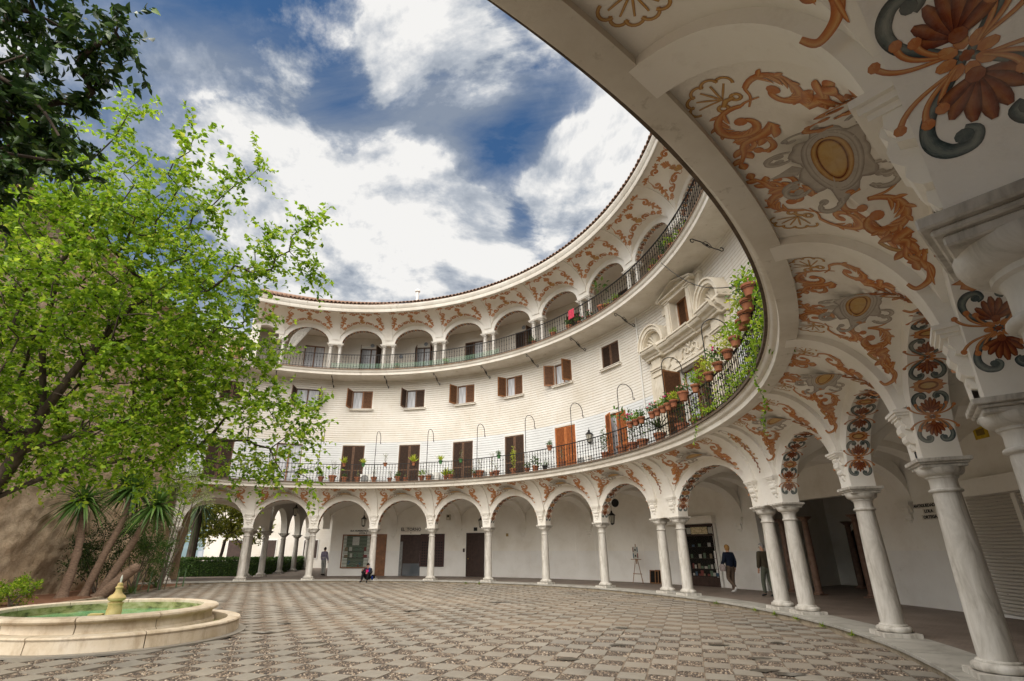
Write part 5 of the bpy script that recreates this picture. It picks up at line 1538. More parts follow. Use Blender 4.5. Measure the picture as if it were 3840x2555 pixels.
# lanterns
def lantern(name, label, loc, rz=0, hang=.35):
    th = thing(name, label, 'lantern', loc, rz, 'iron lanterns hanging in the arcade')
    b = MB(); b.lathe([(.10, -.42), (.155, -.05), (.19, -.04), (.19, -.02), (.07, .08), (.04, .14), (.05, .17), (.02, .2)], 6); 
    for i in range(6):
        t_ = 2*PI*i/6; b.tube([(.10*math.cos(t_), .10*math.sin(t_), -.42), (.158*math.cos(t_), .158*math.sin(t_), -.05)], .008, 4)
    b.lathe([(.11, -.44), (.11, -.42), (.03, -.41)], 6); b.ball((0, 0, -.47), .03, 5)
    fr_ = MB(); fr_.lathe([(.19, -.04), (.19, -.02), (.07, .08), (.04, .14), (.05, .17), (.02, .2)], 6); fr_.lathe([(.03, -.50), (.11, -.44), (.11, -.42), (.03, -.41)], 6)
    for i in range(6):
        t_ = 2*PI*i/6; fr_.tube([(.10*math.cos(t_), .10*math.sin(t_), -.43), (.158*math.cos(t_), .158*math.sin(t_), -.04)], .009, 4)
    fr_.tube([(0, 0, .2), (0, 0, .2+hang)], .01, 5)
    ob('cage', fr_.mesh('cage', MATS['iron']), th)
    gl = MB(); gl.lathe([(.096, -.42), (.15, -.045)], 6, cap=False); t_ = NT('lantern_glass') if 'lglass' not in MATS else None
    if t_: t_.base((.35, .33, .27)).rough(.15, .5); MATS['lglass'] = t_.m
    ob('pane', gl.mesh('pane', MATS['lglass']), th)
def P3v(a, r, z): return P3(a, r, z)
lantern('lantern', 'black lantern hanging in front of the stamp shop window', P3(91.0, 18.2, 3.45), 0, .9)
lantern('lantern', 'black lantern hanging under the second arch before the garden', P3(104.3, 18.2, 4.05), 0, .3)
lantern('lantern', 'black lantern hanging near the dark brown boarded door', P3(66.9, 18.2, 3.3), 0, 1.1)
lantern('lantern', 'black lantern beside the round loudspeaker near the easel', P3(40.2, 18.2, 3.25), 0, 1.1)
b = MB(); b.lathe([(.02, -.05), (.2, -.05), (.21, 0), (.19, .05), (.02, .07)], 18); me = b.mesh('speaker', MATS['black']); me.transform(Matrix.Rotation(R90, 4, 'X'))
(x, y), rz = at(39.6, 18.3); thing('loudspeaker', 'round black loudspeaker under the arch near the easel', 'loudspeaker', (x, y, 3.82), rz, me=me)
lantern('wall_lantern', 'small lantern on the white wall between the two orange doors', P3(37.3, 15.85, 6.95), 0, .1)

# easel with poster, and picture frames against the wall
d = fr(39.3, 19.55); E_ = thing('easel', 'wooden easel carrying a poster by the bare white wall', 'easel', d['loc'], d['rz'])
wd = mat_plain('easel_wood', (.24, .12, .05), .6)
for p0, p1 in (((-.3, -.05, 0), (-.03, 0, 1.25)), ((.3, -.05, 0), (.03, 0, 1.25)), ((0, .38, 0), (0, .02, 1.3))):
    b = MB(); b.tube([p0, p1], .02, 4); ob('leg', b.mesh('leg', wd), E_)
b = MB(); b.box(-.02, .02, -.02, .01, .9, 1.85); ob('mast', b.mesh('mast', wd), E_)
b = MB(); b.box(-.30, .30, -.07, -.02, 1.10, 1.13); ob('tray', b.mesh('tray', wd), E_)
b = MB(); b.box(-.26, .26, -.035, -.01, .42, .455); ob('crossbar', b.mesh('crossbar', wd), E_)
PO = thing('poster', 'white poster with red and blue stripes on the easel', 'poster', (d['loc'][0], d['loc'][1], 1.135), d['rz'])
PO.location = (d['loc'][0], d['loc'][1], 1.135)
b = MB(); b.box(-.16, .16, -.055, -.045, 0, .58); ob('sheet', b.mesh('sheet', CARD[0]), PO)
for x0, x1, z0, z1, m in ((-.155, -.10, .33, .55, 3), (.10, .155, .33, .55, 2), (-.155, -.10, .05, .27, 2), (.10, .155, .05, .27, 3)):
    b = MB(); b.box(x0, x1, -.058, -.055, z0, z1); ob('stripe', b.mesh('stripe', CARD[m]), PO)
for z0 in (.10, .38):
    b = MB(); b.box(-.045, .045, -.058, -.055, z0, z0+.1); ob('emblem', b.mesh('emblem', MATS['ink']), PO)
for k, (aa, hh) in enumerate(((37.9, .62), (37.5, .6), (37.15, .63))):
    d = fr(aa, 20.05+.05*k); b = MB(); w_ = .17
    b.box(-w_, -w_+.04, -.02, .02, 0, hh); b.box(w_-.04, w_, -.02, .02, 0, hh); b.box(-w_+.04, w_-.04, -.02, .02, 0, .04); b.box(-w_+.04, w_-.04, -.02, .02, hh-.04, hh); b.box(-w_+.04, w_-.04, 0, .01, .04, hh-.04, 1)
    o = thing('picture_frame', ['wooden picture frame leaning on the wall, nearest the easel', 'wooden picture frame, middle of the three leaning on the wall', 'wooden picture frame leaning on the wall, farthest from the easel'][k], 'picture frame', d['loc'], d['rz'], 'frames leaning by the easel', me=b.mesh('picture_frame', [wd, MATS['dark']]))
    o.rotation_euler[0] = -.12

# --- garden passage behind the left arches: a second colonnade and planted court
g = BLD
def straight_arch(p0, p1, parent, th=.42, name='garden_arch'):
    p0, p1 = Vector(p0), Vector(p1); d = p1-p0; L_ = d.length; A = L_/2-.26; B_ = min(A, 1.55); n = 26
    xs = sorted(set([0, L_]+[L_/2+A*math.sin(t_) for t_ in np.linspace(-PI/2, PI/2, n)])); V, F = [], []
    for x in xs:
        q = 1-((x-L_/2)/A)**2; zb = 2.742 if q <= 1e-6 else 2.8+B_*math.sqrt(q)
        V += [(x, -th/2, zb), (x, -th/2, 5.0), (x, th/2, 5.0), (x, th/2, zb)]
    for i in range(len(xs)-1):
        o_, p_ = 4*i, 4*i+4; F += [(o_, p_, p_+1, o_+1), (o_+2, p_+2, p_+3, o_+3), (o_+3, p_+3, p_, o_)]
    o_ = ob(name, smooth_angle(mesh(name, V, F, MATS['plaster']), 30), parent, loc=(p0.x, p0.y, 0), rz=math.atan2(d.y, d.x)); return o_
GC = [(-11.8, 17.0), P3(112.0, 20.3, 0)[:2], (-6.95, 19.6), (-7.45, 23.6), (-8.05, 27.7), (-8.7, 32.0)]
for x, y in GC[:1]+GC[1:]:
    c_ = ob('garden_column', colm[2][1], BLD, loc=(x, y, 0))
    for nm, me in colm:
        if nm != 'shaft': ob(nm, me, c_)
for i in range(2, len(GC)-1): straight_arch((*GC[i], 0), (*GC[i+1], 0), BLD)
straight_arch((*GC[0], 0), (*GC[1], 0), BLD); straight_arch((*GC[1], 0), (*GC[2], 0), BLD)
b = MB(); p0, p1 = P3(98.0, RB, 0), (-5.0, 34, 0)
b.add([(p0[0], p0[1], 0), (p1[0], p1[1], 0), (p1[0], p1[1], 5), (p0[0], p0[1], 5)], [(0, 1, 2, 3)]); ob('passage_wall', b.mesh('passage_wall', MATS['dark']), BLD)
b = MB(); b.add([(-7, 19.9, 4.9), (-2, 19.9, 4.9), (-4, 36, 4.9), (-9.2, 36, 4.9)], [(0, 1, 2, 3)]); ob('passage_ceiling', b.mesh('passage_ceiling', MATS['plaster']), BLD)
# ------------------------------------------------------------------ old rendered wall, planting bed, fountain
def old_wall():
    t = NT('ochre_old_render'); v = t.gpos()
    n = t.noise(v, .35, 9, .65); n2 = t.noise(t.gpos((1, 1, .22)), .9, 8, .65, .6); n3 = t.noise(v, 9, 8, .7)
    c = t.ramp(n, [(.3, (.56, .39, .235)), (.5, (.69, .52, .345)), (.72, (.76, .63, .46))])
    c = t.mix(t.ramp(n2, [(.42, 0), (.70, .75)]), c, (.36, .275, .19))
    c = t.mix(t.ramp(n3, [(.45, 0), (.72, .6)]), c, (.30, .19, .115))
    t.base(c).rough(.95, .15); t.bump(t.math('ADD', t.math('MULTIPLY', n3, .7), t.noise(v, 30, 5, .7)), 1.0, .09)
    m = t.m
    o = thing('old_wall', 'tall rough ochre rendered wall behind the trees', 'wall', (-8.2, -6.5, 0), 0)
    # gently bulging face, running back towards the arcade
    b = MB(); L_, Hh = 23.0, 13.9; nx, nz = 190, 120; V = []; nzr = np.random.default_rng(6).normal(0, 1, (nx+1, nz+1)); nzc = nzr+np.roll(nzr, 1, 0)+np.roll(nzr, 1, 1)+np.roll(nzr, -1, 0)+np.roll(nzr, -1, 1); rr = random.Random(4)
    ph = [rr.uniform(0, 6) for _ in range(8)]
    for i in range(nx+1):
        for j in range(nz+1):
            y = L_*i/nx; z = GZ-.05+(Hh+.2)*j/nz
            bulge = .05*math.sin(y*.55+ph[0])+.03*math.sin(y*1.3+z*.4+ph[1])+.02*math.sin(z*1.1+ph[2])+.03*math.sin(y*2.7-z*1.9+ph[3])+.011*nzc[i, j]
            V.append((-.095*y+bulge, y, z))
    F = [(i*(nz+1)+j, (i+1)*(nz+1)+j, (i+1)*(nz+1)+j+1, i*(nz+1)+j+1) for i in range(nx) for j in range(nz)]
    me = mesh('face', V, F, m, True); ob('face', me, o)
    b = MB(); V = [(-.9, -.2, GZ), (-.095*L_-.9, L_, GZ), (-.095*L_, L_, GZ), (-.095*L_, L_, Hh), (-.095*L_-.9, L_, Hh), (-.9, -.2, Hh), (0, 0, Hh)]
    b.add(V, [(0, 1, 4, 5), (1, 2, 3, 4), (5, 4, 3, 6)]); ob('wall_back', b.mesh('wall_back', m), o)
    # coping
    for (dx, z0, z1) in ((.10, Hh-.35, Hh-.2), (.22, Hh-.2, Hh-.05), (.30, Hh-.05, Hh+.12)):
        b = MB(); V = [(-.9, 0, z0), (-.095*L_-.9, L_, z0), (-.095*L_+dx, L_, z0), (dx, 0, z0)]; V += [(x, y, z1) for x, y, _ in V]
        b.add(V, [(0, 3, 2, 1), (4, 5, 6, 7), (0, 1, 5, 4), (1, 2, 6, 5), (2, 3, 7, 6), (3, 0, 4, 7)]); ob('coping', b.mesh('coping', m), o)
    for y0 in (2.0, 6.2, 10.4, 14.6, 18.8):
        b = MB(); x = -.095*y0; b.box(x-.2, x+.30, y0, y0+.9, 0, Hh-.36); 
        o2 = ob('buttress', b.mesh('buttress', m), o, loc=(-.12, 0, 0)) if False else None
old_wall()

# planting bed with red earth and a stone edge
n = 40; V = []; F = []
for i in range(n):
    y = -6+20.5*i/(n-1); x0 = -11.5; x1 = bed_edge(y)
    for j in range(12):
        x = x0+(x1-x0)*j/11; V.append((x, y, GZ+.01+.09*math.sin(PI*min(1, (11-j)/4)/2)*(.6+.4*math.sin(y*2+x*3))))
F = [(i*12+j, i*12+j+1, (i+1)*12+j+1, (i+1)*12+j) for i in range(n-1) for j in range(11)]
t = NT('red_earth'); v = t.gpos(); nn = t.noise(v, 5, 8, .7)
t.base(t.ramp(nn, [(.3, (.10, .05, .03)), (.6, (.22, .115, .07)), (.8, (.30, .19, .12))])).rough(.95, .1); t.bump(t.noise(v, 40, 5, .7), .8, .03)
o = setting('planting_bed', mesh('planting_bed', V, F, t.m, True))
es = MB(); es.box(-.07, .07, -.34, .34, -.1, .06); em = es.mesh('edge_stone', MATS['kriser'])
yy = -5.6
while yy < 13.2:
    ob('edge_stone', em, o, loc=(bed_edge(yy)+.03, yy, GZ+random.uniform(-.01, .01)), rz=math.atan2(.16, 1) if yy > -1.5 else 0); yy += .70

# fountain
def fountain():
    FTN = thing('fountain', 'low round stone fountain with green water and a spout', 'fountain', (0, 0, 0))
    t = NT('fountain_stone'); v = t.gpos(); n1 = t.noise(v, 1.8, 8, .65); n2 = t.noise(t.gpos((1, 1, .3)), 3, 8, .7)
    c = t.ramp(n1, [(.28, (.42, .325, .215)), (.5, (.56, .47, .35)), (.75, (.64, .57, .47))])
    c = t.mix(t.ramp(n2, [(.50, 0), (.70, .75)]), c, (.27, .19, .115))
    t.base(c).rough(.75, .3); t.bump(t.noise(v, 24, 6, .7), .3, .015); stone = t.m
    t = NT('mossy_stone'); n1 = t.noise(t.gpos((1, 1, 2)), 3.5, 8, .7)
    t.base(t.ramp(n1, [(.35, (.05, .055, .02)), (.5, (.26, .27, .10)), (.7, (.45, .42, .27))])).rough(.8); moss = t.m
    def seg_ring(name, prof, cx, cy, a0, a1, mat, k, gap=.004):
        for i in range(k):
            s0 = a0+(a1-a0)*i/k; s1 = a0+(a1-a0)*(i+1)/k; n = 10; V = []; F = []; q = len(prof)
            for u in range(n+1):
                a = s0+gap+(s1-s0-2*gap)*u/n
                for r, z in prof: V.append((cx+r*math.cos(a), cy+r*math.sin(a), z))
            F = [(u*q+j, (u+1)*q+j, (u+1)*q+(j+1) % q, u*q+(j+1) % q) for u in range(n) for j in range(q)]
            F += [tuple(range(q))[::-1], tuple(range(n*q, n*q+q))]
            ob(name, smooth_angle(mesh(name, V, F, mat), 40), FTN)
    g = GZ
    # outer low basin
    seg_ring('basin_wall', [(2.22, g-.05), (2.20, .10), (2.215, .105), (2.225, .125), (2.21, .15), (2.17, .16), (2.0, .16), (1.96, .15), (1.95, .12), (1.95, g-.05)], .25, -2.8, 0, 2*PI, stone, 8)
    b = MB(); b.lathe([(1.95, -.02), (.05, -.02)], 48, 0, .25, -2.8, cap=False); ob('basin_floor', b.mesh('basin_floor', moss), FTN)
    b = MB(); b.lathe([(2.36, g-.02), (2.36, g+.012), (2.34, g+.018), (2.2, g+.018)], 64, 0, .25, -2.8, cap=False); ob('base_ring', b.mesh('base_ring', MATS['pave']), FTN)
    # upper basin
    cx, cy = -.18, -2.68
    prof = [(2.02, -.05), (2.02, .10), (2.0, .135), (1.97, .15), (1.96, .20), (1.955, .25), (1.97, .285), (2.02, .305), (2.055, .32), (2.07, .345), (2.065, .375), (2.04, .395), (1.99, .405), (1.80, .405), (1.765, .395), (1.755, .36), (1.755, -.05)]
    seg_ring('upper_basin', prof, cx, cy, .1, 2*PI+.1, stone, 10)
    b = MB(); b.lathe([(1.754, .34), (1.753, .14)], 64, 0, cx, cy, cap=False); ob('moss_band', b.mesh('moss_band', moss), FTN)
    b = MB(); b.lathe([(1.76, .10), (.01, .10)], 64, 0, cx, cy, cap=False)
    t = NT('green_water'); v = t.gpos(); nn = t.noise(v, 1.5, 6, .6)
    t.base(t.ramp(nn, [(.3, (.14, .26, .07)), (.5, (.12, .38, .20)), (.7, (.36, .42, .12))])).rough(.06, .5); t.bump(t.noise(v, 9, 3, .5), .12, .02)
    b2 = MB(); b2.lathe([(1.75, .20), (.02, .20)], 64, 0, cx, cy, cap=False); ob('water', b2.mesh('water', t.m), FTN)
    # spout
    t = NT('yellow_stone'); v = t.gpos(); t.base(t.ramp(t.noise(v, 5, 6, .6), [(.3, (.42, .30, .11)), (.7, (.58, .46, .22))])).rough(.8, .2); ys = t.m
    fx, fy = cx+.10, cy+.05
    b = MB(); b.lathe([(.17, .05), (.17, .34), (.155, .36), (.155, .44), (.17, .45), (.17, .48), (.12, .49), (.13, .50), (.19, .53), (.20, .57), (.17, .61), (.10, .65), (.075, .70), (.07, .75), (.09, .76), (.09, .78), (.065, .80), (.06, .85), (.03, .87)], 20, 0, fx, fy)
    b.V = [(fx+(x-fx)*.82, fy+(y-fy)*.82, z_) for x, y, z_ in b.V]; ob('spout', smooth_angle(b.mesh('spout', ys), 35), FTN)
    b = MB(); b.lathe([(.018, .86), (.022, .95), (.008, 1.02)], 8, 0, fx, fy); ob('nozzle', b.mesh('nozzle', MATS['white_metal']), FTN)
    b = MB(); b.box(-.12, .12, -.1, .1, 0, .17); ob('spout_block', b.mesh('spout_block', ys), FTN, loc=(fx-.30, fy-.08, .1), rz=.4)
fountain()

# ------------------------------------------------------------------ leaves
def leaf_mat(name, cols, trans=.35, rough=.45):
    t = NT(name); g = t.n('ShaderNodeNewGeometry')
    c = t.ramp(g.outputs['Random Per Island'], cols)
    t.base(c).rough(rough, .35)
    tr = t.n('ShaderNodeBsdfTranslucent'); mx = t.n('ShaderNodeMixShader'); mx.inputs[0].default_value = trans
    c2 = t.mix(1.0, c, (1.5, 1.5, .7), 'MULTIPLY') if False else c
    t.l(c, tr.inputs[0]); t.l(t.b.outputs[0], mx.inputs[1]); t.l(tr.outputs[0], mx.inputs[2]); t.l(mx.outputs[0], t.out.inputs[0])
    return t.m
MATS['leaf_bright'] = leaf_mat('bright_green_leaf', [(0, (.06, .13, .008)), (.2, (.15, .27, .014)), (.6, (.26, .42, .022)), (.85, (.38, .53, .035)), (1, (.56, .62, .08))], .55)
MATS['leaf_dark'] = leaf_mat('dark_green_leaf', [(0, (.015, .035, .010)), (.4, (.03, .065, .016)), (.8, (.05, .10, .02)), (1, (.13, .22, .03))], .2, .3)
MATS['leaf_mid'] = leaf_mat('mid_green_leaf', [(0, (.035, .08, .015)), (.4, (.06, .13, .022)), (.8, (.10, .19, .035)), (1, (.17, .25, .05))], .3)
MATS['leaf_olive'] = leaf_mat('orange_tree_leaf', [(0, (.09, .13, .015)), (.4, (.20, .24, .03)), (.8, (.38, .38, .05)), (1, (.52, .46, .08))], .45)
MATS['leaf_pale'] = leaf_mat('pale_green_leaf', [(0, (.14, .20, .06)), (.5, (.24, .30, .10)), (1, (.38, .42, .18))], .35)
MATS['leaf_hedge'] = leaf_mat('hedge_leaf', [(0, (.012, .03, .008)), (.5, (.03, .065, .014)), (1, (.09, .14, .03))], .2)
MATS['leaf_yellow'] = leaf_mat('yellow_fern_leaf', [(0, (.22, .32, .02)), (.5, (.42, .48, .04)), (1, (.60, .58, .10))], .4)
MATS['bark'] = mat_mottled('bark', (.035, .025, .018), (.10, .075, .055), 9, .9, .7, 30, gp=False, sc=(1, 1, .35))
MATS['bark_grey'] = mat_mottled('pale_branch_bark', (.10, .08, .06), (.22, .18, .135), 7, .9, .5, 30, gp=False)
MATS['yucca_trunk'] = mat_mottled('yucca_trunk', (.10, .065, .045), (.24, .165, .115), 10, .95, .9, 22, gp=False, sc=(1, 1, 3))

def leaves_mesh(name, pos, nrm, tip, size, mat, wid=.55, fold=.18, curl=.15):
    """leaf blades: pos Nx3 base points, tip Nx3 unit directions, nrm Nx3 approx normals, size N"""
    N = len(pos); s = size[:, None]
    side = np.cross(tip, nrm); side /= np.linalg.norm(side, axis=1)[:, None]+1e-9
    up = np.cross(side, tip)
    w = s*wid/2
    p0 = pos; p1 = pos+tip*s*.38+side*w+up*s*fold*.5; p2 = pos+tip*s*.38-side*w+up*s*fold*.5
    pm = pos+tip*s*.45; p3 = pos+tip*s-up*s*curl
    q1 = pos+tip*s*.72+side*w*.62+up*s*(fold*.3-curl*.3); q2 = pos+tip*s*.72-side*w*.62+up*s*(fold*.3-curl*.3)
    V = np.stack([p0, p1, q1, p3, q2, p2, pm], 1).reshape(-1, 3)
    base = np.arange(N)*7
    F = []
    f = np.array([[0, 1, 6, -1], [1, 2, 3, 6], [0, 6, 5, -1], [6, 3, 4, 5]])
    me = bpy.data.meshes.new(name)
    # tri (0,1,6), quad (1,2,3,6), tri(0,6,5), quad(6,3,4,5)
    loops = (base[:, None]+np.array([0, 1, 6, 1, 2, 3, 6, 0, 6, 5, 6, 3, 4, 5])[None]).ravel()
    cnt = np.tile([3, 4, 3, 4], N); st = np.concatenate([[0], np.cumsum(cnt)[:-1]])
    me.vertices.add(len(V)); me.vertices.foreach_set('co', V.astype(np.float32).ravel())
    me.loops.add(len(loops)); me.loops.foreach_set('vertex_index', loops.astype(np.int32))
    me.polygons.add(len(cnt)); me.polygons.foreach_set('loop_start', st.astype(np.int32)); me.polygons.foreach_set('loop_total', cnt.astype(np.int32))
    me.materials.append(mat); me.update(); me.validate()
    return me

def unit(v): return v/(np.linalg.norm(v, axis=-1, keepdims=True)+1e-9)

def tree_from_points(name, label, root, path, pts, rng, leafm, barkm, leaf=.085, per=34, twig=.45, r0=.16, droop=.3, group=None, trunk_extra=None, up=.4, wid=.6):
    """grow branches from the limb skeleton `path` to the crown points, then leaves along each twig"""
    th = thing(name, label, 'tree', tuple(root), 0, group)
    root = np.array(root, float)
    nodes = [np.array(p, float) for p in path[0]]; par = [max(0, i-1) for i in range(len(nodes))]
    trunk_n = len(nodes)
    for br in path[1:]:
        pi = int(np.argmin([np.linalg.norm(n-np.array(br[0])) for n in nodes])); last = pi
        for p in br[1:]:
            nodes.append(np.array(p, float)); par.append(last); last = len(nodes)-1
    dist0 = np.zeros(len(nodes)); 
    for i in range(1, len(nodes)): dist0[i] = dist0[par[i]]+np.linalg.norm(nodes[i]-nodes[par[i]])
    dist = list(dist0)
    pts = np.array(pts); order = np.argsort(np.linalg.norm(pts-nodes[trunk_n-1], axis=1))
    tips = []
    ND = np.array(nodes)
    for k in order:
        p = pts[k]
        d = np.linalg.norm(ND-p, axis=1)+.22*np.array(dist); d[:max(1, trunk_n-3)] += 5
        j = int(np.argmin(d)); q = ND[j]; L_ = np.linalg.norm(p-q)
        m = max(1, int(L_/.5)); last = j
        for u in range(1, m+1):
            x = q+(p-q)*u/m+rng.normal(0, .05, 3)*(u < m)+np.array([0, 0, .10*math.sin(PI*u/m)*L_*.3])
            nodes.append(x); par.append(last); dist.append(dist[last]+np.linalg.norm(x-nodes[last])); last = len(nodes)-1
        ND = np.array(nodes); tips.append(last)
    n = len(nodes); cnt = np.zeros(n)
    for t_ in tips: cnt[t_] += 1
    for i in range(n-1, 0, -1): cnt[par[i]] += cnt[i]
    tot = max(1, cnt[0]); rad = np.maximum(.0045, r0*(np.maximum(cnt, .4)/tot)**.46)
    # branches as tubes along child chains
    kids = [[] for _ in range(n)]
    for i in range(1, n): kids[par[i]].append(i)
    tb, bb = MB(), MB(); done = set(); stack = [0]
    while stack:
        s = stack.pop(); chain = [s]
        while kids[chain[-1]]:
            ks = sorted(kids[chain[-1]], key=lambda q: -cnt[q]); 
            for o_ in ks[1:]: stack.append((o_))
            chain.append(ks[0])
        ch = ([par[s]] if s else [])+chain
        if len(ch) < 2: continue
        P = [nodes[c]-root for c in ch]; Rr = [min(rad[c], rad[ch[1]] if c == ch[0] and s else 9) for c in ch]
        (tb if s == 0 else bb).tube(P, Rr, 9 if s == 0 else (6 if Rr[0] > .02 else 4), cap=False)
    ob('trunk', smooth_angle(tb.mesh('trunk', barkm), 60), th); ob('branches', bb.mesh('branches', barkm, True), th)
    # leaves
    pos, tip, nrm, siz = [], [], [], []
    for t_ in tips:
        p = ND[t_]; q = ND[par[t_]]; ax = unit(p-q)
        m = int(per*rng.uniform(.6, 1.35))
        # a short spray of 3-4 twiglets
        for b_ in range(4):
            dv = unit(ax*.7+rng.normal(0, .75, 3)+np.array([0, 0, -.15])); L_ = twig*rng.uniform(.5, 1.2); k = m//4
            s = rng.uniform(.05, 1, k); base = p+dv*(s*L_)[:, None]+np.array([0, 0, -1])*(droop*(s*L_)**2)[:, None]
            out = unit(rng.normal(0, 1, (k, 3))*np.array([1, 1, .5])+dv*.5+np.array([0, 0, -.25]))
            pos.append(base); tip.append(out); nrm.append(unit(np.array([0, 0, 1])*up+rng.normal(0, .55, (k, 3)))); siz.append(leaf*rng.uniform(.45, 1.4, k))
    pos = np.concatenate(pos)-root
    ob('crown', leaves_mesh('crown', pos, np.concatenate(nrm), np.concatenate(tip), np.concatenate(siz), leafm, wid), th)
    return th

def ell_points(rng, ells, n):
    """points spread through a union of ellipsoids (centre, radii), denser towards the shell"""
    vol = np.array([e[1][0]*e[1][1]*e[1][2] for e in ells]); pr = vol/vol.sum(); out = []
    for c, r in [ells[i] for i in rng.choice(len(ells), n, p=pr)]:
        d = unit(rng.normal(0, 1, 3)); out.append(np.array(c)+np.array(r)*d*rng.uniform(.15, 1)**.45)
    return np.array(out)
# ------------------------------------------------------------------ trees and plants
rg = np.random.default_rng(21)
# the bright tree hanging over the fountain
ells = [((.2, -6.3, 6.5), (2.2, 1.6, 1.7)), ((1.9, -6.1, 5.7), (1.7, 1.4, 1.35)), ((.7, -5.2, 4.2), (2.2, 1.4, 1.15)), ((2.5, -5.2, 4.1), (1.35, 1.1, .95)),
        ((1.5, -6.9, 7.3), (1.3, 1.0, .85)), ((-1.6, -6.0, 5.4), (1.8, 1.4, 2.0)), ((.6, -4.6, 3.3), (1.9, 1.1, .55)), ((-1.7, -5.2, 4.2), (1.5, 1.2, 1.2)), ((-.5, -4.8, 3.5), (1.5, 1.0, .75)), ((2.0, -5.6, 4.9), (1.5, 1.0, 1.0)), ((.2, -7.0, 7.6), (1.6, 1.0, 1.0))]
pts = ell_points(rg, ells, 1080)
def along(p0, p1, n, j=.12):
    p0, p1 = np.array(p0), np.array(p1); return [p0+(p1-p0)*t+rg.normal(0, j, 3) for t in np.linspace(.25, 1, n)]
extra = []
for p0, p1, n in (((2.3, -6.6, 6.9), (3.75, -7.0, 8.2), 12), ((2.2, -6.8, 7.3), (2.75, -7.7, 8.1), 8), ((2.9, -6.3, 6.2), (4.6, -6.6, 7.2), 16), ((3.1, -6.2, 6.2), (4.55, -6.4, 6.6), 12),
                  ((3.1, -5.4, 5.0), (3.9, -5.3, 5.2), 8), ((3.0, -5.0, 4.5), (4.5, -4.5, 4.1), 16), ((3.2, -4.9, 4.2), (4.3, -4.4, 3.7), 9), ((2.8, -4.6, 3.7), (4.25, -4.1, 3.0), 14), ((2.4, -4.4, 3.3), (3.4, -4.1, 2.85), 8),
                  ((1.4, -7.3, 7.9), (2.0, -8.0, 8.6), 7), ((2.6, -5.8, 5.4), (3.6, -5.9, 5.8), 8), ((1.2, -4.4, 3.0), (2.0, -4.1, 2.75), 7)):
    extra += along(p0, p1, n)
pts = np.concatenate([pts, np.array(extra)])
path = [[(-2.7, -4.3, GZ-.05), (-2.45, -4.4, .7), (-2.0, -4.6, 1.5), (-1.35, -4.85, 2.35), (-.75, -5.15, 3.2), (-.3, -5.4, 3.9)],
        [(-.75, -5.15, 3.2), (.1, -5.0, 3.6), (1.1, -5.0, 3.9), (2.3, -5.0, 4.1)], [(-.3, -5.4, 3.9), (.5, -5.8, 4.8), (1.4, -6.2, 5.6), (2.4, -6.4, 6.2)],
        [(-.3, -5.4, 3.9), (-.3, -5.9, 5.2), (.2, -6.5, 6.4), (.9, -6.9, 7.3)], [(-.75, -5.15, 3.2), (-1.4, -5.6, 4.4), (-1.9, -6.0, 5.6)], [(-1.35, -4.85, 2.35), (-.4, -4.7, 2.9), (.8, -4.5, 3.2)]]
tree_from_points('broadleaf_tree', 'bright green leafy tree leaning over the round fountain', (-2.7, -4.3, GZ), path, pts, rg, MATS['leaf_bright'], MATS['bark'], .084, 66, .56, .125, .32)
# darker tree nearer the camera, its crown cutting in at the top left
pts = ell_points(rg, [((3.3, -10.9, 5.75), (1.15, .55, .8)), ((2.6, -10.7, 5.2), (1.3, .6, .95)), ((4.2, -10.9, 6.1), (.45, .4, .35)), ((3.7, -10.8, 5.0), (.7, .4, .45)), ((3.4, -10.8, 4.6), (.6, .4, .3))], 230)
path = [[(.9, -11.3, GZ-.05), (.95, -11.3, 1.2), (1.1, -11.2, 2.6), (1.4, -11.1, 3.9)], [(1.4, -11.1, 3.9), (2.1, -11.0, 4.8), (2.9, -10.9, 5.4)], [(1.4, -11.1, 3.9), (1.6, -10.9, 5.0), (2.3, -10.8, 5.8)]]
tree_from_points('broadleaf_tree', 'dark green glossy leaved tree at the upper left edge', (.9, -11.3, GZ), path, pts, rg, MATS['leaf_dark'], MATS['bark'], .085, 70, .32, .12, .3, wid=.5)

def sword_rosette(rng, n, L, w, droop=.9, sph=1.0):
    V, F = [], []; k = 5
    for i in range(n):
        el = math.asin(rng.uniform(-.55*sph, 1)); az = rng.uniform(0, 2*PI); l = L*rng.uniform(.75, 1.1)
        d = np.array([math.cos(el)*math.cos(az), math.cos(el)*math.sin(az), math.sin(el)]); s = np.array([-math.sin(az), math.cos(az), 0]); b0 = len(V)
        for j in range(k):
            t = j/(k-1); c = d*(l*t+.04)+np.array([0, 0, -1])*droop*(1-.6*max(0, math.sin(el)))*(l*t)**2*.45; ww = w*(.55+.45*math.sin(PI*min(1, t*.8+.2)))*(1-t**3)
            V += [tuple(c-s*ww/2), tuple(c+np.array([0, 0, -ww*.18])), tuple(c+s*ww/2)]
        for j in range(k-1):
            o = b0+3*j; F += [(o, o+1, o+4, o+3), (o+1, o+2, o+5, o+4)]
    return V, F
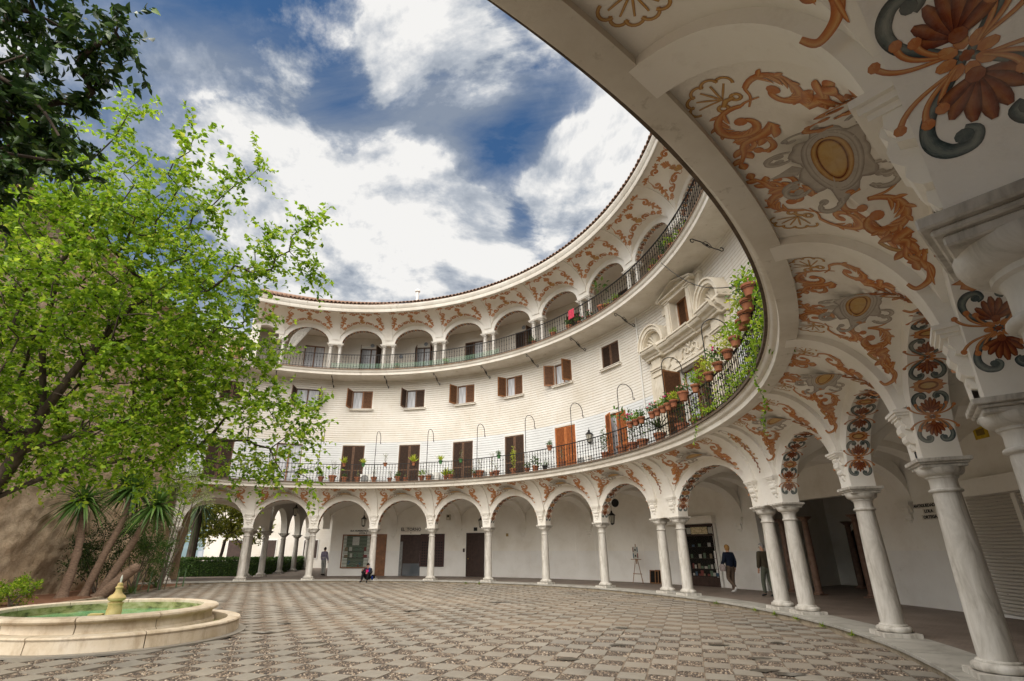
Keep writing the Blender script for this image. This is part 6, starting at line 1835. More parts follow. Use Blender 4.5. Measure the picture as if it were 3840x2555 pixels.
def yucca(label, base, mids, top, r0, r1, n=120, L=1.35, extra=()):
    th = thing('yucca', label, 'yucca', base, 0, 'yuccas against the ochre wall'); B0 = np.array(base)
    b = MB(); P = [np.zeros(3)]+[np.array(m)-B0 for m in mids]+[np.array(top)-B0]; P = cat(P, 6); rr = np.linspace(r0, r1, len(P))*(1+.06*np.sin(np.arange(len(P))*2.1)); rr[0] *= 1.5; rr *= 1+rg.normal(0, .05, len(P))
    b.tube([tuple(p) for p in P], list(rr), 10); ob('trunk', smooth_angle(b.mesh('trunk', MATS['yucca_trunk']), 60), th)
    for (c, nn, ll) in [(np.array(top)-B0, n, L)]+[(np.array(e[0])-B0, e[1], e[2]) for e in extra]:
        V, F = sword_rosette(rg, nn, ll, .10); ob('rosette', mesh('rosette', (np.array(V)+c), F, MATS['leaf_mid'], True), th)
        V, F = sword_rosette(rg, nn//3, ll*.8, .05, 2.2); V = np.array(V); V[:, 2] = -np.abs(V[:, 2])*1.1-.1; V[:, :2] *= .55
        ob('dead_leaves', mesh('dead_leaves', V+c, F, MATS['leaf_hedge'], True), th)
yucca('yucca with a drooping rosette nearest the ochre wall', (-7.6, 5.2, GZ), [(-7.55, 5.3, 1.2), (-7.7, 5.4, 2.3)], (-7.85, 5.3, 3.35), .17, .10)
yucca('tallest yucca, its forked head under the bright tree', (-7.3, 5.8, GZ), [(-7.0, 5.9, 1.3), (-6.75, 6.1, 2.6)], (-6.75, 6.3, 3.9), .15, .09, extra=[((-7.3, 6.6, 4.1), 90, 1.3)])
yucca('yucca leaning right towards the arcade', (-6.9, 6.0, GZ), [(-6.6, 6.1, .7), (-6.25, 6.2, 1.7), (-5.95, 6.3, 2.6)], (-5.75, 6.4, 3.25), .17, .085, 130)
b = MB(); b.tube(cat([(0, 0, 0), (.35, .1, .45), (.85, .2, .95)], 5).tolist(), [.20]*5+[.19]*5+[.17], 9); b.ball((.9, .2, 1.0), .19, 6)
thing('cut_trunk', 'sawn-off leaning trunk among the yuccas', 'trunk', (-6.6, 5.7, GZ), 0, me=smooth_angle(b.mesh('cut_trunk', MATS['yucca_trunk']), 60))

def bush(name, label, cat_, base, ells, n, per, leafm, leaf, wid, stems=6, twig=.22, group=None, woody=True):
    th = thing(name, label, cat_, base, 0, group); B0 = np.array(base)
    P = ell_points(rg, ells, n)
    if woody:
        b = MB()
        for i in range(stems):
            e = P[rg.integers(len(P))]-B0; s = np.array([rg.normal(0, .08), rg.normal(0, .08), 0]); b.tube(cat([s, s*.5+e*.45+np.array([0, 0, .1]), e], 4).tolist(), np.linspace(.03, .008, 9).tolist(), 5)
        ob('stems', b.mesh('stems', MATS['bark_grey']), th)
    k = n*per; idx = rg.integers(0, n, k); out = unit(rg.normal(0, 1, (k, 3))+np.array([0, 0, .35])); pos = P[idx]+out*rg.uniform(0, twig, (k, 1))-B0
    ob('foliage', leaves_mesh('foliage', pos, unit(rg.normal(0, .5, (k, 3))+np.array([0, 0, .8])), unit(out+rg.normal(0, .45, (k, 3))), leaf*rg.uniform(.6, 1.2, k), leafm, wid), th)
    return th
bush('oleander', 'narrow leaved oleander bush between the yuccas and the arcade', 'bush', (-7.2, 8.3, GZ), [((-7.2, 8.3, 2.2), (1.0, .8, .95)), ((-6.7, 8.4, 1.5), (.8, .7, .7)), ((-7.6, 8.4, 1.3), (.8, .7, .7))], 90, 34, MATS['leaf_mid'], .17, .20, 9, .3)
bush('dark_shrub', 'dark shrub filling the gap behind the yuccas', 'shrub', (-7.9, 7.2, GZ), [((-7.9, 7.2, 1.6), (.8, .7, 1.3)), ((-8.3, 6.4, 1.2), (.6, .6, 1.0))], 90, 40, MATS['leaf_hedge'], .12, .35, 6, .3)
bush('pale_shrub', 'tall pale green shrub in front of the first arch', 'shrub', (-6.9, 9.6, GZ), [((-6.2, 9.6, 4.2), (.8, .6, .7)), ((-6.9, 9.6, 4.7), (1.0, .7, .7)), ((-5.7, 9.5, 3.6), (.5, .4, .4))], 95, 40, MATS['leaf_pale'], .075, .5, 8, .25)
bush('low_bush', 'small bright bush at the left behind the fountain', 'bush', (-6.7, 2.3, GZ), [((-6.7, 2.3, .35), (.55, .5, .4))], 40, 40, MATS['leaf_bright'], .08, .5, 5, .15)
bush('low_bush', 'dark low bush beside the oleander and first column', 'bush', (-7.8, 10.6, GZ), [((-7.8, 10.6, .7), (.7, .6, .7))], 45, 40, MATS['leaf_mid'], .09, .35, 5, .2)
for i, (x, y, L_) in enumerate(((-6.5, 7.2, .5), (-6.9, 7.9, .45), (-7.4, 10.2, .5), (-6.3, 6.3, .35))):
    V, F = sword_rosette(rg, 26, L_, .035, 1.6, -.2)
    thing('strap_leaf_plant', ['strap-leaved plant by the sawn-off trunk', 'strap-leaved plant under the oleander', 'agave-like plant near the first arcade column', 'small strap-leaved tuft behind the fountain'][i], 'plant', (x, y, GZ+.03), 0, me=mesh('strap_leaf_plant', V, F, MATS['leaf_mid'], True))
b = MB(); b.tube([(0, 0, 0), (.02, .0, .8)], [.03, .027], 7); stm = b.mesh('stake', mat_plain('green_stake', (.10, .17, .08), .7))
pos_ = ['first from the fountain', 'second from the fountain', 'third from the fountain', 'fourth from the fountain', 'second from the arcade', 'nearest the arcade']
for i, (x, y) in enumerate(((-6.55, 6.6), (-6.62, 7.6), (-6.75, 8.6), (-6.85, 9.5), (-7.15, 11.2), (-7.25, 11.9))):
    o = thing('stake', 'green stake at the bed edge, '+pos_[i], 'stake', (x, y, GZ), random.uniform(0, 6), 'green stakes along the bed', me=stm); o.rotation_euler[1] = random.uniform(-.06, .1)

# garden court seen through the first arches
def hedge(label, p0, p1, h, w, n):
    p0, p1 = np.array(p0, float), np.array(p1, float); d = p1-p0; L_ = np.linalg.norm(d); d /= L_; s = np.array([-d[1], d[0]])
    th = thing('hedge', label, 'hedge', (p0[0], p0[1], -.1), 0, 'clipped hedges of the garden court'); k = n
    u = rg.uniform(0, L_, k); v = rg.uniform(-1, 1, k); z = rg.uniform(0, 1, k); f = rg.integers(0, 3, k); v = np.where(f == 0, np.sign(v), v); z = np.where(f == 1, 1, z)
    pos = np.stack([d[0]*u+s[0]*v*w/2, d[1]*u+s[1]*v*w/2, z*h+rg.normal(0, .03, k)], 1)
    ob('foliage', leaves_mesh('foliage', pos, unit(rg.normal(0, 1, (k, 3))), unit(rg.normal(0, 1, (k, 3))), .11*rg.uniform(.6, 1.3, k), MATS['leaf_mid'], .55), th)
    b = MB(); q = w/2-.12; V = [(-s[0]*q, -s[1]*q, 0), (s[0]*q, s[1]*q, 0), (d[0]*L_+s[0]*q, d[1]*L_+s[1]*q, 0), (d[0]*L_-s[0]*q, d[1]*L_-s[1]*q, 0)]; V += [(x, y, h-.14) for x, y, _ in V]
    b.add(V, [(0, 1, 5, 4), (1, 2, 6, 5), (2, 3, 7, 6), (3, 0, 4, 7), (4, 5, 6, 7)]); ob('core', b.mesh('core', MATS['leaf_hedge']), th)
hedge('clipped hedge across the garden behind the first arch', (-13.5, 18.6), (-7.6, 20.6), 1.15, .7, 12000)
hedge('clipped hedge beside the garden colonnade', (-8.0, 21.2), (-9.2, 33), 1.1, .6, 9000)
pts = ell_points(rg, [((-12.2, 23.6, 3.9), (2.4, 1.4, 1.6)), ((-10.0, 23.2, 3.2), (1.7, 1.0, 1.3)), ((-13.8, 24, 3.2), (1.3, 1.2, 1.4)), ((-11.2, 23, 4.9), (1.8, 1.2, .9))], 520)
tree_from_points('orange_tree', 'yellow-green orange tree in the garden court', (-12.0, 23.8, -.1), [[(-12.0, 23.8, -.1), (-11.95, 23.8, .8), (-11.8, 23.7, 1.6), (-11.7, 23.6, 2.2)]], pts, rg, MATS['leaf_olive'], MATS['bark'], .13, 48, .40, .11, .3)
th = thing('palm_tree', 'shaggy palm trunk with hanging fronds in the garden court', 'palm', (-12.6, 21.2, -.1))
b = MB(); b.tube([(0, 0, 0), (.05, 0, 2.0), (0, 0, 4.6)], [.30, .26, .28], 10); ob('trunk', b.mesh('trunk', MATS['bark']), th)
V, F = sword_rosette(rg, 90, 1.9, .10, .7); ob('fronds', mesh('fronds', np.array(V)+np.array([0, 0, 4.7]), F, MATS['leaf_hedge'], True), th)
V, F = sword_rosette(rg, 80, 1.7, .09, 2.0); V = np.array(V); V[:, 2] = -np.abs(V[:, 2])*1.1; V[:, :2] *= .6; ob('dead_fronds', mesh('dead_fronds', V+np.array([0, 0, 4.5]), F, MATS['leaf_hedge'], True), th)

# houses beyond
def plain_house(name, label, x0, x1, y0, y1, h, wins, rows=0):
    th = thing(name, label, 'house', ((x0+x1)/2, y0, 0)); w = (x1-x0)/2
    t = MATS['board']
    zz = 0; b = None
    while zz < h:
        b = MB(); b.box(-w, w, 0, .12, zz+.008, min(zz+.16, h)); ob('board', b.mesh('board', t), th); zz += .16
    b = MB(); b.box(-w+.02, w-.02, .03, y1-y0, 0, h); ob('wall', b.mesh('wall', MATS['plaster']), th)
    b = MB(); b.box(-w-.15, w+.15, -.15, y1-y0+.15, h, h+.25); ob('parapet', b.mesh('parapet', MATS['cornice']), th)
    for (cx, z0, ww, hh, mt) in wins:
        b = MB(); b.box(cx-ww/2-.08, cx+ww/2+.08, -.05, -.0, z0-.08, z0+hh+.08); f_ = ob('window', b.mesh('window', MATS['white_metal']), th)
        b = MB(); b.box(cx-ww/2, cx+ww/2, -.07, -.051, z0, z0+hh); ob('blind', b.mesh('blind', MATS[mt]), f_)
    return th
plain_house('court_house', 'white boarded house at the back of the garden court', -20, -4.6, 36, 44, 11.6, [(-1.5, .9, 1.3, 1.6, 'dark_door'), (2.5, .9, 1.3, 1.6, 'dark_door'), (5.2, .9, 1.2, 1.6, 'dark_door'), (-4.8, .9, 1.3, 1.6, 'dark_door')])
# tufts of weed along the kerb
for i, a_ in enumerate((65.4, 62.5, 12.2, 5.0, 1.5, -2.2, -6.6, -11.4)):
    V, F = sword_rosette(rg, 16, .11, .022, 1.0, -.2)
    thing('weed_tuft', 'small green weed by the kerb, %s from the right' % ['eighth', 'seventh', 'sixth', 'fifth', 'fourth', 'third', 'second', 'first'][i], 'weed', P3(a_, 15.47, GZ+.005), 0, 'weeds along the kerb', me=mesh('weed_tuft', V, F, MATS['leaf_bright'], True))
# ------------------------------------------------------------------ people
def skin_mesh(name, verts, edges, radii, mat, sub=2):
    me = bpy.data.meshes.new(name); me.from_pydata([tuple(v) for v in verts], edges, [])
    o = bpy.data.objects.new(name, me); COL.objects.link(o)
    md = o.modifiers.new('Skin', 'SKIN'); md.use_smooth_shade = True
    for i, r in enumerate(radii):
        r = r if hasattr(r, '__len__') else (r, r); me.skin_vertices[0].data[i].radius = r; me.skin_vertices[0].data[i].use_root = (i == 0)
    s = o.modifiers.new('Sub', 'SUBSURF'); s.levels = sub; s.render_levels = sub
    dg = bpy.context.evaluated_depsgraph_get(); dg.update()
    out = bpy.data.meshes.new_from_object(o.evaluated_get(dg)); bpy.data.objects.remove(o); bpy.data.meshes.remove(me)
    out.materials.clear(); out.materials.append(mat); out.name = name
    out.polygons.foreach_set('use_smooth', [True]*len(out.polygons))
    return out
SKIN = mat_plain('skin', (.48, .27, .18), .55, .3, 0, .1, 30)
def cloth(n, c): return mat_plain(n, c, .9, .1, 0, .18, 14)

def person(label, loc, heading, J, hairc, top, bottom, shoe, hair='short', topscale=1.0, extras=None):
    """J: joint positions in a frame that faces +Y"""
    th = thing('person', label, 'person', loc, heading-R90, 'people in the plaza')
    g = lambda k: np.array(J[k], float)
    pel, wai, che, nek, hed = g('pelvis'), g('waist'), g('chest'), g('neck'), g('head')
    # continuous body
    V = [pel, wai, che, nek, hed-np.array([0, 0, .05]), hed+np.array([0, 0, .06])]; E = [(0, 1), (1, 2), (2, 3), (3, 4), (4, 5)]; Rr = [(.10, .075), (.10, .075), (.12, .085), .052, (.070, .085), (.068, .085)]
    for s in ('L', 'R'):
        b = len(V); V += [g('sho'+s), g('elb'+s), g('wri'+s), g('han'+s)]; E += [(2, b), (b, b+1), (b+1, b+2), (b+2, b+3)]; Rr += [.055, .04, .03, (.036, .02)]
        h = g('han'+s); w_ = g('wri'+s); d = unit(h-w_); sd = unit(np.cross(d, np.array([0, 0, 1.])+.01)); hb = len(V)-1
        for q in (-1.5, -.5, .5, 1.5):
            k = len(V); V += [h+d*.035+sd*.016*q, h+d*(.078-.008*abs(q))+sd*.018*q+np.array([0, 0, -.012])]; E += [(hb, k), (k, k+1)]; Rr += [.0095, .0075]
        k = len(V); V += [w_+d*.035+sd*.038, w_+d*.065+sd*.052]; E += [(hb-1, k), (k, k+1)]; Rr += [.011, .009]
    for s in ('L', 'R'):
        b = len(V); V += [g('hip'+s), g('kne'+s), g('ank'+s), g('toe'+s)]; E += [(0, b), (b, b+1), (b+1, b+2), (b+2, b+3)]; Rr += [.07, .052, .038, (.036, .028)]
    ob('body', skin_mesh('body', V, E, Rr, SKIN, 1), th)
    # jacket
    V = [pel-(wai-pel)*(.45 if J['pelvis'][2] > .5 else -.1), wai, che, che+(nek-che)*.72]; E = [(0, 1), (1, 2), (2, 3)]; k = topscale; Rr = [(.165*k, .125*k), (.150*k, .118*k), (.165*k, .125*k), (.085*k, .075*k)]
    for s in ('L', 'R'):
        b = len(V); V += [g('sho'+s), g('elb'+s), g('wri'+s)*.93+g('elb'+s)*.07]; E += [(2, b), (b, b+1), (b+1, b+2)]; Rr += [.082*k, .064*k, .05*k]
    ob('jacket', skin_mesh('jacket', V, E, Rr, top), th)
    V = [pel+(wai-pel)*1.0, pel-np.array([0, 0, .03])]; E = [(0, 1)]; Rr = [(.138, .108), (.158, .128)]
    for s in ('L', 'R'):
        b = len(V); V += [g('hip'+s), g('kne'+s), g('ank'+s)*.96+g('kne'+s)*.04]; E += [(1, b), (b, b+1), (b+1, b+2)]; Rr += [.098, .074, .062]
    ob('trousers', skin_mesh('trousers', V, E, Rr, bottom), th)
    for s in ('L', 'R'):
        a, t = g('ank'+s), g('toe'+s); d = unit(t-a); hl = a-d*.05-np.array([0, 0, .02]) if False else a*1.0
        ob('shoe', skin_mesh('shoe', [a+(a-t)*.25, a+(t-a)*.35, t+(t-a)*.12], [(0, 1), (1, 2)], [(.046, .045), (.05, .045), (.042, .03)], shoe, 2), th)
    # hair cap and face
    up = unit(hed-nek); f = np.array(J.get('face', (0, 1, 0)), float); f = unit(f-up*np.dot(f, up)); sd = np.cross(f, up)
    hm_ = cloth('hair', hairc)
    b = MB(); n1, n2 = 14, 9; Vh, Fh = [], []
    for i in range(n1):
        az = 2*PI*i/n1; fr_ = math.cos(az)                 # +1 in front
        low = (.55 if fr_ > .5 else .05 if fr_ > .0 else -.75 if hair == 'bob' else -.55) if hair != 'bob' else (.45 if fr_ > .6 else -.85)
        for j in range(n2):
            e = PI/2-(PI/2-math.asin(max(-.98, low)))*j/(n2-1); kx = 1.12 if hair == 'bob' else 1.04
            c = hed+np.array([0, 0, .03]); Vh.append(tuple(c+(f*math.cos(az)*.098+sd*math.sin(az)*.083)*math.cos(e)*kx+up*math.sin(e)*.118*kx))
    Fh = [(i*n2+j, ((i+1) % n1)*n2+j, ((i+1) % n1)*n2+j+1, i*n2+j+1) for i in range(n1) for j in range(n2-1)]
    b.add(Vh, Fh); ob('hair', b.mesh('hair', hm_, True), th)
    b = MB(); c = hed+f*.088; V = [c+up*.03, c+f*.028-up*.015, c+sd*.018-up*.02, c-sd*.018-up*.02]; b.add(V, [(0, 1, 2), (0, 3, 1), (1, 3, 2)]); ob('nose', b.mesh('nose', SKIN), th)
    b = MB(); c = hed+f*.078-up*.045; b.add([c-sd*.024, c+sd*.024, c+sd*.018+f*.006-up*.008, c-sd*.018+f*.006-up*.008], [(0, 1, 2, 3)]); ob('mouth', b.mesh('mouth', cloth('lips', (.30, .10, .08))), th)
    for s in (-1, 1):
        b = MB(); b.ball(tuple(hed+f*.078+sd*.032*s+up*.02), .011, 5); ob('eye', b.mesh('eye', MATS['black']), th)
        b = MB(); b.ball(tuple(hed+sd*.078*s+up*.0), .02, 5, 0, 1.4); ob('ear', b.mesh('ear', SKIN), th)
    if extras: extras(th, J)
    return th
def standing(stride=.0, lean=0, h=1.72, arm=(0, 0), lift=None):
    k = h/1.72; J = dict(pelvis=(0, 0, .93), waist=(0, .01, 1.08), chest=(0, .01, 1.30), neck=(0, .01, 1.47), head=(0, .03, 1.60), shoL=(-.17, 0, 1.40), shoR=(.17, 0, 1.40),
             elbL=(-.225, -.02+arm[0]*.5, 1.12), elbR=(.225, -.02+arm[1]*.5, 1.12), wriL=(-.23, .05+arm[0], .88), wriR=(.23, .05+arm[1], .88), hanL=(-.225, .07+arm[0], .82), hanR=(.225, .07+arm[1], .82),
             hipL=(-.09, 0, .86), hipR=(.09, 0, .86), kneL=(-.10, .05+stride*.45, .48), kneR=(.10, .05-stride*.30, .48), ankL=(-.10, stride, .08), ankR=(.10, -stride, .08), toeL=(-.11, stride+.15, .035), toeR=(.11, -stride+.15, .035))
    if lift: J.update(lift)
    return {a: tuple(np.array(b)*k) if a != 'face' else b for a, b in J.items()}
WHITE = cloth('white_shoe', (.55, .53, .5)); BLK = cloth('black_shoe', (.02, .02, .02))
def bag(th, J):
    b = MB(); b.lathe([(.02, -.16), (.12, -.15), (.15, -.05), (.12, .07), (.06, .11)], 14); me = b.mesh('bag', mat_mottled('patterned_bag', (.12, .09, .09), (.38, .32, .30), 22, .8, .2, gp=False)); o = ob('shoulder_bag', me, th, loc=(-.29, .04, .93)); o.scale = (.65, 1.1, 1)
    b = MB(); b.tube([(-.29, -.06, 1.02), (-.26, -.03, 1.25), (-.20, 0, 1.48), (-.2, .08, 1.3), (-.28, .1, 1.03)], .012, 5); ob('bag_strap', b.mesh('bag_strap', MATS['black']), th)
person('woman with blond bob, navy jacket, brown trousers and shoulder bag walking away', (17.09, 6.31, 0), math.radians(101),
       standing(.12, 0, 1.72, (.10, -.02), dict(kneL=(-.10, .06, .50), ankL=(-.05, -.26, .20), toeL=(-.06, -.16, .07), ankR=(.07, .05, .08), toeR=(.08, .20, .035), kneR=(.09, .08, .48), wriL=(-.25, .16, 1.0), hanL=(-.26, .2, .98), elbL=(-.26, -.02, 1.13))),
       (.30, .17, .06), cloth('navy_jacket', (.012, .016, .03)), cloth('brown_trousers', (.10, .07, .05)), WHITE, 'bob', 1.08, bag)
person('grey-haired man in olive jacket and grey-green trousers, half behind the twin columns', (17.62, 4.68, 0), math.radians(96),
       dict(standing(.10, 0, 1.76, (.0, .05)), face=(-.8, .6, -.05)), (.22, .21, .20), cloth('olive_jacket', (.055, .045, .03)), cloth('grey_green_trousers', (.075, .08, .06)), BLK, 'short', 1.12)
def stripes(th, J):
    for z0, c in ((1.22, (.20, .17, .24)), (1.10, (.34, .32, .33))):
        b = MB(); b.lathe([(.172, z0-.05), (.178, z0), (.172, z0+.05)], 18, cap=False); o = ob('stripe', b.mesh('stripe', cloth('stripe_wool', c), True), th); o.scale = (1, .80, 1)
person('person in striped lilac sweater and pale trousers standing at the passage corner', (-3.35, 20.6, 0), math.radians(75),
       standing(.06, 0, 1.74, (.12, .10)), (.03, .02, .015), cloth('lilac_sweater', (.26, .23, .29)), cloth('pale_trousers', (.28, .28, .25)), BLK, 'short', 1.08, stripes)
# man sitting on the kerb
SJ = dict(pelvis=(0, 0, .11), waist=(0, .02, .24), chest=(0, .05, .44), neck=(0, .07, .60), head=(0, .10, .735), shoL=(-.18, .05, .54), shoR=(.18, .05, .54),
          elbL=(-.27, .20, .36), elbR=(.26, .24, .36), wriL=(-.10, .36, .36), wriR=(.20, .42, .50), hanL=(-.05, .40, .36), hanR=(.18, .46, .55),
          hipL=(-.10, .04, .11), hipR=(.10, .04, .11), kneL=(-.13, .36, .40), kneR=(.17, .34, .42), ankL=(-.12, .50, -.03), ankR=(.20, .46, -.03), toeL=(-.14, .65, -.085), toeR=(.24, .60, -.085), face=(.12, 1, 0))
def seated_extras(th, J):
    b = MB(); b.prism_y([(-.055, .30), (.055, .30), (.075, .53), (-.075, .53)], .165, .185); ob('pink_shirt', b.mesh('pink_shirt', cloth('pink_shirt', (.50, .02, .10))), th)
    b = MB(); b.tube([(-.08, .15, .36), (-.10, .14, .50), (-.085, .02, .60), (.0, -.03, .61), (.085, .02, .60), (.09, .14, .52)], [.015, .028, .035, .035, .032, .015], 7); ob('blue_collar', b.mesh('blue_collar', cloth('blue_lining', (.01, .06, .50))), th)
    b = MB(); hd = np.array(J['head']); 
    for s in (-1, 1): b.tube([tuple(hd+np.array([s*.032+.03*math.cos(t)+.012, .098, .022+.02*math.sin(t)])) for t in np.linspace(0, 2*PI, 9)], .004, 4)
    ob('glasses', b.mesh('glasses', MATS['black']), th)
ra = math.radians(86.95); o = person('seated man in dark jacket with pink shirt and glasses on the kerb', P3(86.95, 15.66, 0), ra+PI, SJ, (.015, .012, .01), cloth('dark_jacket', (.018, .018, .02)), cloth('black_trousers', (.012, .012, .013)), BLK, 'short', 1.0, seated_extras)
b = MB(); b.box(-.17, .17, -.1, .1, 0, .26); me = b.mesh('backpack', [cloth('black_bag', (.015, .015, .018))]); bm = bmesh.new(); bm.from_mesh(me); bmesh.ops.bevel(bm, geom=bm.edges[:], offset=.05, segments=2, affect='EDGES'); bm.to_mesh(me); bm.free()
BP = thing('backpack', 'black backpack with blue trim beside the seated man', 'backpack', P3(86.0, 15.80, 0), ra, me=me)
b = MB(); b.box(-.172, .172, -.02, .02, .05, .2); ob('trim', b.mesh('trim', cloth('blue_trim', (.01, .06, .45))), BP)
# ------------------------------------------------------------------ pots, plants and other things on the balconies
def pot_mesh(s, mat):
    b = MB(); b.lathe([(.085*s, 0), (.125*s, .19*s), (.145*s, .19*s), (.15*s, .24*s), (.125*s, .24*s), (.12*s, .215*s), (.01*s, .21*s)], 14); return smooth_angle(b.mesh('pot', mat), 40)
POTM = {('t', s): pot_mesh(s, MATS['terracotta']) for s in (.8, 1.0, 1.25, 1.6)}
POTM.update({('g', s): pot_mesh(s, MATS['green_pot']) for s in (.8, 1.0)}); POTM.update({('k', 1.0): pot_mesh(1.0, MATS['black'])})
rp = np.random.default_rng(77)
FLW = {'pink': mat_plain('pink_flower', (.62, .16, .22), .7), 'magenta': mat_plain('magenta_flower', (.45, .02, .12), .7), 'palepink': mat_plain('pale_pink_flower', (.70, .36, .34), .7)}
def plant_mesh(kind, s):
    if kind == 'fern':
        n = 46; el = rp.uniform(.55, 1.5, n); az = rp.uniform(0, 6.28, n); L_ = s*rp.uniform(.22, .46, n)
        d = np.stack([np.cos(el)*np.cos(az), np.cos(el)*np.sin(az), np.sin(el)], 1); pos = rp.normal(0, .025, (n, 3)); pos[:, 2] = 0
        return leaves_mesh('foliage', pos, unit(rp.normal(0, 1, (n, 3))), d, L_, MATS['leaf_yellow'], .13, .05, .1)
    if kind == 'strap':
        V, F = sword_rosette(rp, 30, .42*s, .03, 1.2, -.1); return mesh('foliage', V, F, MATS['leaf_mid'], True)
    if kind == 'agave':
        V, F = sword_rosette(rp, 60, .55*s, .04, .7, .1); return mesh('foliage', np.array(V)+np.array([0, 0, .2]), F, MATS['leaf_hedge'], True)
    m = {'leafy': MATS['leaf_mid'], 'geranium': MATS['leaf_mid'], 'bright': MATS['leaf_bright'], 'trail': MATS['leaf_bright'], 'tall': MATS['leaf_mid'], 'spindly': MATS['leaf_pale'], 'yellowing': MATS['leaf_yellow'], 'column': MATS['leaf_yellow'], 'rubber': MATS['leaf_mid']}[kind]
    n = {'spindly': 40, 'rubber': 26}.get(kind, 150)
    if kind == 'column': n = 240
    u = unit(rp.normal(0, 1, (n, 3)))*rp.uniform(.2, 1, (n, 1)); sc = {'tall': (.18, .18, .5), 'spindly': (.14, .14, .38), 'column': (.09, .09, .42), 'rubber': (.25, .25, .25), 'trail': (.2, .2, .28)}.get(kind, (.2, .2, .17))
    pos = u*np.array(sc)*s; pos[:, 2] += {'tall': .5, 'spindly': .35, 'column': .42, 'rubber': .75, 'trail': -.05}.get(kind, .15)*s
    lf = {'rubber': .19, 'spindly': .06, 'column': .07}.get(kind, .085)
    return leaves_mesh('foliage', pos, unit(rp.normal(0, .5, (n, 3))+np.array([0, 0, .7])), unit(u+rp.normal(0, .5, (n, 3))), lf*s**.5*rp.uniform(.6, 1.2, n), m, .5)
PNAME = {'fern': 'yellow-green spiky fern', 'strap': 'strap-leaved plant', 'agave': 'dark spiky plant', 'leafy': 'leafy green plant', 'geranium': 'flowering geranium', 'bright': 'bright green plant', 'trail': 'trailing vine', 'tall': 'tall leafy shrub', 'spindly': 'sparse spindly plant', 'yellowing': 'yellowing bushy plant', 'column': 'tall yellow-green columnar plant', 'rubber': 'big-leaved rubber plant'}
ORD = ['first', 'second', 'third', 'fourth', 'fifth', 'sixth', 'seventh', 'eighth', 'ninth', 'tenth', 'eleventh', 'twelfth', 'thirteenth', 'fourteenth', 'fifteenth', 'sixteenth', 'seventeenth', 'eighteenth', 'nineteenth', 'twentieth', 'twenty-first', 'twenty-second', 'twenty-third', 'twenty-fourth', 'twenty-fifth', 'twenty-sixth', 'twenty-seventh', 'twenty-eighth']
def potted(a, r, z, pk, s, kind, ps, where, group, flower=None):
    (x, y), rz = at(a, r); col = {'t': 'terracotta', 'g': 'green', 'k': 'black'}[pk]
    th = thing('potted_plant', '%s in %s pot, %s' % (PNAME[kind], col, where), 'potted plant', (x, y, z), rp.uniform(0, 6), group)
    ob('pot', POTM[(pk, s)], th)
    ob('foliage', plant_mesh(kind, ps), th, loc=(0, 0, .22*s))
    if kind in ('tall', 'rubber', 'spindly'):
        b = MB()
        for i in range(3): b.tube([(0, 0, .2*s), (rp.normal(0, .05), rp.normal(0, .05), .5*ps), (rp.normal(0, .1), rp.normal(0, .1), .8*ps)], .009, 4)
        ob('stem', b.mesh('stem', MATS['bark_grey']), th)
    if flower:
        b = MB()
        for i in range(7):
            d = unit(rp.normal(0, 1, 3))*np.array([.17, .17, .08]); b.ball(tuple(d+np.array([0, 0, .22*s+.3*ps*.8])), .035, 4)
        ob('flowers', b.mesh('flowers', FLW[flower]), th)
    return th
def holder(th):
    b = MB(); b.tube([(.13*math.cos(t), .13*math.sin(t), .15) for t in np.linspace(0, 2*PI, 13)], .007, 4); b.tube([(0, .13, .15), (0, .13, -.06)], .007, 4); ob('ring_holder', b.mesh('ring_holder', MATS['iron']), th)
# hung along the lower rail, from the left
H = [(92.8, 't', .8, 'fern', 1), (88.3, 'g', .8, 'fern', .8), (83.1, 't', .8, 'spindly', .9), (76.2, 't', .8, 'fern', 1.15), (69.5, 'g', .8, 'fern', .9), (64.4, 'g', .8, 'spindly', .9), (54.6, 'g', .8, 'leafy', .7), (41.3, 't', 1.0, 'geranium', .8)]
H += [(19.6, 't', 1.0, 'geranium', 1.1, 'magenta'), (18.0, 't', 1.0, 'bright', 1.0), (16.4, 't', 1.0, 'leafy', 1.0), (13.4, 't', 1.0, 'geranium', 1.0, 'magenta'), (11.9, 't', 1.0, 'geranium', 1.0, 'palepink'), (10.3, 't', 1.0, 'bright', 1.0), (8.8, 't', 1.0, 'geranium', 1.2, 'magenta'), (7.2, 't', 1.0, 'yellowing', 1.0), (4.3, 't', 1.25, 'geranium', 1.0, 'palepink')]
H += [(.6, 't', 1.0, 'bright', 1.6), (-3.8, 't', 1.0, 'yellowing', 1.7), (-7.0, 't', 1.0, 'geranium', 1.6, 'magenta'), (-10.6, 't', 1.0, 'yellowing', 1.7), (-14.0, 't', 1.0, 'bright', 1.7), (-17.9, 't', 1.0, 'trail', 1.9), (-19.6, 't', 1.0, 'yellowing', 1.8), (-21.9, 't', 1.0, 'geranium', 1.7, 'pink'), (-24.5, 't', 1.0, 'bright', 1.3)]
for i, h in enumerate(H):
    o = potted(h[0], 14.12, 6.06, h[1], h[2], h[3], h[4], '%s from left hung on lower rail' % ORD[i], 'pots hung on the lower balcony rail', h[5] if len(h) > 5 else None); o.rotation_euler[2] = math.radians(h[0])-R90; holder(o)
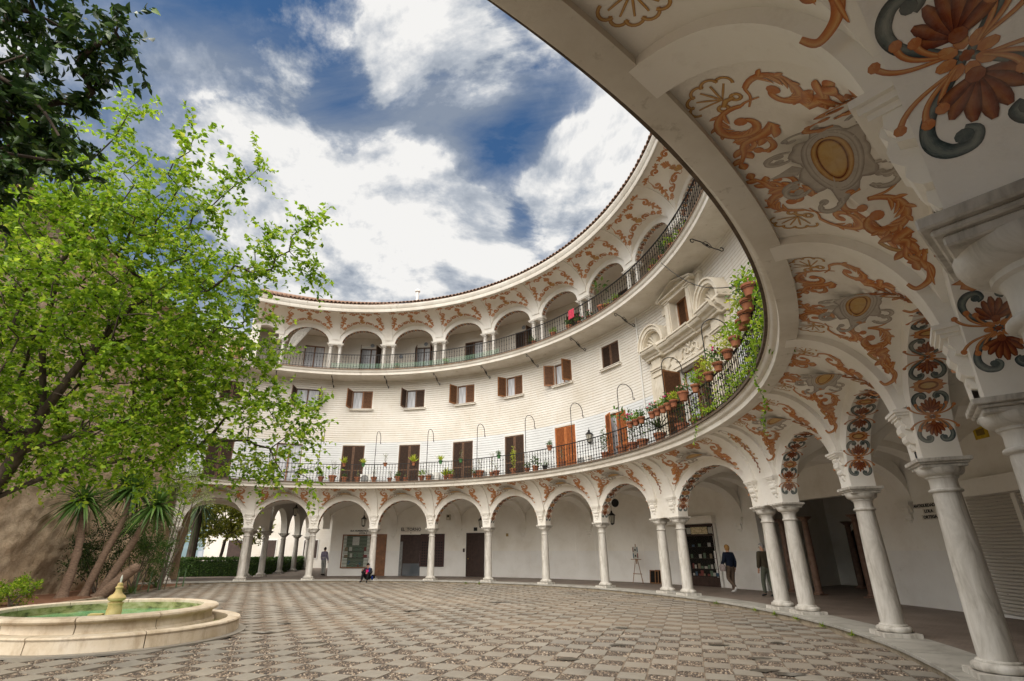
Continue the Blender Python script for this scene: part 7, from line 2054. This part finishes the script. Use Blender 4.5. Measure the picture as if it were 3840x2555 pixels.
FL = [(98.0, 't', 1.25, 'leafy', .8), (95.5, 't', 1.6, 'spindly', 1.5), (92.8, 't', 1.25, 'leafy', .7), (89.9, 't', 1.25, 'spindly', .6), (86.1, 't', 1.25, 'spindly', .8), (82.4, 't', 1.0, 'spindly', .8), (80.5, 't', 1.25, 'leafy', 1.0), (78.7, 't', 1.0, 'spindly', .4), (74.8, 't', 1.25, 'bright', 1.2), (73.2, 't', 1.25, 'spindly', .7), (69.0, 't', 1.0, 'fern', 1.3), (67.9, 't', 1.25, 'bright', 1.0), (61.8, 't', 1.0, 'strap', 1.3), (60.6, 't', 1.6, 'spindly', 1.3), (57.6, 't', 1.0, 'spindly', 1.6), (56.4, 't', 1.25, 'spindly', .7), (52.2, 't', 1.25, 'column', 1.5),
      (48.7, 't', 1.0, 'leafy', 1.0), (46.6, 't', 1.25, 'leafy', 1.6), (44.2, 'k', 1.0, 'strap', 1.3), (39.7, 't', 1.25, 'spindly', 1.2), (28.9, 't', 1.25, 'tall', 1.2), (24.6, 't', 1.6, 'rubber', 1.7), (21.7, 't', 1.6, 'tall', 1.5), (19.2, 't', 1.6, 'tall', 1.5), (14.8, 't', 1.6, 'agave', 1.5), (9.0, 't', 1.6, 'tall', 1.2)]
for i, h in enumerate(FL):
    potted(h[0], 14.56, 5.224, h[1], h[2], h[3], h[4], '%s from left on lower balcony floor' % ORD[i], 'pots standing on the lower balcony')
for i, (a_, k, s) in enumerate(((5.0, 'tall', 1.0), (0.5, 'tall', 1.1), (-5, 'tall', 1.0), (-9, 'trail', 1.6), (-13, 'tall', 1.2), (-17, 'trail', 1.8), (-20.5, 'tall', 1.2), (-24, 'trail', 1.9))):
    potted(a_, 14.5, 5.224, 't', 1.25, k, s, '%s in the crowd right of the portal' % ORD[i], 'pots crowding the balcony right of the portal')
UPL = [(83.0, 't', 1.0, 'geranium', .7), (70.6, 't', 1.0, 'bright', .9), (47, 't', 1.0, 'strap', 1.2), (41.7, 't', 1.25, 'bright', 1.2), (37.2, 't', 1.25, 'leafy', 1.3), (34.4, 't', 1.0, 'geranium', 1.2, 'pink'), (31.5, 't', 1.0, 'geranium', 1.1, 'palepink'), (28.0, 't', 1.6, 'rubber', 1.5), (26.0, 't', 1.0, 'trail', 1.2), (24.0, 't', 1.0, 'bright', 1.0), (13.0, 't', 1.25, 'trail', 1.3), (10.2, 't', 1.25, 'tall', 1.0), (7.0, 't', 1.25, 'bright', 1.4), (3.5, 't', 1.25, 'trail', 1.5)]
for i, h in enumerate(UPL):
    potted(h[0], 14.86, 12.21, h[1], h[2], h[3], h[4], '%s from left on upper loggia' % ORD[i], 'pots on the upper loggia', h[5] if len(h) > 5 else None)
# vines hanging over the cornice
def vine(label, a, z, L_):
    th = thing('hanging_vine', label, 'vine', P3(a, 14.14, z)); n = int(L_*16); rr = random.Random(a)
    pts = [(rr.uniform(-.02, .02)+.05*math.sin(i*.4), rr.uniform(-.03, .03), -L_*i/n) for i in range(n+1)]
    b = MB(); b.tube(pts, .006, 4); ob('stem', b.mesh('stem', MATS['leaf_mid']), th)
    k = n*3; pos = np.array([pts[q % (n+1)] for q in range(k)])+rp.normal(0, .02, (k, 3))
    ob('foliage', leaves_mesh('foliage', pos, unit(rp.normal(0, .6, (k, 3))+np.array([-.3, .3, .6])), unit(rp.normal(0, 1, (k, 3))+np.array([0, 0, -.5])), .075*rp.uniform(.6, 1.3, k), MATS['leaf_bright'], .7), th)
vine('long green vine hanging over the cornice at the right', -19.0, 5.6, 1.9)
vine('short green vine hanging below the cornice near the portal', 2.5, 5.4, .8)

# climber woven through the rail at the right
th = thing('climbing_plant', 'green and yellow climber covering the balcony rail right of the portal', 'climber', P3(-12, 14.2, 5.25)); B0 = np.array(P3(-12, 14.2, 5.25)); k = 1000
aa = np.radians(rp.uniform(-31, 3, k)); dens = .5+.5*np.sin(aa*31)+.4*np.sin(aa*73+1); zz = 5.28+np.abs(rp.normal(0, .30, k))*(.5+.5*dens); rr_ = 14.18+rp.normal(0, .07, k)
pos = np.stack([rr_*np.cos(aa), rr_*np.sin(aa), zz], 1)-B0
ob('foliage', leaves_mesh('foliage', pos, unit(rp.normal(0, .6, (k, 3))+np.array([-.5, .1, .6])), unit(rp.normal(0, 1, (k, 3))), .085*rp.uniform(.5, 1.3, k), MATS['leaf_bright'], .65), th)
b = MB()
for q in range(26):
    a_ = rp.uniform(-30, 2); pts_ = [tuple(np.array(P3(a_+rp.normal(0, 1)*t, 14.2, 5.25+t*rp.uniform(.8, 1.3)))-B0) for t in np.linspace(0, 1, 5)]; b.tube(pts_, .006, 4)
ob('stems', b.mesh('stems', MATS['bark_grey']), th)

# air conditioning units on the lower balcony
def ac_unit(label, a, r=15.55, w=.78, h=.56):
    (x, y), rz = at(a, r); th = thing('air_conditioner', label, 'air conditioner', (x, y, 5.224), rz, 'outdoor air conditioners on the balcony')
    b = MB(); b.box(-w/2, w/2, 0, .30, .06, h+.06); ob('case', b.mesh('case', MATS['white_metal']), th)
    b = MB(); b.lathe([(.235, 0), (.24, .02), (.21, .03), (.06, .02), (.05, .035), (.01, .04)], 22); me = b.mesh('fan', mat_plain('fan_grey', (.16, .16, .155), .5)); me.transform(Matrix.Translation((-w*.14, -.001, h/2+.06))@Matrix.Rotation(R90, 4, 'X')); ob('fan_grille', me, th)
    for i in range(5):
        b = MB(); b.tube([(-w*.14+(.05+.045*i)*math.cos(t), -.035, h/2+.06+(.05+.045*i)*math.sin(t)) for t in np.linspace(0, 2*PI, 20)], .004, 4); ob('guard_ring', b.mesh('guard_ring', MATS['white_metal']), th)
    for s in (-1, 1): b = MB(); b.box(s*w*.35-.03, s*w*.35+.03, 0, .28, 0, .06); ob('foot', b.mesh('foot', MATS['black']), th)
ac_unit('air conditioner right of the leftmost brown balcony door', 88.9); ac_unit('air conditioner between the second and third brown balcony doors', 74.0); ac_unit('air conditioner between the third and fourth brown balcony doors', 61.6); ac_unit('air conditioner beside the left orange door', 38.2)
# red towel on the upper rail, awning of the first loggia arch
V = []; n = 9
for i in range(n):
    for j in range(6): V.append((-.2+.4*i/(n-1), -.03+.02*math.sin(i*1.6), -.5*j/5))
(x, y), rz = at(35.6, 14.64); thing('red_towel', 'red towel hanging on the upper loggia rail', 'towel', (x, y, 13.2), rz, me=mesh('red_towel', V, [(i*6+j, i*6+j+1, (i+1)*6+j+1, (i+1)*6+j) for i in range(n-1) for j in range(5)], mat_plain('red_cloth', (.40, .03, .06), .9), True))
V = []; n = 12
for i in range(n):
    t = i/(n-1); top = np.array([.1+1.15*0-.2, -.02, 1.95]); a_ = np.array([-1.25+1.3*t, 0, .2+1.55*math.sqrt(max(0, 1-(1-t)**2))*1.0]); e_ = np.array([-1.25+.25*t, -.06*math.sin(t*9), -.05+.0*t])
    for j in range(5): u = j/4; V.append(tuple(a_*(1-u)+e_*u+np.array([0, -.05*math.sin(PI*u), -.06*math.sin(PI*u)])))
(x, y), rz = at(105.2, 15.75); thing('awning_cloth', 'grey cloth awning gathered in the first loggia arch', 'awning', (x, y, 13.6), rz, me=mesh('awning_cloth', V, [(i*5+j, i*5+j+1, (i+1)*5+j+1, (i+1)*5+j) for i in range(n-1) for j in range(4)], mat_plain('grey_canvas', (.38, .36, .32), .9), True))
# cable sagging from the upper balcony to the hoops
p0, p1 = Vector(P3(9.0, 14.6, 12.0)), Vector(P3(-16, 14.5, 7.4)); pts = [tuple(p0.lerp(p1, t)-Vector((0, 0, .5*math.sin(PI*t)))) for t in np.linspace(0, 1, 16)]
b = MB(); b.tube(pts, .013, 5); thing('cable', 'dark cable sagging from the upper balcony across the portal', 'cable', (0, 0, 0), me=b.mesh('cable', MATS['iron']))
# wall plates on the loggia wall
b = MB(); b.lathe([(.01, 0), (.12, .0), (.14, .03), (.01, .035)], 16); me = b.mesh('wall_plate', mat_plain('glazed_plate', (.25, .28, .32), .3)); me.transform(Matrix.Rotation(R90, 4, 'X'))
for i, a_ in enumerate((92.0, 79.6, 85.3, 56.0)):
    (x, y), rz = at(a_, 17.58); thing('wall_plate', ['round plate over the second loggia door', 'round plate over the third loggia door', 'round plate between the second and third loggia doors', 'round plate over the fifth loggia door'][i], 'plate', (x, y, 15.05 if i != 2 else 14.2), rz, 'plates on the loggia wall', me=me)
